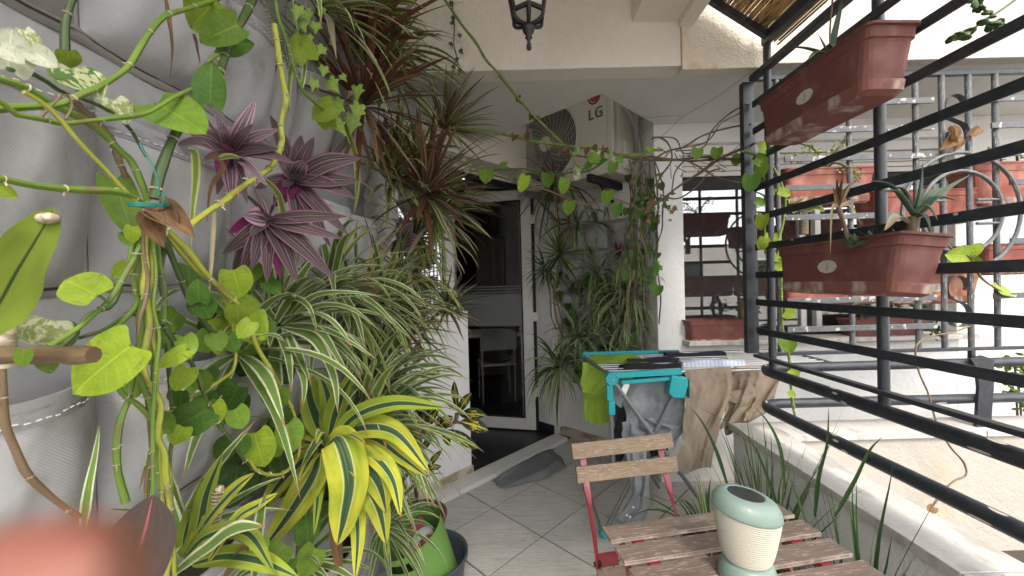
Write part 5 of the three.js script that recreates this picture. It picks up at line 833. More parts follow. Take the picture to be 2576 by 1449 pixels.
// ---------------------------------------------------------------- plants on the left wall
const zl = (u, off = 0.17) => (0.70 - off) * F0 / (1288 - u);          // distance of the plane 'off' metres in front of the left wall, seen at u
const VZ = (pts, off) => pts.map(([u, v, o]) => [u, v, zl(Math.min(u, 900), o ?? off)]);
{
  const p = thing('pothos', 'thick pothos vines tied together with green wire at the left', 'vine');
  const S = (pts, r, key, off, o) => stemPx(p, VZ(pts, off), r, key, o);
  S([[-40, 276], [0, 273], [80, 268], [141, 265], [201, 240], [268, 208], [322, 168], [355, 114], [382, 74], [415, 40], [469, 23], [549, -3], [600, -25]], 9.5, 'green', 0.185);
  S([[-30, 240], [0, 253], [33, 285], [100, 298], [151, 310], [191, 308], [281, 298], [365, 286], [435, 246], [496, 214], [519, 188], [526, 154], [549, 137]], 7.5, 'green', 0.20);
  S([[650, -30], [637, -3], [610, 50], [576, 114], [553, 178], [520, 225], [496, 261], [462, 301], [446, 328], [425, 372], [409, 415], [399, 445], [389, 500]], 8.5, 'dark', 0.19);
  S([[-30, 190], [7, 201], [67, 221], [117, 255], [201, 295], [251, 328], [301, 379], [325, 399], [348, 442], [372, 505]], 10.5, 'green', 0.17);
  S([[60, 231], [110, 261], [147, 295], [188, 345], [235, 395], [278, 439], [318, 485], [360, 520]], 6.5, 'yellow', 0.215);
  S([[-30, 445], [0, 449], [30, 456], [100, 469], [224, 479], [285, 481], [338, 497], [385, 530]], 10, 'green', 0.215);
  S([[20, 174], [94, 191], [161, 235], [214, 251], [278, 281], [328, 325], [355, 372], [369, 395]], 5.5, 'dark', 0.15);
  S([[188, 255], [235, 301], [275, 342], [302, 412], [322, 456], [345, 500]], 8, 'brown', 0.145);
  S([[195, -20], [181, 0], [164, 67], [164, 131]], 8, 'dark', 0.12);
  S([[100, 298], [140, 255], [165, 235], [182, 262], [165, 300]], 3, 'brown', 0.2, { plain: 1 });
  // below the tie
  S([[385, 527], [415, 571], [476, 635], [523, 695], [563, 732], [603, 769], [630, 815], [643, 864], [675, 920], [701, 962], [727, 1010], [748, 1070], [754, 1107], [748, 1154], [721, 1185], [687, 1195], [643, 1181], [631, 1161]], 8.5, 'yellow', 0.20, { thin: 0.3 });
  S([[390, 540], [419, 611], [446, 681], [469, 735], [496, 785], [539, 839], [570, 846]], 7.5, 'dark', 0.17);
  S([[385, 540], [365, 598], [338, 648], [328, 668], [315, 688], [278, 752], [235, 792], [188, 832], [121, 872]], 6.5, 'green', 0.19, { thin: 0.25 });
  S([[380, 520], [382, 571], [369, 621], [352, 648], [348, 681], [355, 715], [362, 748], [355, 782], [352, 815], [355, 849], [348, 889], [342, 916], [356, 960], [379, 1016], [386, 1060], [389, 1110], [396, 1161], [406, 1229]], 7.5, 'green', 0.185);
  S([[375, 540], [365, 635], [369, 681], [362, 732], [375, 769], [379, 809], [369, 862], [362, 893], [362, 932], [372, 958], [389, 985], [403, 1010], [403, 1046], [396, 1100], [413, 1134], [416, 1195], [427, 1253], [427, 1297], [420, 1347], [427, 1391], [416, 1460]], 7.5, 'yellow', 0.20);
  S([[360, 560], [362, 640], [372, 700], [365, 760], [352, 800], [348, 840]], 4.5, 'brown', 0.21);
  S([[396, 560], [402, 661], [412, 722], [414, 815], [425, 889]], 6.5, 'green', 0.16);
  S([[370, 560], [328, 635], [335, 695], [342, 735], [345, 765], [302, 815], [281, 836], [265, 872], [268, 906], [285, 929], [305, 988], [339, 1012], [362, 1032], [376, 1049]], 6, 'green', 0.18);
  S([[395, 555], [419, 591], [462, 645], [502, 688], [549, 725], [570, 765], [583, 809], [593, 893], [585, 933], [558, 954], [518, 981], [481, 999], [447, 1031], [410, 1041]], 5, 'yellow', 0.165);
  S([[414, 815], [425, 842], [466, 885], [495, 941], [513, 991], [529, 1026], [553, 1073], [575, 1100], [612, 1154], [633, 1175], [660, 1185]], 6, 'dark', 0.19, { thin: 0.3 });
  S([[375, 1049], [405, 1120], [425, 1200], [430, 1290], [430, 1358], [437, 1398], [440, 1460]], 6.5, 'yellow', 0.175);
  S([[342, 916], [328, 975], [325, 1002], [305, 1049], [295, 1100], [293, 1134], [295, 1175], [305, 1222], [317, 1263]], 7.5, 'green', 0.17);
  S([[3, 930], [7, 1026], [15, 1073], [37, 1127], [68, 1192], [112, 1236], [159, 1273], [200, 1300]], 8.5, 'brown', 0.20);
  S([[310, 700], [280, 770], [225, 790], [180, 850], [140, 880]], 5, 'dark', 0.12, { plain: 1 });
  S([[405, 820], [330, 790], [260, 830], [200, 850]], 4, 'dark', 0.10, { plain: 1 });
  const H = (ub, vb, ut, vt, w, key, off = 0.2, o = {}) => heartPx(p, ub, vb, ut, vt, zl(Math.min((ub + ut) / 2, 880), off), w, key, o);
  H(548, 2, 470, 70, 0.46, 'lime', 0.17, { stem: [549, -3] }); H(600, 62, 500, 105, 0.40, 'mid', 0.19); H(545, 110, 640, 112, 0.36, 'green', 0.2, { stem: [560, 140] });
  H(528, 262, 532, 152, 0.36, 'green', 0.22); H(390, 258, 516, 328, 0.44, 'mid', 0.21, { stem: [450, 320] });
  H(18, 176, 30, 68, 0.45, 'white', 0.15); H(0, 118, 62, 160, 0.44, 'white', 0.17); H(78, 128, 145, 168, 0.50, 'white', 0.18); H(60, 75, 100, 130, 0.4, 'pale', 0.13);
  H(168, 130, 182, 175, 0.55, 'lime', 0.13); H(140, 172, 190, 225, 0.5, 'pale', 0.14); H(175, 172, 232, 232, 0.42, 'marble', 0.16); H(215, 195, 255, 250, 0.4, 'pale', 0.17); H(285, 250, 318, 312, 0.36, 'pale', 0.15);
  H(-14, 470, 46, 498, 0.42, 'lime', 0.215); H(288, 452, 338, 600, 0.24, 'mid', 0.15); H(335, 570, 332, 612, 0.42, 'lime', 0.19); H(330, 590, 336, 625, 0.4, 'mid', 0.15);
  H(322, 664, 284, 700, 0.40, 'lime', 0.17); H(246, 744, 166, 702, 0.38, 'lime', 0.2, { stem: [272, 760] }); H(500, 760, 498, 700, 0.40, 'green', 0.2); H(500, 752, 530, 802, 0.42, 'green', 0.2);
  H(538, 842, 556, 884, 0.55, 'mid', 0.2); H(463, 845, 480, 900, 0.36, 'mid', 0.2, { stem: [466, 885] }); H(470, 880, 396, 925, 0.32, 'lime', 0.19, { stem: [472, 895] });
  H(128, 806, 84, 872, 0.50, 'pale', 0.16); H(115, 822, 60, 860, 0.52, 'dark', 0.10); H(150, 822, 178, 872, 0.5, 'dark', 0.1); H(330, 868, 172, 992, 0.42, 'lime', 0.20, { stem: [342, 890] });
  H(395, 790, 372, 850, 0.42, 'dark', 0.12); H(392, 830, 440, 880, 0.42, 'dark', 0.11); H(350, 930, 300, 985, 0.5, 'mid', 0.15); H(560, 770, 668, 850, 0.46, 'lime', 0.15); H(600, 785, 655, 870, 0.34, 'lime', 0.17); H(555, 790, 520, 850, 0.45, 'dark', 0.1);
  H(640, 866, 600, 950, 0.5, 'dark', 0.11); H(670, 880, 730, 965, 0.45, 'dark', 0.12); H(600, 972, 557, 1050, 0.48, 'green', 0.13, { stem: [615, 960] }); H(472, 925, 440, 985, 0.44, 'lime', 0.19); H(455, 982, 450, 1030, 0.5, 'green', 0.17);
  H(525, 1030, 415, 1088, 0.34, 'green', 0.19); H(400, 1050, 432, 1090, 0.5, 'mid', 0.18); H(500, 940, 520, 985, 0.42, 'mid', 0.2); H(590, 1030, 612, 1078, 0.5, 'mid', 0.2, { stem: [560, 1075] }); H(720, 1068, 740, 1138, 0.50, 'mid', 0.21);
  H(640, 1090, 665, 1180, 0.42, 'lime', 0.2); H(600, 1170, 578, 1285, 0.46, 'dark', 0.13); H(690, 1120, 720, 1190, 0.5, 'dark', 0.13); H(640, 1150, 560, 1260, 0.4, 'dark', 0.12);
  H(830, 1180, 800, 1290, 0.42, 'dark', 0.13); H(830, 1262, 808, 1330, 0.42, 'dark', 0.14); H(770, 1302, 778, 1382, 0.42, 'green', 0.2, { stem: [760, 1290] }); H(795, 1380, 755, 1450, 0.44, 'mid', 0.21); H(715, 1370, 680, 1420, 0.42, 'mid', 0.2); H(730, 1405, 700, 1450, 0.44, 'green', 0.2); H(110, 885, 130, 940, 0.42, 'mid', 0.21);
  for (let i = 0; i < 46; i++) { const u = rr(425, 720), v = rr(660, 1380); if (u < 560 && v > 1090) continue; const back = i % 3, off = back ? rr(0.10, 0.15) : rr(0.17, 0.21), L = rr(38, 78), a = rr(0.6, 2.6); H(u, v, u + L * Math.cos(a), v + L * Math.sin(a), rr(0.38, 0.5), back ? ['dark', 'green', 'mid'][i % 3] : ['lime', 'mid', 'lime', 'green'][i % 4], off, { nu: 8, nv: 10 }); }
  for (const [dx, key, off, r] of [[-14, 'green', 0.165, 5.5], [12, 'yellow', 0.19, 5], [24, 'dark', 0.16, 5], [-24, 'brown', 0.175, 3.5], [4, 'green', 0.21, 4.5]]) { let x = 378 + dx, pts = []; for (let k = 0; k <= 12; k++) { pts.push([x, 540 + k * 76]); x += rr(-11, 14) - (x - 392 - dx * 0.8) * 0.2; } S(pts, r, key, off); }
  // curled dry leaf at the tie
  const zt = zl(400, 0.23); for (const [a, b, c] of [[395, 520, [445, 570]], [385, 545, [405, 615]], [400, 535, [478, 580]]]) part(p, 'dry_leaf', heartGeo(at(a, b, zt), at(c[0], c[1], zt - 0.01), V(0.4, 0.6, 1), 0.34, { cup: 1.1, bend: 0.5 }), LM.dry[0]);
  const tie = thing('wire_tie', 'green garden wire wound round the pothos vines', 'wire'); const tz = zl(380, 0.245);
  part(tie, 'coil', tube(Array.from({ length: 34 }, (_, i) => { const a = i / 33 * Math.PI * 2 * 3, q = at(376 + 30 * Math.cos(a), 520 - i * 0.3 + 7 * Math.sin(a), tz); q.z += 0.022 * Math.sin(a); return q; }), 0.0013, 120, 5), M.twine);
  part(tie, 'loose_end', tube([[406, 520], [412, 500], [408, 485], [400, 490], [399, 470], [392, 440], [378, 405], [360, 380], [352, 360]].map(([u, v]) => at(u, v, tz)), 0.0011, 40, 5), M.twine);
}
{ // long cut leaf and pruned stump at the left edge
  const p = thing('cut_leaf_cactus', 'yellow-green leaf cactus pad with a cut tip at the left edge', 'cactus'); const z = zl(60, 0.27);
  strapPx(p, [[-70, 850, z], [-10, 770, z], [40, 680, z - 0.005], [90, 600, z - 0.01], [122, 548, z - 0.01], [134, 524, z - 0.01]], 128, 'epi', { tip: 0.35, fold: 0.2, wave: 0.10, cols: 4, seg: 30 });
  part(p, 'cut_end', new THREE.SphereGeometry(0.006, 8, 6).scale(1.6, 0.8, 1).applyMatrix4(new THREE.Matrix4().setPosition(at(121, 549, z - 0.011))), SM.node);
  const s = thing('pruned_stem', 'pruned brown branch stub resting on the nearest pocket', 'branch'); const z2 = zl(110, 0.22);
  part(s, 'stub', taper([at(-20, 893, z2), at(60, 893, z2), at(150, 893, z2), at(236, 893, z2)], (k) => 0.0092 * (1 + 0.08 * Math.sin(k * 17)), 20, 10), SM.brown); part(s, 'upright_stub', taper([at(3, 810, z2 + 0.02), at(6, 880, z2 + 0.02), at(8, 925, z2 + 0.02)], () => 0.0105, 10, 10), SM.node);
  heartPx(s, 60, 880, 55, 925, z2 - 0.02, 0.4, 'mid');
  const d = thing('cordyline', 'dark purple cordyline leaf with a pink midrib at the bottom', 'plant'); const z3 = zl(340, 0.26);
  strapPx(d, [[300, 1560, z3], [330, 1450, z3], [365, 1330, z3], [385, 1245, z3]], 145, 'plum', { lance: 1, pk: 0.5, fold: 0.12, seg: 18, cols: 3 });
  const b = thing('spider_plant', 'single green spider plant blade between two pockets at the lower left', 'plant'); strapPx(b, [[207, 1340, zl(215, 0.19)], [222, 1230, zl(215, 0.19)], [240, 1140, zl(215, 0.18)], [250, 1070, zl(215, 0.17)]], 20, 'spider', { tip: 0.2 });
}
// tricolour rhoeo rosettes
function rhoeo(label, cu, cv, z, leaves, extra = 8) {
  const p = thing('rhoeo', label, 'plant', 'purple rhoeo rosettes'); const c = at(cu, cv, z + 0.02);
  for (const [u, v, w, key, dz = 0, bu, bv] of leaves) { const e = at(u, v, z + dz - 0.01), midp = c.clone().lerp(e, 0.5); midp.addScaledVector(EYE.clone().sub(c).normalize(), rr(0.008, 0.032)); midp.y += rr(-0.004, 0.016); if (bu) midp.add(V(0, bu, 0)); const cv2 = curve([c, midp, e]); const L = cv2.getLength(); const view = EYE.clone().sub(midp).normalize(); part(p, 'leaf', strap(cv2, wLance(w * rr(0.95, 1.3) * z / F0 / 2, 0.36), { seg: 12, cols: 2, fold: 0.35, N: view.add(V(rr(-0.3, 0.3), rr(0, 0.5), 0)) }), LM[key][Math.floor(rnd() * 3)]); }
  rosette(p, c, V(0.8, 0.35, 0.4), extra, { len: [0.05, 0.10], w: 0.011, droop: 1, mat: ['rhoeo', 'rhoeoBack', 'rhoeo', 'rhoeoPink', 'rhoeo'], lance: true, spread: [0.5, 1.7], fold: 0.4 });
  return p;
}
const zr = (u, off) => zl(u, off);
rhoeo('pink and grey striped rhoeo rosette, uppermost in the pocket', 575, 385, zr(575, 0.16), [[643, 252, 34, 'rhoeoPink', 0], [703, 325, 30, 'rhoeoPink'], [540, 288, 20, 'rhoeoPink'], [552, 310, 18, 'rhoeo'], [636, 312, 24, 'rhoeo'], [474, 335, 30, 'rhoeo'], [440, 364, 22, 'rhoeo'], [516, 394, 22, 'rhoeo'], [582, 500, 30, 'rhoeoPink'], [675, 470, 22, 'rhoeoPink', 0], [740, 410, 26, 'rhoeo'], [700, 375, 30, 'rhoeo'], [546, 490, 26, 'rhoeo'], [622, 512, 26, 'rhoeo']]);
rhoeo('broad striped rhoeo rosette with magenta undersides, right of three', 741, 452, zr(741, 0.17), [[908, 398, 38, 'rhoeo'], [905, 455, 40, 'rhoeo'], [758, 340, 26, 'rhoeo'], [790, 345, 30, 'rhoeo'], [680, 290, 30, 'rhoeo', 0.04], [770, 405, 34, 'rhoeo'], [895, 500, 34, 'rhoeo'], [700, 395, 30, 'rhoeo'], [875, 590, 36, 'rhoeo'], [830, 620, 30, 'rhoeo'], [690, 520, 40, 'rhoeoBack'], [640, 475, 30, 'rhoeo'], [800, 560, 30, 'rhoeoBack'], [760, 590, 34, 'rhoeo']]);
rhoeo('drooping striped rhoeo rosette, lowest of the three in the pocket', 675, 552, zr(675, 0.19), [[872, 545, 34, 'rhoeo', -0.02], [862, 600, 34, 'rhoeo', -0.02], [838, 700, 40, 'rhoeo', -0.02], [748, 712, 36, 'rhoeo', -0.01], [634, 678, 34, 'rhoeo', -0.02], [610, 540, 40, 'rhoeoPink', -0.02], [575, 585, 34, 'rhoeoBack'], [585, 690, 36, 'rhoeo', 0.02], [672, 712, 30, 'rhoeo'], [604, 700, 30, 'rhoeo'], [560, 640, 30, 'rhoeo'], [705, 700, 26, 'rhoeoBack'], [780, 640, 30, 'rhoeoBack', 0.02]]);
// spider plants in the pockets
function spider(label, u, v, z, axis, n, o) { const p = thing('spider_plant', label, 'plant', 'spider plants on the green wall'); rosette(p, at(u, v, z), axis, n, { w: 0.0085, ...o, ...(o.w ? { w: o.w * 1.45 } : {}) }); return p; }
{
  const p = spider('large white-edged spider plant arching from the middle pocket', 701, 822, zl(701, 0.11), V(0.75, 0.75, 0.25), 36, { len: [0.20, 0.33], droop: 4.2, w: 0.0085, mat: 'spider', spread: [0.2, 1.25] });
  const z = zl(701, 0.15);
  for (const [pts, w] of [[[[690, 815], [735, 752], [775, 770], [800, 840]], 22], [[[705, 815], [790, 745], [870, 735], [962, 745]], 18], [[[710, 820], [800, 770], [880, 775], [960, 835]], 17], [[[705, 825], [690, 900], [700, 960], [706, 1030]], 36], [[[715, 822], [745, 900], [765, 960], [762, 1025]], 27], [[[712, 820], [790, 850], [840, 950], [850, 1040]], 30], [[[715, 818], [800, 830], [850, 900], [886, 960]], 22], [[[715, 818], [820, 830], [880, 860], [950, 905]], 18], [[[700, 812], [672, 780], [670, 740], [672, 700]], 18], [[[705, 815], [760, 740], [800, 715], [812, 712]], 20], [[[708, 824], [650, 845], [560, 840], [470, 850]], 12], [[[700, 830], [600, 800], [520, 760], [455, 750]], 12]]) strapPx(p, pts.map(([u, v], i) => [u, v, z - 0.02 * i * (i < 3 ? 1 : 0.7)]), w, 'spider', { tip: 0.3, fold: 0.35 });
}
spider('pale spider plant at the top of the green wall', 880, 60, zl(880, 0.10), V(0.7, 0.7, 0.2), 40, { len: [0.28, 0.42], droop: 3.6, w: 0.0085, mat: ['spiderLime', 'spider'], spread: [0.2, 1.2] });
spider('spider plant with hanging blades, under the top edge', 800, 30, zl(800, 0.12), V(0.75, 0.4, 0.2), 30, { len: [0.22, 0.36], droop: 5.5, w: 0.007, mat: ['spider', 'spiderLime', 'straw'], spread: [0.3, 1.4] });
spider('yellowish spider plant right of the rhoeo at the panel edge', 985, 470, 1.78, V(0.6, 0.65, 0.3), 50, { len: [0.26, 0.40], droop: 4.4, w: 0.0075, mat: 'spiderLime', spread: [0.2, 1.4] });
spider('long drooping spider plant beside the window post', 1040, 600, 2.0, V(0.6, 0.5, 0.4), 46, { len: [0.26, 0.42], droop: 5, w: 0.007, mat: ['spiderLime', 'spider', 'straw'], spread: [0.2, 1.5] });
spider('bright spider plant at the far end of the middle pockets', 960, 770, 1.62, V(0.75, 0.6, 0.2), 44, { len: [0.26, 0.40], droop: 4.2, w: 0.0078, mat: ['spider', 'spiderLime'], spread: [0.2, 1.3] });
spider('dense spider plant behind the yellow dracaena', 930, 985, 1.40, V(0.8, 0.5, 0.25), 54, { len: [0.26, 0.42], droop: 4.5, w: 0.0105, mat: 'spider', spread: [0.2, 1.4] });
spider('spider plant fountain reaching over the green container', 905, 1090, 1.22, V(0.85, 0.45, 0.2), 60, { len: [0.26, 0.44], droop: 4.6, w: 0.010, mat: ['spider', 'spider', 'spiderLime'], spread: [0.15, 1.3] });
spider('spider plant hanging from the lowest visible pocket', 745, 1420, zl(745, 0.14), V(0.75, 0.55, 0.2), 20, { len: [0.16, 0.28], droop: 5, w: 0.0065, mat: 'spider', spread: [0.3, 1.4] });
spider('spider plant tucked in the pocket under the cordyline', 470, 1330, zl(470, 0.10), V(0.6, 0.7, 0.3), 8, { len: [0.12, 0.2], droop: 3, w: 0.007, mat: 'spider', spread: [0.2, 1.1] });
spider('thin spider plant below the lemon dracaena', 960, 1330, 1.35, V(0.8, 0.4, 0.2), 22, { len: [0.2, 0.3], droop: 6, w: 0.006, mat: 'spider', spread: [0.3, 1.4] });
// lemon dracaenas
{
  const p = thing('dracaena', 'large yellow and green striped dracaena low on the green wall', 'plant'); const z0 = zl(819, 0.18), z = z0 - 0.09;
  const D = (pts, w, key = 'lemon', o = {}) => strapPx(p, pts.map(([u, v, dz = 0]) => [u, v, z + dz]), w * 1.12, key, { lance: 1, pk: 0.45, fold: 0.32, wave: 0.10, seg: 22, cols: 3, ...o });
  D([[818, 1120], [800, 1060, 0.02], [780, 1000, 0.02], [775, 930, 0.0]], 62, 'lemonGreen'); D([[825, 1110], [840, 1050], [862, 990], [890, 940]], 46, 'lemonGreen'); D([[822, 1115], [830, 1060, 0.03], [826, 1000, 0.03], [800, 930, 0.02]], 50, 'lemonGreen');
  D([[830, 1120], [890, 1050, -0.02], [990, 1015, -0.05], [1125, 1026, -0.08]], 42, 'lemonGreen'); D([[830, 1120], [900, 1078, -0.02], [990, 1085, -0.05], [1082, 1190, -0.08]], 52); D([[826, 1122], [930, 1100], [1010, 1150, -0.03], [1075, 1200, -0.04]], 34, 'lemon');
  D([[815, 1130], [850, 1105, -0.06], [878, 1200, -0.09], [865, 1300, -0.09], [848, 1372, -0.08]], 80); D([[805, 1140], [790, 1190, -0.04], [730, 1290, -0.06], [662, 1380, -0.06]], 60); D([[800, 1130], [760, 1160, -0.02], [700, 1220, -0.03], [655, 1300, -0.03]], 46);
  D([[828, 1130], [900, 1150, -0.05], [950, 1210, -0.07], [972, 1290, -0.07]], 62); D([[835, 1140], [905, 1190, -0.05], [950, 1270, -0.07], [972, 1370, -0.07]], 56); D([[832, 1145], [885, 1230, -0.05], [900, 1330, -0.07], [893, 1460, -0.07]], 38); D([[800, 1118], [720, 1100, 0.0], [640, 1075, -0.01], [552, 1042, -0.02]], 52);
  D([[840, 1120], [930, 1140, -0.04], [985, 1200, -0.07], [1008, 1300, -0.08]], 42); D([[850, 1160], [950, 1240], [968, 1320, -0.04], [975, 1410, -0.05]], 22, 'lemonGreen'); D([[800, 1150], [770, 1220, 0.02], [700, 1260, 0.02], [640, 1300, 0.02]], 40, 'lemonGreen');
  part(p, 'stem', taper([at(819, 1135, z0), at(812, 1200, z0 + 0.04), at(800, 1280, z0 + 0.10)], () => 0.012, 12, 9), SM.green);
  rosette(p, at(820, 1128, z0 - 0.01), V(0.75, 0.55, 0.35), 16, { len: [0.2, 0.32], w: 0.013, droop: 4.5, mat: ['lemonGreen', 'lemon', 'lemonGreen'], lance: true, spread: [0.2, 1.4], fold: 0.3, seg: 14 });
  part(p, 'dead_leaf', strap(curve([at(836, 1260, z), at(842, 1330, z), at(850, 1400, z), at(858, 1470, z)]), wLance(0.014), { seg: 12, cols: 2, fold: 0.8, N: V(0.4, 0.4, 0.8) }), LM.dry[1]);
  const q = thing('dracaena', 'smaller striped dracaena in the bottom pocket by the tied vines', 'plant'); const y0 = zl(458, 0.15);
  const E = (pts, w, key = 'lemonGreen', o = {}) => strapPx(q, pts.map(([u, v, dz = 0]) => [u, v, y0 + dz]), w, key, { lance: 1, pk: 0.45, fold: 0.3, wave: 0.10, seg: 20, cols: 3, ...o });
  E([[458, 1405], [470, 1340], [490, 1280], [512, 1200]], 40); E([[455, 1405], [440, 1330], [425, 1270], [420, 1220]], 34, 'spider'); E([[462, 1405], [520, 1350, -0.02], [620, 1340, -0.04], [690, 1440, -0.05]], 44); E([[460, 1400], [500, 1330], [520, 1240], [560, 1140]], 48); E([[465, 1405], [520, 1310], [590, 1230], [640, 1190]], 40, 'lemon');
  E([[480, 1420], [560, 1400], [650, 1410, -0.02], [750, 1452, -0.03]], 56); E([[450, 1410], [470, 1300, 0.02], [540, 1180, 0.03], [640, 1060, 0.05]], 26, 'spider'); E([[440, 1440, -0.04], [520, 1380, -0.06], [590, 1330, -0.07], [668, 1324, -0.08]], 34, 'spider', { lance: 0, tip: 0.7 }); E([[520, 1420], [600, 1300], [650, 1270], [700, 1240]], 30, 'lemon'); E([[640, 1470], [645, 1380], [655, 1300], [668, 1240]], 30, 'spider');
  part(q, 'dead_leaf', strap(curve([at(630, 1360, y0), at(600, 1400, y0), at(560, 1460, y0)]), wLance(0.008), { seg: 10, cols: 2, fold: 0.8, N: V(0.4, 0.4, 0.8) }), LM.dry[0]);
  const st = thing('cane_stump', 'ringed bare dracaena cane cut off short', 'stump'); const zs = zl(540, 0.2); part(st, 'cane', taper([at(533, 1350, zs + 0.02), at(540, 1290, zs + 0.01), at(552, 1235, zs)], () => 0.0086, 24, 10), caneMat); part(st, 'cut_end', new THREE.SphereGeometry(0.007, 8, 6).applyMatrix4(new THREE.Matrix4().setPosition(at(553, 1231, zs))), SM.node);
  part(st, 'leaf_scars', merge(Array.from({ length: 14 }, (_, i) => { const k = i / 13, c = at(lerp(533, 552, k), lerp(1350, 1237, k), lerp(zs + 0.02, zs, k)); return new THREE.TorusGeometry(0.0088, 0.0012, 5, 12).rotateX(1.4).applyMatrix4(new THREE.Matrix4().setPosition(c)); })), SM.node, 'stuff');
}
// red and tricolour dragon trees on bare canes
function dragon(label, u, v, z, axis, n, o, canePts) {
  const p = thing('dragon_tree', label, 'plant', 'dragon trees on the green wall'); rosette(p, at(u, v, z), axis, Math.round(n * 1.7), { w: 0.0065, droop: 1.6, spread: [0.1, 1.5], fold: 0.35, tip: 0.25, len: [0.2, 0.32], ...o, w: (o.w || 0.0065) * (o.broad || 1.5) });
  if (canePts) part(p, 'cane', taper(canePts.map(([a, b, c]) => at(a, b, c)), () => o.r || 0.009, 30, 9), caneMat);
  return p;
}
dragon('dark red dragon tree fanning out at the top of the wall', 905, 130, 1.40, V(0.6, 0.75, 0.35), 26, { mat: ['red', 'red', 'tricolorRed'], len: [0.26, 0.42], w: 0.0085, broad: 1.15, lance: true }, [[905, 130, 1.40], [890, 200, 1.43], [862, 290, 1.46], [825, 380, 1.36]]);
dragon('red-brown dragon tree above the white pocket', 915, 268, 1.36, V(0.7, 0.35, 0.45), 34, { mat: ['red', 'tricolorRed', 'red'], len: [0.24, 0.38], w: 0.008, broad: 1.15, lance: true, spread: [0.1, 1.8] }, [[915, 268, 1.36], [895, 310, 1.38], [865, 360, 1.36], [820, 415, 1.30]]);
dragon('green and cream dragon tree before the cracked lintel', 1118, 325, 2.05, V(0.45, 0.8, 0.3), 34, { mat: ['tricolor', 'tricolor', 'tricolorRed'], len: [0.24, 0.36], w: 0.0085, spread: [0.1, 1.7] }, [[1118, 325, 2.05], [1098, 360, 2.05], [1060, 410, 2.02], [1020, 470, 1.98]]);
dragon('olive and rust dragon tree reaching towards the door', 1069, 490, 1.72, V(0.55, 0.45, 0.4), 40, { mat: ['red', 'red', 'tricolorRed', 'tricolor'], len: [0.26, 0.42], w: 0.0095, broad: 1.3, lance: true, spread: [0.1, 1.7] }, [[1069, 490, 1.72], [1040, 530, 1.70], [980, 600, 1.68], [945, 650, 1.66], [920, 700, 1.66], [905, 740, 1.66]]);
dragon('pale streaked dragon tree behind the rust one', 1095, 535, 1.95, V(0.7, 0.3, 0.4), 40, { mat: ['tricolor', 'spiderLime'], len: [0.26, 0.40], w: 0.007, droop: 2.2, spread: [0.1, 1.6] }, [[1095, 535, 1.95], [1040, 600, 1.9], [990, 680, 1.85]]);
dragon('small green dragon tree tuft low on a bare cane', 1014, 822, 1.62, V(0.6, 0.5, 0.5), 26, { mat: ['tricolorRed', 'blade', 'tricolor'], len: [0.16, 0.24], w: 0.0065, spread: [0.1, 1.7] }, [[1014, 822, 1.62], [1005, 860, 1.63], [980, 900, 1.62], [955, 950, 1.58]]);
dragon('small dragon tree tuft beside the white post', 1124, 775, 2.0, V(0.5, 0.55, 0.4), 26, { mat: ['tricolorRed', 'tricolor', 'blade'], len: [0.18, 0.28], w: 0.006, spread: [0.1, 1.6] }, [[1124, 775, 2.0], [1090, 800, 2.0], [1060, 850, 1.98], [1030, 900, 1.95]]);
dragon('brown dragon tree tuft under the beam', 1125, 205, 2.25, V(0.6, 0.1, 0.3), 34, { mat: 'tricolorRed', len: [0.16, 0.26], w: 0.005, spread: [0.1, 1.6], droop: 2.4 }, null);
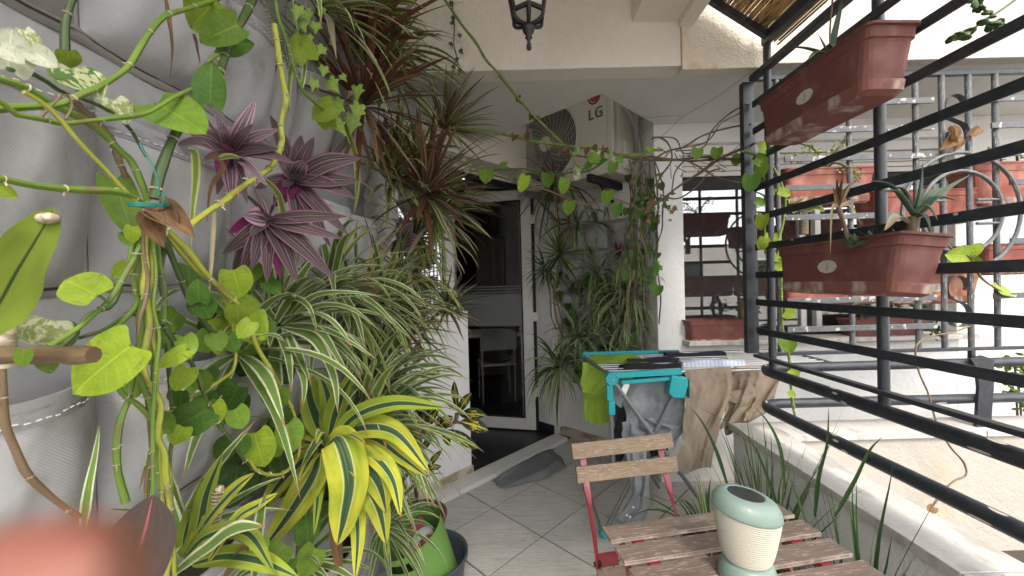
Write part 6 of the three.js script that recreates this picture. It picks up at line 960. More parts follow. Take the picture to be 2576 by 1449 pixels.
// hanging ivy and ferns at the top
{
  const p = thing('ivy', 'lime green ivy trailing from the top pockets', 'vine'); const z = (u) => zl(Math.min(u, 880), 0.2);
  stemPx(p, [[680, -20], [692, 0], [699, 40], [722, 107], [742, 178], [762, 228], [789, 255], [826, 285], [863, 318]].map(([u, v]) => [u, v, z(u)]), 4.5, 'green', { gap: 0.05 }); stemPx(p, [[770, -10], [775, 60], [810, 130], [835, 200], [850, 260], [870, 310]].map(([u, v]) => [u, v, z(u)]), 2, 'brown', { plain: 1 }); stemPx(p, [[735, -10], [745, 60], [760, 120], [790, 170], [800, 230]].map(([u, v]) => [u, v, z(u)]), 2, 'green', { plain: 1 });
  heartPx(p, 775, 150, 738, 78, z(760), 0.44, 'lime', { stem: [735, 120] }); heartPx(p, 840, 265, 785, 300, z(816), 0.44, 'lime'); heartPx(p, 830, 320, 800, 280, z(830), 0.4, 'lime');
  for (const [u, v, s] of [[830, 205, 40], [897, 221, 40], [903, 268, 40], [888, 298, 42], [846, 308, 38], [845, 255, 36], [812, 120, 26], [795, 60, 30], [770, 30, 34], [775, 90, 24], [815, 170, 26], [760, 55, 28], [835, 100, 24], [790, 205, 26], [860, 190, 22], [750, 20, 34], [810, 20, 26]]) ivyPx(p, u, v, z(u) - 0.02, s, 'ivy', -1.4 + rr(-0.7, 0.7));
  const f = thing('fern', 'fern fronds hanging below the top edge of the green wall', 'fern');
  for (const [u, v, dx, dy, L] of [[690, -10, 0.2, -0.9, 0.22], [720, 0, 0.1, -0.9, 0.18], [740, -10, 0.3, -0.7, 0.20], [670, 0, -0.1, -0.9, 0.16], [700, 20, 0.15, -1, 0.15], [760, 10, 0.35, -0.6, 0.2]]) fern(f, at(u, v, zl(u, 0.13)), V(0.25, dy, dx), L, 1.5, 0.022);
  part(f, 'dry_fronds', merge([[[418, 0], [425, 60], [432, 120], [428, 200]], [[487, 85], [492, 110], [500, 145], [503, 160]], [[700, 130], [695, 160], [692, 190]]].map((q) => strap(curve(q.map(([u, v]) => at(u, v, zl(u, 0.12)))), wStrap(0.0035), { seg: 10, cols: 1, fold: 0.8, twist: 2 }))), LM.dry[0], 'stuff');
  const y = thing('dry_runner', 'long yellow pothos stem dropping from the top edge', 'vine'); stemPx(y, [[690, 60], [699, 127], [712, 208], [719, 248], [707, 318], [709, 355], [685, 415], [635, 452], [576, 497], [489, 557], [470, 575]].map(([u, v]) => [u, v, zl(u, 0.22)]), 8, 'yellow', { thin: 0.25 });
  const r = thing('strap_leaves', 'dry striped blades hanging before the rhoeo pocket', 'leaves');
  for (const [pts, w, k] of [[[[475, 378], [487, 380], [492, 440], [485, 520], [478, 640]], 18, 'spiderLime'], [[[515, 400], [545, 398], [560, 420], [530, 470], [520, 560]], 14, 'dry'], [[[545, 400], [590, 395], [640, 430], [690, 470]], 18, 'spiderLime'], [[[640, 430], [700, 490], [715, 560], [720, 600], [760, 660]], 17, 'spiderLime'], [[[540, 520], [535, 600], [528, 700], [522, 770]], 9, 'straw'], [[[735, 150], [728, 200], [725, 260], [735, 300]], 12, 'spiderLime'], [[[770, 120], [765, 180], [757, 230], [758, 255]], 10, 'spider'], [[[860, 290], [895, 400], [898, 480], [890, 540]], 16, 'spiderLime'], [[[900, 300], [915, 360], [930, 410], [925, 430]], 14, 'dry'], [[[890, 400], [905, 450], [935, 480], [960, 520]], 12, 'straw']]) strapPx(r, pts.map(([u, v]) => [u, v, zl(u, 0.19)]), w, k, { tip: 0.5, twist: 0.8, fold: 0.5 });
}
{ // croton at the foot of the low wall
  const p = thing('croton', 'croton with gold-striped dark leaves before the low white wall', 'shrub'); const z = 1.5, st = (pts, r = 4) => stemPx(p, pts.map(([u, v]) => [u, v, z]), r, 'twig', { plain: 1 });
  st([[1040, 1200], [1062, 1130], [1080, 1100], [1110, 1080], [1145, 1060], [1150, 1040]], 5); st([[1110, 1080], [1150, 1062], [1165, 1065], [1190, 1060]]); st([[1075, 1110], [1060, 1070], [1062, 1040]]); st([[1062, 1130], [1075, 1180], [1090, 1190]]); st([[1085, 1095], [1070, 1060], [1085, 1040]]);
  for (const [a, b, c, d, w] of [[1150, 1035, 1143, 958, 20], [1152, 1040, 1186, 988, 22], [1155, 1042, 1224, 1045, 30], [1158, 1060, 1228, 1082, 36], [1118, 1082, 1203, 1128, 30], [1115, 1085, 1132, 1122, 18], [1148, 1030, 1112, 1002, 14], [1105, 1075, 1140, 1048, 26], [1095, 1072, 1122, 1052, 22], [1075, 1090, 1062, 1020, 24], [1065, 1075, 1045, 1030, 22], [1060, 1120, 1040, 1070, 24], [1075, 1180, 1112, 1132, 16], [1078, 1180, 1110, 1172, 20], [1070, 1085, 1105, 1025, 20], [1085, 1060, 1100, 1015, 18], [1055, 1110, 1030, 1060, 22], [1070, 1130, 1095, 1080, 20], [1050, 1140, 1025, 1110, 20], [1070, 1050, 1085, 1005, 18]]) { const A = at(a, b, z + rr(-0.03, 0.03)), B = at(c, d, z + rr(-0.06, 0.06)), m = A.clone().lerp(B, 0.5).add(V(0, 0.008, 0.012)); part(p, 'leaf', strap(curve([A, m, B]), wLance(w * z / F0 / 2, 0.5), { seg: 12, cols: 2, fold: 0.25, N: V(rr(-0.2, 0.4), 0.7, 0.8) }), LM.croton[Math.floor(rnd() * 3)]); }
  part(p, 'pot', new THREE.LatheGeometry([[0, 0], [0.10, 0], [0.13, 0.22], [0.138, 0.225], [0.138, 0.24], [0.12, 0.24], [0.12, 0.21], [0, 0.21]].map(([a, b]) => new THREE.Vector2(a, b)), 28).applyMatrix4(new THREE.Matrix4().setPosition(V(-0.50, 0.0, -1.95))), M.pot); part(p, 'trunk', taper([V(-0.50, 0.2, -1.95), V(-0.49, 0.4, -1.85), at(1040, 1200, z)], () => 0.008, 14, 7), SM.twig);
}

spider('hanging spider plant in front of the small window', 1010, 690, 1.86, V(0.6, 0.3, 0.4), 40, { len: [0.22, 0.36], droop: 6, w: 0.007, mat: ['spiderLime', 'spider', 'straw'], spread: [0.2, 1.5] });
spider('arching spider plant above the rust dragon tree', 1000, 420, 1.9, V(0.5, 0.7, 0.3), 40, { len: [0.22, 0.36], droop: 4.6, w: 0.007, mat: ['spiderLime', 'spiderLime', 'spider'], spread: [0.2, 1.5] });
spider('spider plant hanging over the top of the far pockets', 960, 130, 1.66, V(0.6, 0.5, 0.3), 40, { len: [0.26, 0.42], droop: 4, w: 0.008, mat: ['spiderLime', 'spider'], spread: [0.2, 1.4] });
{ const p = rhoeo('pale pink rhoeo half hidden behind the spider plants', 1010, 610, 1.85, [[1040, 560, 24, 'rhoeoPink'], [1060, 600, 24, 'rhoeoPink'], [1000, 560, 22, 'rhoeo'], [1050, 650, 24, 'rhoeoPink'], [985, 640, 24, 'rhoeo']], 10); }
rhoeo('magenta rhoeo at the far end of the upper pockets', 965, 335, 1.75, [[985, 370, 20, 'rhoeoBack'], [950, 300, 18, 'rhoeoBack'], [990, 340, 18, 'rhoeoPink']], 12);

for (const [label, u, v, z, n, w, mats] of [
  ['spider plant peeking out behind the tied vines', 600, 890, zl(600, 0.10), 14, 0.0075, ['spider']],
  ['spider plant under the lowest rhoeo', 830, 730, 1.22, 36, 0.0075, ['spider', 'spiderLime']],
  ['spider plant at the rim of the far white pocket', 890, 780, 1.42, 40, 0.0075, ['spider', 'spiderLime', 'straw']],
  ['spider plant over the ledge of the low wall', 1035, 780, 1.95, 24, 0.0072, ['spider', 'spiderLime']],
  ['spider plant hiding the window bottom', 1030, 710, 1.95, 34, 0.0072, ['spiderLime', 'spider']],
  ['spider plant between the two red dragon trees', 960, 210, 1.62, 40, 0.0072, ['spiderLime', 'spider']],
  ['fine spider plant beside the upper window frame', 1050, 400, 1.95, 44, 0.0065, ['spiderLime', 'straw', 'spider']],
  ['spider plant trailing below the window corner', 965, 880, 1.62, 22, 0.0075, ['spider', 'spiderLime']],
  ['spider plant in front of the low white wall', 965, 1000, 1.6, 18, 0.0072, ['spider']],
  ['spider plant low beside the croton', 950, 1120, 1.5, 16, 0.0065, ['spider', 'spiderLime']]]) spider(label, u, v, z, V(0.7, 0.5, 0.3), n, { len: [0.2, 0.38], droop: 5, w, mat: mats, spread: [0.2, 1.5] });
// ---------------------------------------------------------------- plants on the railings, in the alcove, by the parapet
function fleshy(p, A, B, w, key, lift = 0.02, name = 'leaf') { // thick tapered succulent leaf, round in section
  const m = A.clone().lerp(B, 0.55).add(V(0, lift, 0)), c = curve([A, m, B]), rings = [];
  for (let i = 0; i <= 12; i++) { const k = i / 12, q = c.getPoint(k), T = c.getTangent(k), S = T.clone().cross(V(0.2, 0.9, 0.4)).normalize(), n = S.clone().cross(T), r = w * (1 - Math.pow(k, 1.6)) * (0.75 + 0.25 * Math.min(1, k * 4)) + 0.0004; rings.push(Array.from({ length: 9 }, (_, j) => { const a = j / 9 * Math.PI * 2; return q.clone().addScaledVector(S, Math.cos(a) * r).addScaledVector(n, Math.sin(a) * r * 0.38 + (Math.abs(Math.cos(a)) * r * 0.3)); })); }
  const g = loft(rings); return part(p, name, g, LM[key][Math.floor(rnd() * 3)]);
}
{
  let p = thing('aloe', 'grey-green aloe in the lower brown flower box', 'succulent'); const z = 1.12, c = at(2300, 545, z);
  for (const [u, v, dz, lf, w] of [[2322, 405, -0.02, -0.02, 0.016], [2185, 455, 0.0, 0.035, 0.015], [2410, 505, -0.03, 0.03, 0.016], [2250, 470, 0.02, 0.03, 0.016], [2440, 440, 0.06, 0.01, 0.011], [2360, 555, -0.05, 0.035, 0.015], [2215, 485, -0.02, 0.035, 0.014], [2345, 590, -0.06, 0.03, 0.013], [2380, 470, 0.05, 0.02, 0.012]]) fleshy(p, c, at(u, v, z + dz), w, 'aloe', lf);
  part(p, 'stem', taper([c, at(2296, 580, z), at(2290, 610, z)], () => 0.013, 8, 8), SM.brown);
  part(p, 'dead_leaf', strap(curve([at(2290, 565, z), at(2255, 545, z - 0.02), at(2225, 580, z - 0.03)]), wLance(0.012), { seg: 8, cols: 2, fold: 0.8 }), LM.straw[0]);
  p = thing('small_aloe', 'cluster of small aloe pups at the front of the lower box', 'succulent');
  for (const [u, v] of [[2205, 590], [2235, 600], [2160, 600], [2185, 598], [2140, 606], [2262, 592]]) { const q = at(u, v + 22, 1.2); rosette(p, q, V(0, 1, 0.1), 7, { len: [0.03, 0.06], w: 0.006, droop: 2, mat: 'aloe', lance: true, spread: [0.2, 1.2] }); }
  p = thing('dry_bromeliad', 'thin stemmed plant with a rust coloured tuft in the lower box', 'plant'); stemPx(p, [[2132, 600, 1.3], [2122, 560, 1.3], [2108, 520, 1.3]], 5, 'brown', { plain: 1 });
  for (const [u, v, k] of [[2122, 440, 'dry'], [2105, 448, 'red'], [2140, 460, 'dry'], [2095, 470, 'dry'], [2160, 500, 'straw'], [2088, 640, 'straw'], [2165, 560, 'straw'], [2175, 430, 'straw'], [2118, 455, 'red']]) strapPx(p, [[2108, 522, 1.3], [lerp(2108, u, 0.5), Math.min(515, lerp(522, v, 0.65)), 1.3], [u, v, 1.28]], 9, k, { tip: 0.2, fold: 0.5 });
  p = thing('aloe', 'long-leaved aloe in the upper brown flower box', 'succulent'); const c2 = at(2085, 140, 1.42);
  for (const [u, v, dz, lf, w] of [[1972, 118, -0.02, 0.01, 0.012], [2125, -30, 0.0, 0.0, 0.013], [2058, 85, 0.03, 0.0, 0.009], [2160, 70, 0.05, 0.01, 0.010], [2030, 150, -0.06, 0.02, 0.012], [2180, 40, 0.02, -0.01, 0.010], [2100, 130, -0.07, 0.03, 0.012]]) fleshy(p, c2, at(u, v, 1.42 + dz), w, 'aloe', lf);
  stemPx(p, [[2090, 150, 1.4], [2088, 80, 1.4], [2096, -20, 1.4]], 2, 'brown', { plain: 1, name: 'flower_stalk' });
}
function bushy(name, label, cat, box, n, s, key, stems, opt = {}) { // succulent twig bush of small round leaves
  const p = thing(name, label, cat); for (const q of stems) stemPx(p, q, opt.r || 2.2, opt.stem || 'brown', { plain: 1, name: 'branch' });
  const geos = [[], [], []]; for (let i = 0; i < n; i++) { const q = stems[i % stems.length], k = Math.pow(rnd(), 0.7), cv = lineAt(q, 0.25 + 0.75 * k), c = at(cv[0] + rr(-box, box), cv[1] + rr(-box, box) * 0.8, cv[2] + rr(-0.03, 0.03)); const r = s * rr(0.7, 1.25); const g = new THREE.SphereGeometry(r, 7, 5).scale(1, 0.35, 0.8).applyQuaternion(new THREE.Quaternion().setFromEuler(new THREE.Euler(rr(-1, 1), rr(0, 6), rr(-1, 1)))).translate(c.x, c.y, c.z); geos[i % 3].push(g); }
  if (opt.single) geos.flat().forEach((g) => part(p, 'leaf', g, LM[key][Math.floor(rnd() * 3)])); else geos.forEach((g, i) => part(p, 'foliage', merge(g), LM[key][i], 'stuff')); return p;
}
bushy('elephant_bush', 'pale elephant bush spilling over the top left box of the far railing', 'succulent', 18, 190, 0.0075, 'jade', [[[2070, 425, 2.07], [2060, 390, 2.04], [2040, 370, 2.04], [2010, 360, 2.04]], [[2070, 425, 2.07], [2090, 390, 2.02], [2120, 380, 1.99], [2150, 400, 1.98]], [[2080, 425, 2.07], [2100, 410, 2.0], [2150, 430, 1.97], [2165, 450, 1.97]], [[2075, 425, 2.07], [2065, 395, 2.03], [2020, 395, 2.02], [1990, 400, 2.02]], [[2075, 425, 2.07], [2110, 370, 2.05], [2135, 355, 2.05]]]);
bushy('jade_plant', 'dark jade twig hanging in from the upper right corner', 'succulent', 10, 40, 0.017, 'dark', [[[2600, -40, 1.3], [2540, 10, 1.3], [2480, 50, 1.3], [2420, 90, 1.3], [2395, 100, 1.3]], [[2500, 40, 1.3], [2470, 20, 1.3], [2450, 0, 1.3]], [[2480, 50, 1.3], [2500, 65, 1.3], [2515, 55, 1.3]], [[2570, -10, 1.3], [2560, -40, 1.3], [2520, -20, 1.3]]], { single: true, stem: 'dark', r: 3 });
bushy('sill_succulent', 'knobbly succulent in the sill box beside the pillar', 'succulent', 14, 60, 0.010, 'mid', [[[1870, 812, 2.58], [1865, 780, 2.58], [1868, 750, 2.58]], [[1880, 812, 2.58], [1895, 785, 2.58], [1905, 775, 2.58]], [[1888, 812, 2.58], [1885, 770, 2.58], [1876, 748, 2.58]]], { r: 5 });
bushy('sill_shrub', 'leafy dark shrub in the middle sill box', 'shrub', 16, 120, 0.012, 'dark', [[[2160, 812, 2.6], [2170, 780, 2.58], [2150, 760, 2.56]], [[2220, 812, 2.6], [2230, 770, 2.58], [2260, 755, 2.56]], [[2300, 812, 2.6], [2320, 780, 2.58], [2300, 760, 2.56]], [[2330, 812, 2.6], [2350, 830, 2.5], [2370, 850, 2.48]]]);
bushy('box_shrub', 'yellow flowering shrub in the top right box of the far railing', 'shrub', 16, 70, 0.008, 'lime', [[[2520, 410, 2.08], [2510, 390, 2.05], [2490, 380, 2.05]], [[2560, 410, 2.08], [2560, 385, 2.05], [2580, 370, 2.05]]]);
bushy('parapet_shrub', 'leafy plant on the far coping at the right edge', 'shrub', 22, 110, 0.016, 'mid', [[[2560, 1060, 2.3], [2555, 1000, 2.25], [2530, 930, 2.25]], [[2580, 1060, 2.3], [2590, 980, 2.25], [2570, 900, 2.25]], [[2570, 1060, 2.3], [2560, 960, 2.25], [2545, 900, 2.25]]]);
{ // stumpy agave behind the near box, spider plant and vine round the corner post
  let p = thing('cabbage_tree', 'short ringed trunk with two curled leaves behind the corner post', 'plant'); part(p, 'trunk', taper([at(2022, 590, 2.08), at(2022, 560, 2.08), at(2020, 530, 2.08)], () => 0.022, 10, 10), caneMat); for (const [u, v, w] of [[1985, 500, 26], [2075, 520, 20], [2010, 495, 28], [2050, 495, 22], [1995, 525, 20]]) strapPx(p, [[2020, 535, 2.07], [lerp(2020, u, 0.5), lerp(520, v, 0.9), 2.05], [u, v + 12, 2.0]], w, 'spiderLime', { lance: 1 });
  p = thing('corner_vine', 'pothos climbing the steel corner post', 'vine'); const Z = 1.88;
  stemPx(p, [[1940, 600, Z], [1928, 640, Z], [1925, 560, Z], [1932, 500, Z], [1922, 440, Z], [1905, 395, Z], [1870, 380, 1.93]], 3, 'green', { gap: 0.07 }); stemPx(p, [[1905, 395, Z], [1935, 410, Z], [1960, 450, Z], [1975, 500, Z], [1970, 560, Z], [1958, 610, Z], [1965, 700, Z], [1968, 820, Z], [1985, 900, Z], [1992, 1000, Z], [2002, 1060, Z]], 3, 'green', { gap: 0.07 });
  for (const [a, b, c, d, w, k] of [[1910, 375, 1945, 372, 0.5, 'lime'], [1900, 398, 1935, 415, 0.4, 'mid'], [1915, 410, 1912, 450, 0.45, 'mid'], [1890, 440, 1885, 485, 0.5, 'green'], [1960, 480, 1992, 490, 0.42, 'lime'], [1950, 484, 1930, 478, 0.5, 'lime'], [1900, 505, 1928, 515, 0.4, 'mid'], [1920, 540, 1912, 580, 0.4, 'lime'], [1925, 600, 1910, 630, 0.45, 'lime'], [1940, 590, 1935, 625, 0.45, 'lime'], [1965, 645, 1945, 655, 0.5, 'lime'], [1955, 660, 1990, 678, 0.42, 'lime'], [1975, 785, 2005, 792, 0.45, 'lime'], [1978, 850, 1988, 890, 0.5, 'mid'], [1990, 930, 2005, 955, 0.5, 'lime'], [1985, 985, 2000, 1000, 0.5, 'lime']]) heartPx(p, a, b, c, d, Z - 0.02, w, k);
  p = thing('railing_vine', 'yellow stemmed vine trailing down behind the black railing', 'vine'); stemPx(p, [[2440, 820, 1.9], [2400, 835, 1.88], [2330, 850, 1.86], [2305, 870, 1.85], [2310, 930, 1.85], [2335, 990, 1.84], [2355, 1060, 1.82], [2375, 1100, 1.82], [2395, 1130, 1.82], [2425, 1165, 1.82], [2430, 1195, 1.82], [2400, 1210, 1.82], [2378, 1230, 1.82], [2345, 1275, 1.82]], 2.0, 'brown', { gap: 0.09 }); heartPx(p, 2350, 1275, 2335, 1290, 1.8, 0.45, 'dry'); heartPx(p, 2440, 645, 2380, 640, 1.95, 0.4, 'lime'); heartPx(p, 2440, 640, 2470, 610, 1.95, 0.4, 'lime'); heartPx(p, 2440, 650, 2465, 680, 1.95, 0.35, 'mid'); heartPx(p, 2510, 730, 2550, 735, 1.95, 0.5, 'lime'); stemPx(p, [[2360, 590, 1.95], [2400, 630, 1.95], [2440, 648, 1.95], [2470, 700, 1.95], [2520, 735, 1.95]], 2.5, 'brown', { plain: 1 });
  p = thing('dry_scroll_leaf', 'curled dry leaves caught in the upper scroll of the far railing', 'leaves'); for (const [a, b, c, d] of [[2395, 345, 2370, 375], [2400, 350, 2405, 380], [2385, 325, 2400, 360], [2440, 340, 2470, 320]]) part(p, 'leaf', heartGeo(at(a, b, 1.96), at(c, d, 1.95), V(0.3, 0.5, 1), 0.4, { cup: 1.2, bend: 0.4 }), LM.dry[2]);
}
// ---------------------------------------------------------------- alcove plants
function alc(name, label, u, v, z, axis, n, o) { const p = thing(name, label, 'plant', 'plants in the shaded alcove'); rosette(p, at(u, v, z), axis, n, { joined: false, seg: 8, ...o }); return p; }
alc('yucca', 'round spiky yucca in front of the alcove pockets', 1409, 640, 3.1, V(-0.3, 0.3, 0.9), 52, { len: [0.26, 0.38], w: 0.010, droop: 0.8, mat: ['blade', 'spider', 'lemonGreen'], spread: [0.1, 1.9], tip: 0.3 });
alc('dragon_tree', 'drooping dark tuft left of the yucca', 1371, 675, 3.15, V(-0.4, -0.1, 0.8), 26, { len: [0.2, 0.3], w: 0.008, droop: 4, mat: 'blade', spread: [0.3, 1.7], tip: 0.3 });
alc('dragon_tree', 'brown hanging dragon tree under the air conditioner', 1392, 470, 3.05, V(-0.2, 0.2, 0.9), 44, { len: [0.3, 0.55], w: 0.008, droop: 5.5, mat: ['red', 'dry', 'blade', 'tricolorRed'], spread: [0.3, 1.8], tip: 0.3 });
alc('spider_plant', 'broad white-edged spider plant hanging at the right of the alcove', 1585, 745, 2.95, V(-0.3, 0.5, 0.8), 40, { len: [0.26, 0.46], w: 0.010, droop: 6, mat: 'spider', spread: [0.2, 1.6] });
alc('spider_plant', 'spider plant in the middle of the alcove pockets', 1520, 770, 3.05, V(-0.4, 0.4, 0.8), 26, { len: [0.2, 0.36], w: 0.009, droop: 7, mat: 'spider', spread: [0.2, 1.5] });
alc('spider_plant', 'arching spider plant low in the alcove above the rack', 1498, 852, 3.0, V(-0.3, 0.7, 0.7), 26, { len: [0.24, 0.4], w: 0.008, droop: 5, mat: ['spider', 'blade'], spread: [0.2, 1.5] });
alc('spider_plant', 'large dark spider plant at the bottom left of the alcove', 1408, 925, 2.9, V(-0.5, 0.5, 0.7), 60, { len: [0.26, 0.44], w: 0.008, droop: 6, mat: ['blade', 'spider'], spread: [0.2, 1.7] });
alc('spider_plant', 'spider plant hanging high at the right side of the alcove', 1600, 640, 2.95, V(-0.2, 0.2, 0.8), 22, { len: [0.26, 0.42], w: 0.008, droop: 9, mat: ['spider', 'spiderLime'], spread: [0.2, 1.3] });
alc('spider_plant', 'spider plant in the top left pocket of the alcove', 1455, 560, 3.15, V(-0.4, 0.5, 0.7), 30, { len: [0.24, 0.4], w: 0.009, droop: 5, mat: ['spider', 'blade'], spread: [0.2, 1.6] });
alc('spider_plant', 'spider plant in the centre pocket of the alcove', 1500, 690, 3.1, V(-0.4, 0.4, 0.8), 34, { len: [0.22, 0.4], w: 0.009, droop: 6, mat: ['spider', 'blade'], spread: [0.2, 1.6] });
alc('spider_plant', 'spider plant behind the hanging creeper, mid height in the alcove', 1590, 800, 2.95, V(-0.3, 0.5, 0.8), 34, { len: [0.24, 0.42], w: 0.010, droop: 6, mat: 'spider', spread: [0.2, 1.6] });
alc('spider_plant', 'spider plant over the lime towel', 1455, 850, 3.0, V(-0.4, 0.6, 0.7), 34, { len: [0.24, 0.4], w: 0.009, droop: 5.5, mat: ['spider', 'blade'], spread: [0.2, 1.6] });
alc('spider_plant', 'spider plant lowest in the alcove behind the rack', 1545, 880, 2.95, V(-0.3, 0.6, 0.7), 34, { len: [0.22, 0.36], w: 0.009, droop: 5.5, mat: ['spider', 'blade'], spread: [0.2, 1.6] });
{
  let p = thing('fern', 'fern drooping from the top row of the alcove pockets', 'fern', 'plants in the shaded alcove'); for (let i = 0; i < 14; i++) fern(p, bwp(0.12 + rr(0, 0.5), 1.88, 0.07), V(rr(-0.5, 0.1), rr(0.2, 0.6), rr(0.2, 0.6)), rr(0.16, 0.3), rr(6, 10), 0.028);
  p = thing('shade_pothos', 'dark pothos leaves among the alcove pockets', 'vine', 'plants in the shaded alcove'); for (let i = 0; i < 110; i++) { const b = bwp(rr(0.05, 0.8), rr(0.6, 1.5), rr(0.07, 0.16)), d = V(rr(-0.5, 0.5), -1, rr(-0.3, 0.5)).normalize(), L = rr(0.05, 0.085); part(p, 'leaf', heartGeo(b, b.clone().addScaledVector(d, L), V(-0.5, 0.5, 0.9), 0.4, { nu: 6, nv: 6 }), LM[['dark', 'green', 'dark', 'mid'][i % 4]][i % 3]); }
  p = thing('purple_rhoeo', 'small purple rhoeo in the upper right alcove pocket', 'plant', 'plants in the shaded alcove'); rosette(p, at(1560, 645, 2.98), V(-0.3, 0.6, 0.6), 12, { len: [0.08, 0.14], w: 0.012, droop: 1, mat: 'rhoeoBack', lance: true });
  p = thing('hanging_roots', 'brown hanging runners on the left of the alcove', 'vine', 'plants in the shaded alcove'); for (const q of [[[1380, 690], [1385, 760], [1388, 800], [1400, 830]], [[1392, 700], [1395, 770], [1405, 820], [1420, 850], [1440, 860]], [[1400, 745], [1412, 800], [1440, 850]], [[1455, 700], [1458, 780], [1450, 850]]]) stemPx(p, q.map(([u, v]) => [u, v, 3.0]), 2, 'twig', { plain: 1 });
}
// ---------------------------------------------------------------- vines strung across the opening
{
  const p = thing('strung_vine', 'long bare vine strung from the ceiling across the air conditioner', 'vine'), Z = 2.02;
  stemPx(p, [[1112, -15, 1.7], [1120, 0, 1.72], [1163, 64, 1.78], [1197, 107, 1.82], [1223, 151, 1.86], [1254, 184, 1.9], [1294, 235, 1.94], [1337, 285, 1.97], [1377, 325, Z], [1411, 358, Z], [1438, 385, Z], [1450, 412, Z], [1470, 428, Z]], 3.6, 'green', { gap: 0.09 });
  stemPx(p, [[1150, 320, 2.0], [1240, 332, Z], [1287, 342, Z], [1327, 352, Z], [1388, 362, Z], [1451, 370, Z], [1505, 375, Z], [1555, 389, Z], [1605, 389, Z], [1635, 379, Z], [1666, 377, Z]], 3.6, 'green', { gap: 0.07 });
  stemPx(p, [[1203, 432, Z], [1253, 428, Z], [1320, 425, Z], [1387, 438, Z], [1437, 434, Z], [1480, 430, Z], [1530, 400, Z]], 2.4, 'dark', { plain: 1 }); stemPx(p, [[1180, 428, Z], [1240, 440, Z], [1290, 455, Z], [1380, 480, Z], [1480, 515, Z], [1540, 500, Z], [1600, 520, Z]], 2, 'brown', { plain: 1 }); stemPx(p, [[1254, 190, 1.9], [1280, 220, 1.93], [1300, 245, 1.95], [1310, 262, 1.95]], 2, 'brown', { plain: 1 }); stemPx(p, [[1385, 330, Z], [1395, 360, Z], [1440, 390, Z], [1500, 394, Z]], 2, 'brown', { plain: 1 });
  for (const [a, b, c, d, w, k] of [[1222, 425, 1222, 462, 0.52, 'mid'], [1322, 442, 1308, 485, 0.36, 'lime'], [1377, 435, 1380, 472, 0.5, 'green'], [1421, 450, 1415, 490, 0.4, 'mid'], [1454, 368, 1450, 392, 0.42, 'marble'], [1508, 376, 1498, 395, 0.42, 'marble'], [1540, 378, 1530, 400, 0.42, 'marble'], [1454, 425, 1450, 456, 0.36, 'marble'], [1530, 480, 1524, 515, 0.5, 'mid'], [1434, 506, 1428, 542, 0.45, 'mid'], [1555, 512, 1548, 548, 0.42, 'green'], [1520, 395, 1490, 410, 0.4, 'green'], [1545, 408, 1535, 440, 0.42, 'mid'], [1485, 410, 1470, 425, 0.42, 'green'], [1555, 395, 1565, 410, 0.5, 'mid'], [1628, 380, 1645, 372, 0.4, 'lime'], [1260, 418, 1278, 408, 0.4, 'mid'], [1480, 395, 1515, 405, 0.4, 'mid']]) heartPx(p, a, b, c, d, Z - 0.02, w, k, { nu: 6, nv: 7 });
  for (const [u, v] of [[1258, 188], [1300, 243], [1338, 290], [1342, 300], [1295, 340], [1318, 342], [1366, 332], [1390, 368], [1412, 385], [1470, 375], [1490, 370], [1430, 372], [1520, 372]]) part(p, 'dry_leaf', heartGeo(at(u, v, Z - 0.02), at(u + rr(-12, 12), v + rr(6, 16), Z - 0.03), V(0.3, 0.4, 1), 0.5, { cup: 1.4, bend: 0.4, nu: 4, nv: 5 }), LM.dry[1]);
  const s = thing('ivy', 'thin ivy strand dangling from the ceiling beside the beam', 'vine'); stemPx(s, [[1130, -10, 1.9], [1140, 30, 1.9], [1143, 70, 1.9], [1142, 110, 1.9], [1150, 150, 1.92], [1155, 190, 1.95]], 1.3, 'twig', { plain: 1 });
  for (const [u, v] of [[1138, 10], [1140, 42], [1136, 55], [1156, 86], [1134, 108], [1158, 126], [1146, 152], [1140, 170], [1155, 175]]) ivyPx(s, u, v, 1.9, 13, 'ivyDark');
}
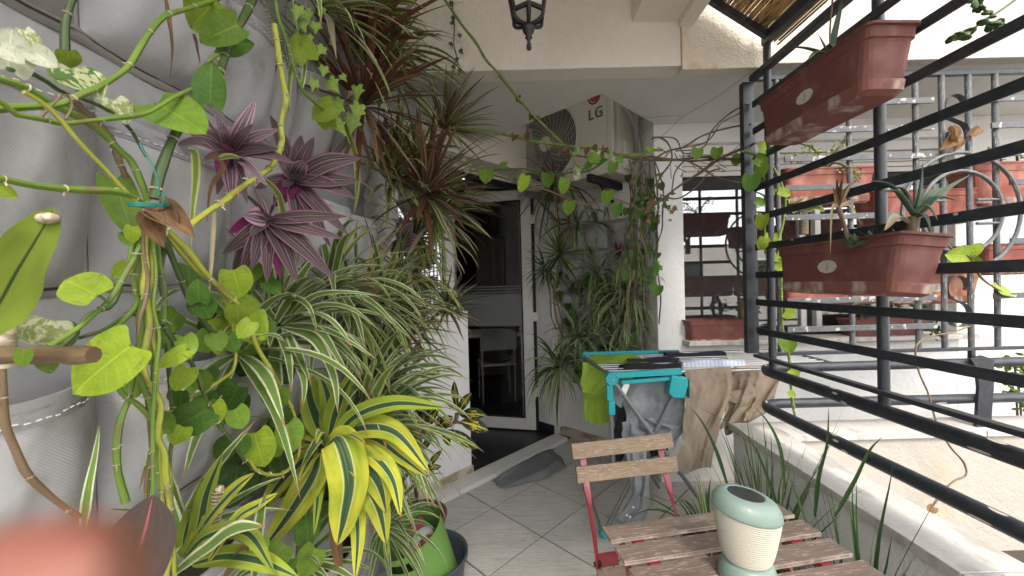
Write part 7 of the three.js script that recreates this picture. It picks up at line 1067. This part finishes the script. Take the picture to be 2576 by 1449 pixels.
{ // dry tangle between the alcove and the corner post, and the green curtain falling from it
  const p = thing('dry_creeper', 'tangle of dry creeper stems stretched to the corner post', 'vine');
  const T = (q, r = 2.2, k = 'twig') => stemPx(p, q.map(([u, v, z]) => [u, v, z ?? 2.1]), r, k, { plain: 1 });
  T([[1560, 392], [1600, 400], [1640, 402], [1700, 402], [1760, 396], [1800, 395], [1850, 402], [1900, 398, 1.97]], 3.2); T([[1590, 410], [1630, 395], [1680, 400], [1740, 405], [1800, 400], [1880, 402, 2.0]], 2.6); T([[1590, 470], [1610, 430], [1640, 405], [1680, 380], [1720, 370], [1760, 345], [1800, 330], [1850, 318], [1890, 312, 1.97]], 2.2); T([[1640, 350], [1655, 345], [1680, 360], [1690, 400], [1665, 440], [1640, 480]], 2.2); T([[1640, 520], [1680, 490], [1720, 460], [1770, 430], [1810, 400], [1860, 375], [1900, 360, 1.95]], 2.6); T([[1620, 530], [1660, 505], [1700, 475], [1750, 440], [1800, 405], [1880, 370, 1.97]], 2.0); T([[1660, 490], [1700, 500], [1740, 480], [1790, 430], [1810, 425]], 2.0); T([[1700, 380], [1770, 370], [1790, 330], [1830, 290], [1880, 260, 1.97]], 1.8); T([[1720, 372], [1780, 355], [1815, 310], [1860, 285], [1885, 262, 1.97]], 1.6); T([[1720, 400], [1760, 420], [1800, 445], [1860, 460], [1890, 465, 1.99]], 2); T([[1690, 480], [1700, 430], [1730, 400], [1760, 395]], 1.8); T([[1600, 400], [1590, 440], [1600, 480], [1590, 520]], 2); T([[1640, 345], [1700, 350], [1720, 385], [1760, 380]], 1.6);
  for (let i = 0; i < 26; i++) { const u = rr(1600, 1880), v = rr(380, 440); T([[u, v], [u + rr(-12, 12), v + rr(-14, 14)], [u + rr(-30, 30), v + rr(-24, 24)]], 1.0); }
  for (const [a, b, c, d] of [[1755, 372, 1750, 402], [1805, 372, 1800, 402], [1865, 388, 1850, 418]]) heartPx(p, a, b, c, d, 2.06, 0.52, 'mid');
  for (let i = 0; i < 26; i++) ivyPx(p, rr(1600, 1700), rr(480, 560), 2.1, rr(9, 17), i % 3 ? 'ivyDark' : 'dry');
  const q = thing('hanging_creeper', 'curtain of thin creeper stems hanging along the alcove edge', 'vine');
  for (let i = 0; i < 22; i++) { const u = rr(1572, 1648); let a = u, pts = []; const y0 = rr(395, 470), y1 = rr(600, 880); for (let k = 0; k <= 6; k++) { pts.push([a, lerp(y0, y1, k / 6), 2.35 + rr(-0.08, 0.08)]); a += rr(-14, 14); } stemPx(q, pts, rr(1.0, 2.1), ['twig', 'dark', 'brown'][i % 3], { plain: 1 }); }
  for (let i = 0; i < 56; i++) { const u = rr(1575, 1662), v = rr(440, 720); if (i % 2) ivyPx(q, u, v, 2.33, rr(10, 20), ['ivyDark', 'green', 'mid'][i % 3]); else heartPx(q, u, v, u + rr(-14, 14), v + rr(14, 30), 2.33, 0.45, ['green', 'dark', 'dark'][i % 3], { nu: 4, nv: 6 }); }
  const w = thing('wire', 'thin green wire stretched from the wall to the corner post', 'wire'); part(w, 'strand', tube([at(1640, 360, 2.6), at(1680, 330, 2.45), at(1710, 300, 2.35), at(1800, 245, 2.15), at(1905, 170, 1.95)], 0.0014, 30, 5), M.twine); part(w, 'strand', tube([at(1605, 385, 2.6), at(1640, 300, 2.6), at(1605, 300, 2.63), at(1680, 292, 2.4), at(1715, 290, 2.35)], 0.0010, 30, 5), M.twine);
}
// ---------------------------------------------------------------- tufts by the parapet behind the table
{
  const tuft = (label, x, z, n, o, potR = 0.11) => { const p = thing('grass_tuft', label, 'plant', 'potted tufts along the parapet'); part(p, 'pot', new THREE.LatheGeometry([[0, 0], [potR * 0.75, 0], [potR * 0.96, 0.2], [potR, 0.2], [potR, 0.215], [potR * 0.9, 0.215], [potR * 0.88, 0.18], [0, 0.18]].map(([a, b]) => new THREE.Vector2(a, b)), 26).translate(x, 0, z), M.pot); rosette(p, V(x, 0.185, z), V(0.0, 1, 0.05), n, o); return p; };
  const a = tuft('potted tuft of tall upright blades behind the table', 1.0, -1.52, 46, { len: [0.35, 0.75], w: 0.0065, droop: 0.7, mat: ['blade', 'blade', 'spiderDark'], spread: [0.03, 0.5], tip: 0.2, seg: 9 });
  tuft('potted tuft of dark blades beside the right table edge', 1.0, -1.12, 44, { len: [0.35, 0.66], w: 0.007, droop: 0.7, mat: ['blade'], spread: [0.03, 0.55], tip: 0.2, seg: 9 });
  tuft('potted spider plant between the chair and the parapet', 0.86, -1.74, 46, { len: [0.22, 0.40], w: 0.008, droop: 4.4, mat: ['spiderDark', 'spider', 'blade'], spread: [0.15, 1.3], seg: 9 });
  tuft('low potted tuft under the near end of the railing', 1.03, -0.86, 30, { len: [0.25, 0.5], w: 0.006, droop: 1, mat: ['blade'], spread: [0.05, 0.7], tip: 0.2, seg: 9 }, 0.09);
  const t = (pts, w) => strapPx(a, pts, w, 'blade', { tip: 0.2, fold: 0.4 });
  t([[1960, 1290, 1.38], [1930, 1200, 1.4], [1880, 1100, 1.42], [1752, 1020, 1.44]], 8); t([[1830, 1220, 1.45], [1800, 1130, 1.46], [1765, 1060, 1.47], [1735, 1022, 1.48]], 9); t([[2050, 1300, 1.2], [2060, 1200, 1.2], [2080, 1120, 1.2], [2085, 1025, 1.2]], 10); t([[2100, 1300, 1.2], [2150, 1210, 1.2], [2190, 1130, 1.2], [2218, 1100, 1.2]], 9); t([[1975, 1230, 1.35], [1960, 1120, 1.36], [1930, 1060, 1.37], [1895, 1020, 1.38]], 9);
}
// ---------------------------------------------------------------- the fingertip in front of the lens
{
  const t = thing('person', 'pink fingertip of the person holding the camera, blurred in the lower corner', 'person');
  const tip = at(265, 1405, 0.015), root = at(-900, 2250, 0.03), mid = at(60, 1560, 0.0165), end = root.clone().add(V(-0.02, -0.03, 0.012));
  const c = curve([tip, mid, root, end]);
  const g = taper([tip, mid, root, end], (k) => 0.0062 * Math.pow(clamp(k / 0.16), 0.45) + 0.0018 * k + 0.00001, 40, 22);
  part(t, 'finger', g, phy({ map: colorTex(64, 64, (u, v) => { const n = fbm(u, v, 6, 6, 4, 5); return mixc([0.24, 0.125, 0.085], [0.25, 0.075, 0.06], n); }), roughness: 0.5 }));
}
scene.traverse((o) => { if (o.isMesh) { o.castShadow = true; o.receiveShadow = true; } });
renderer.render(scene, camera);
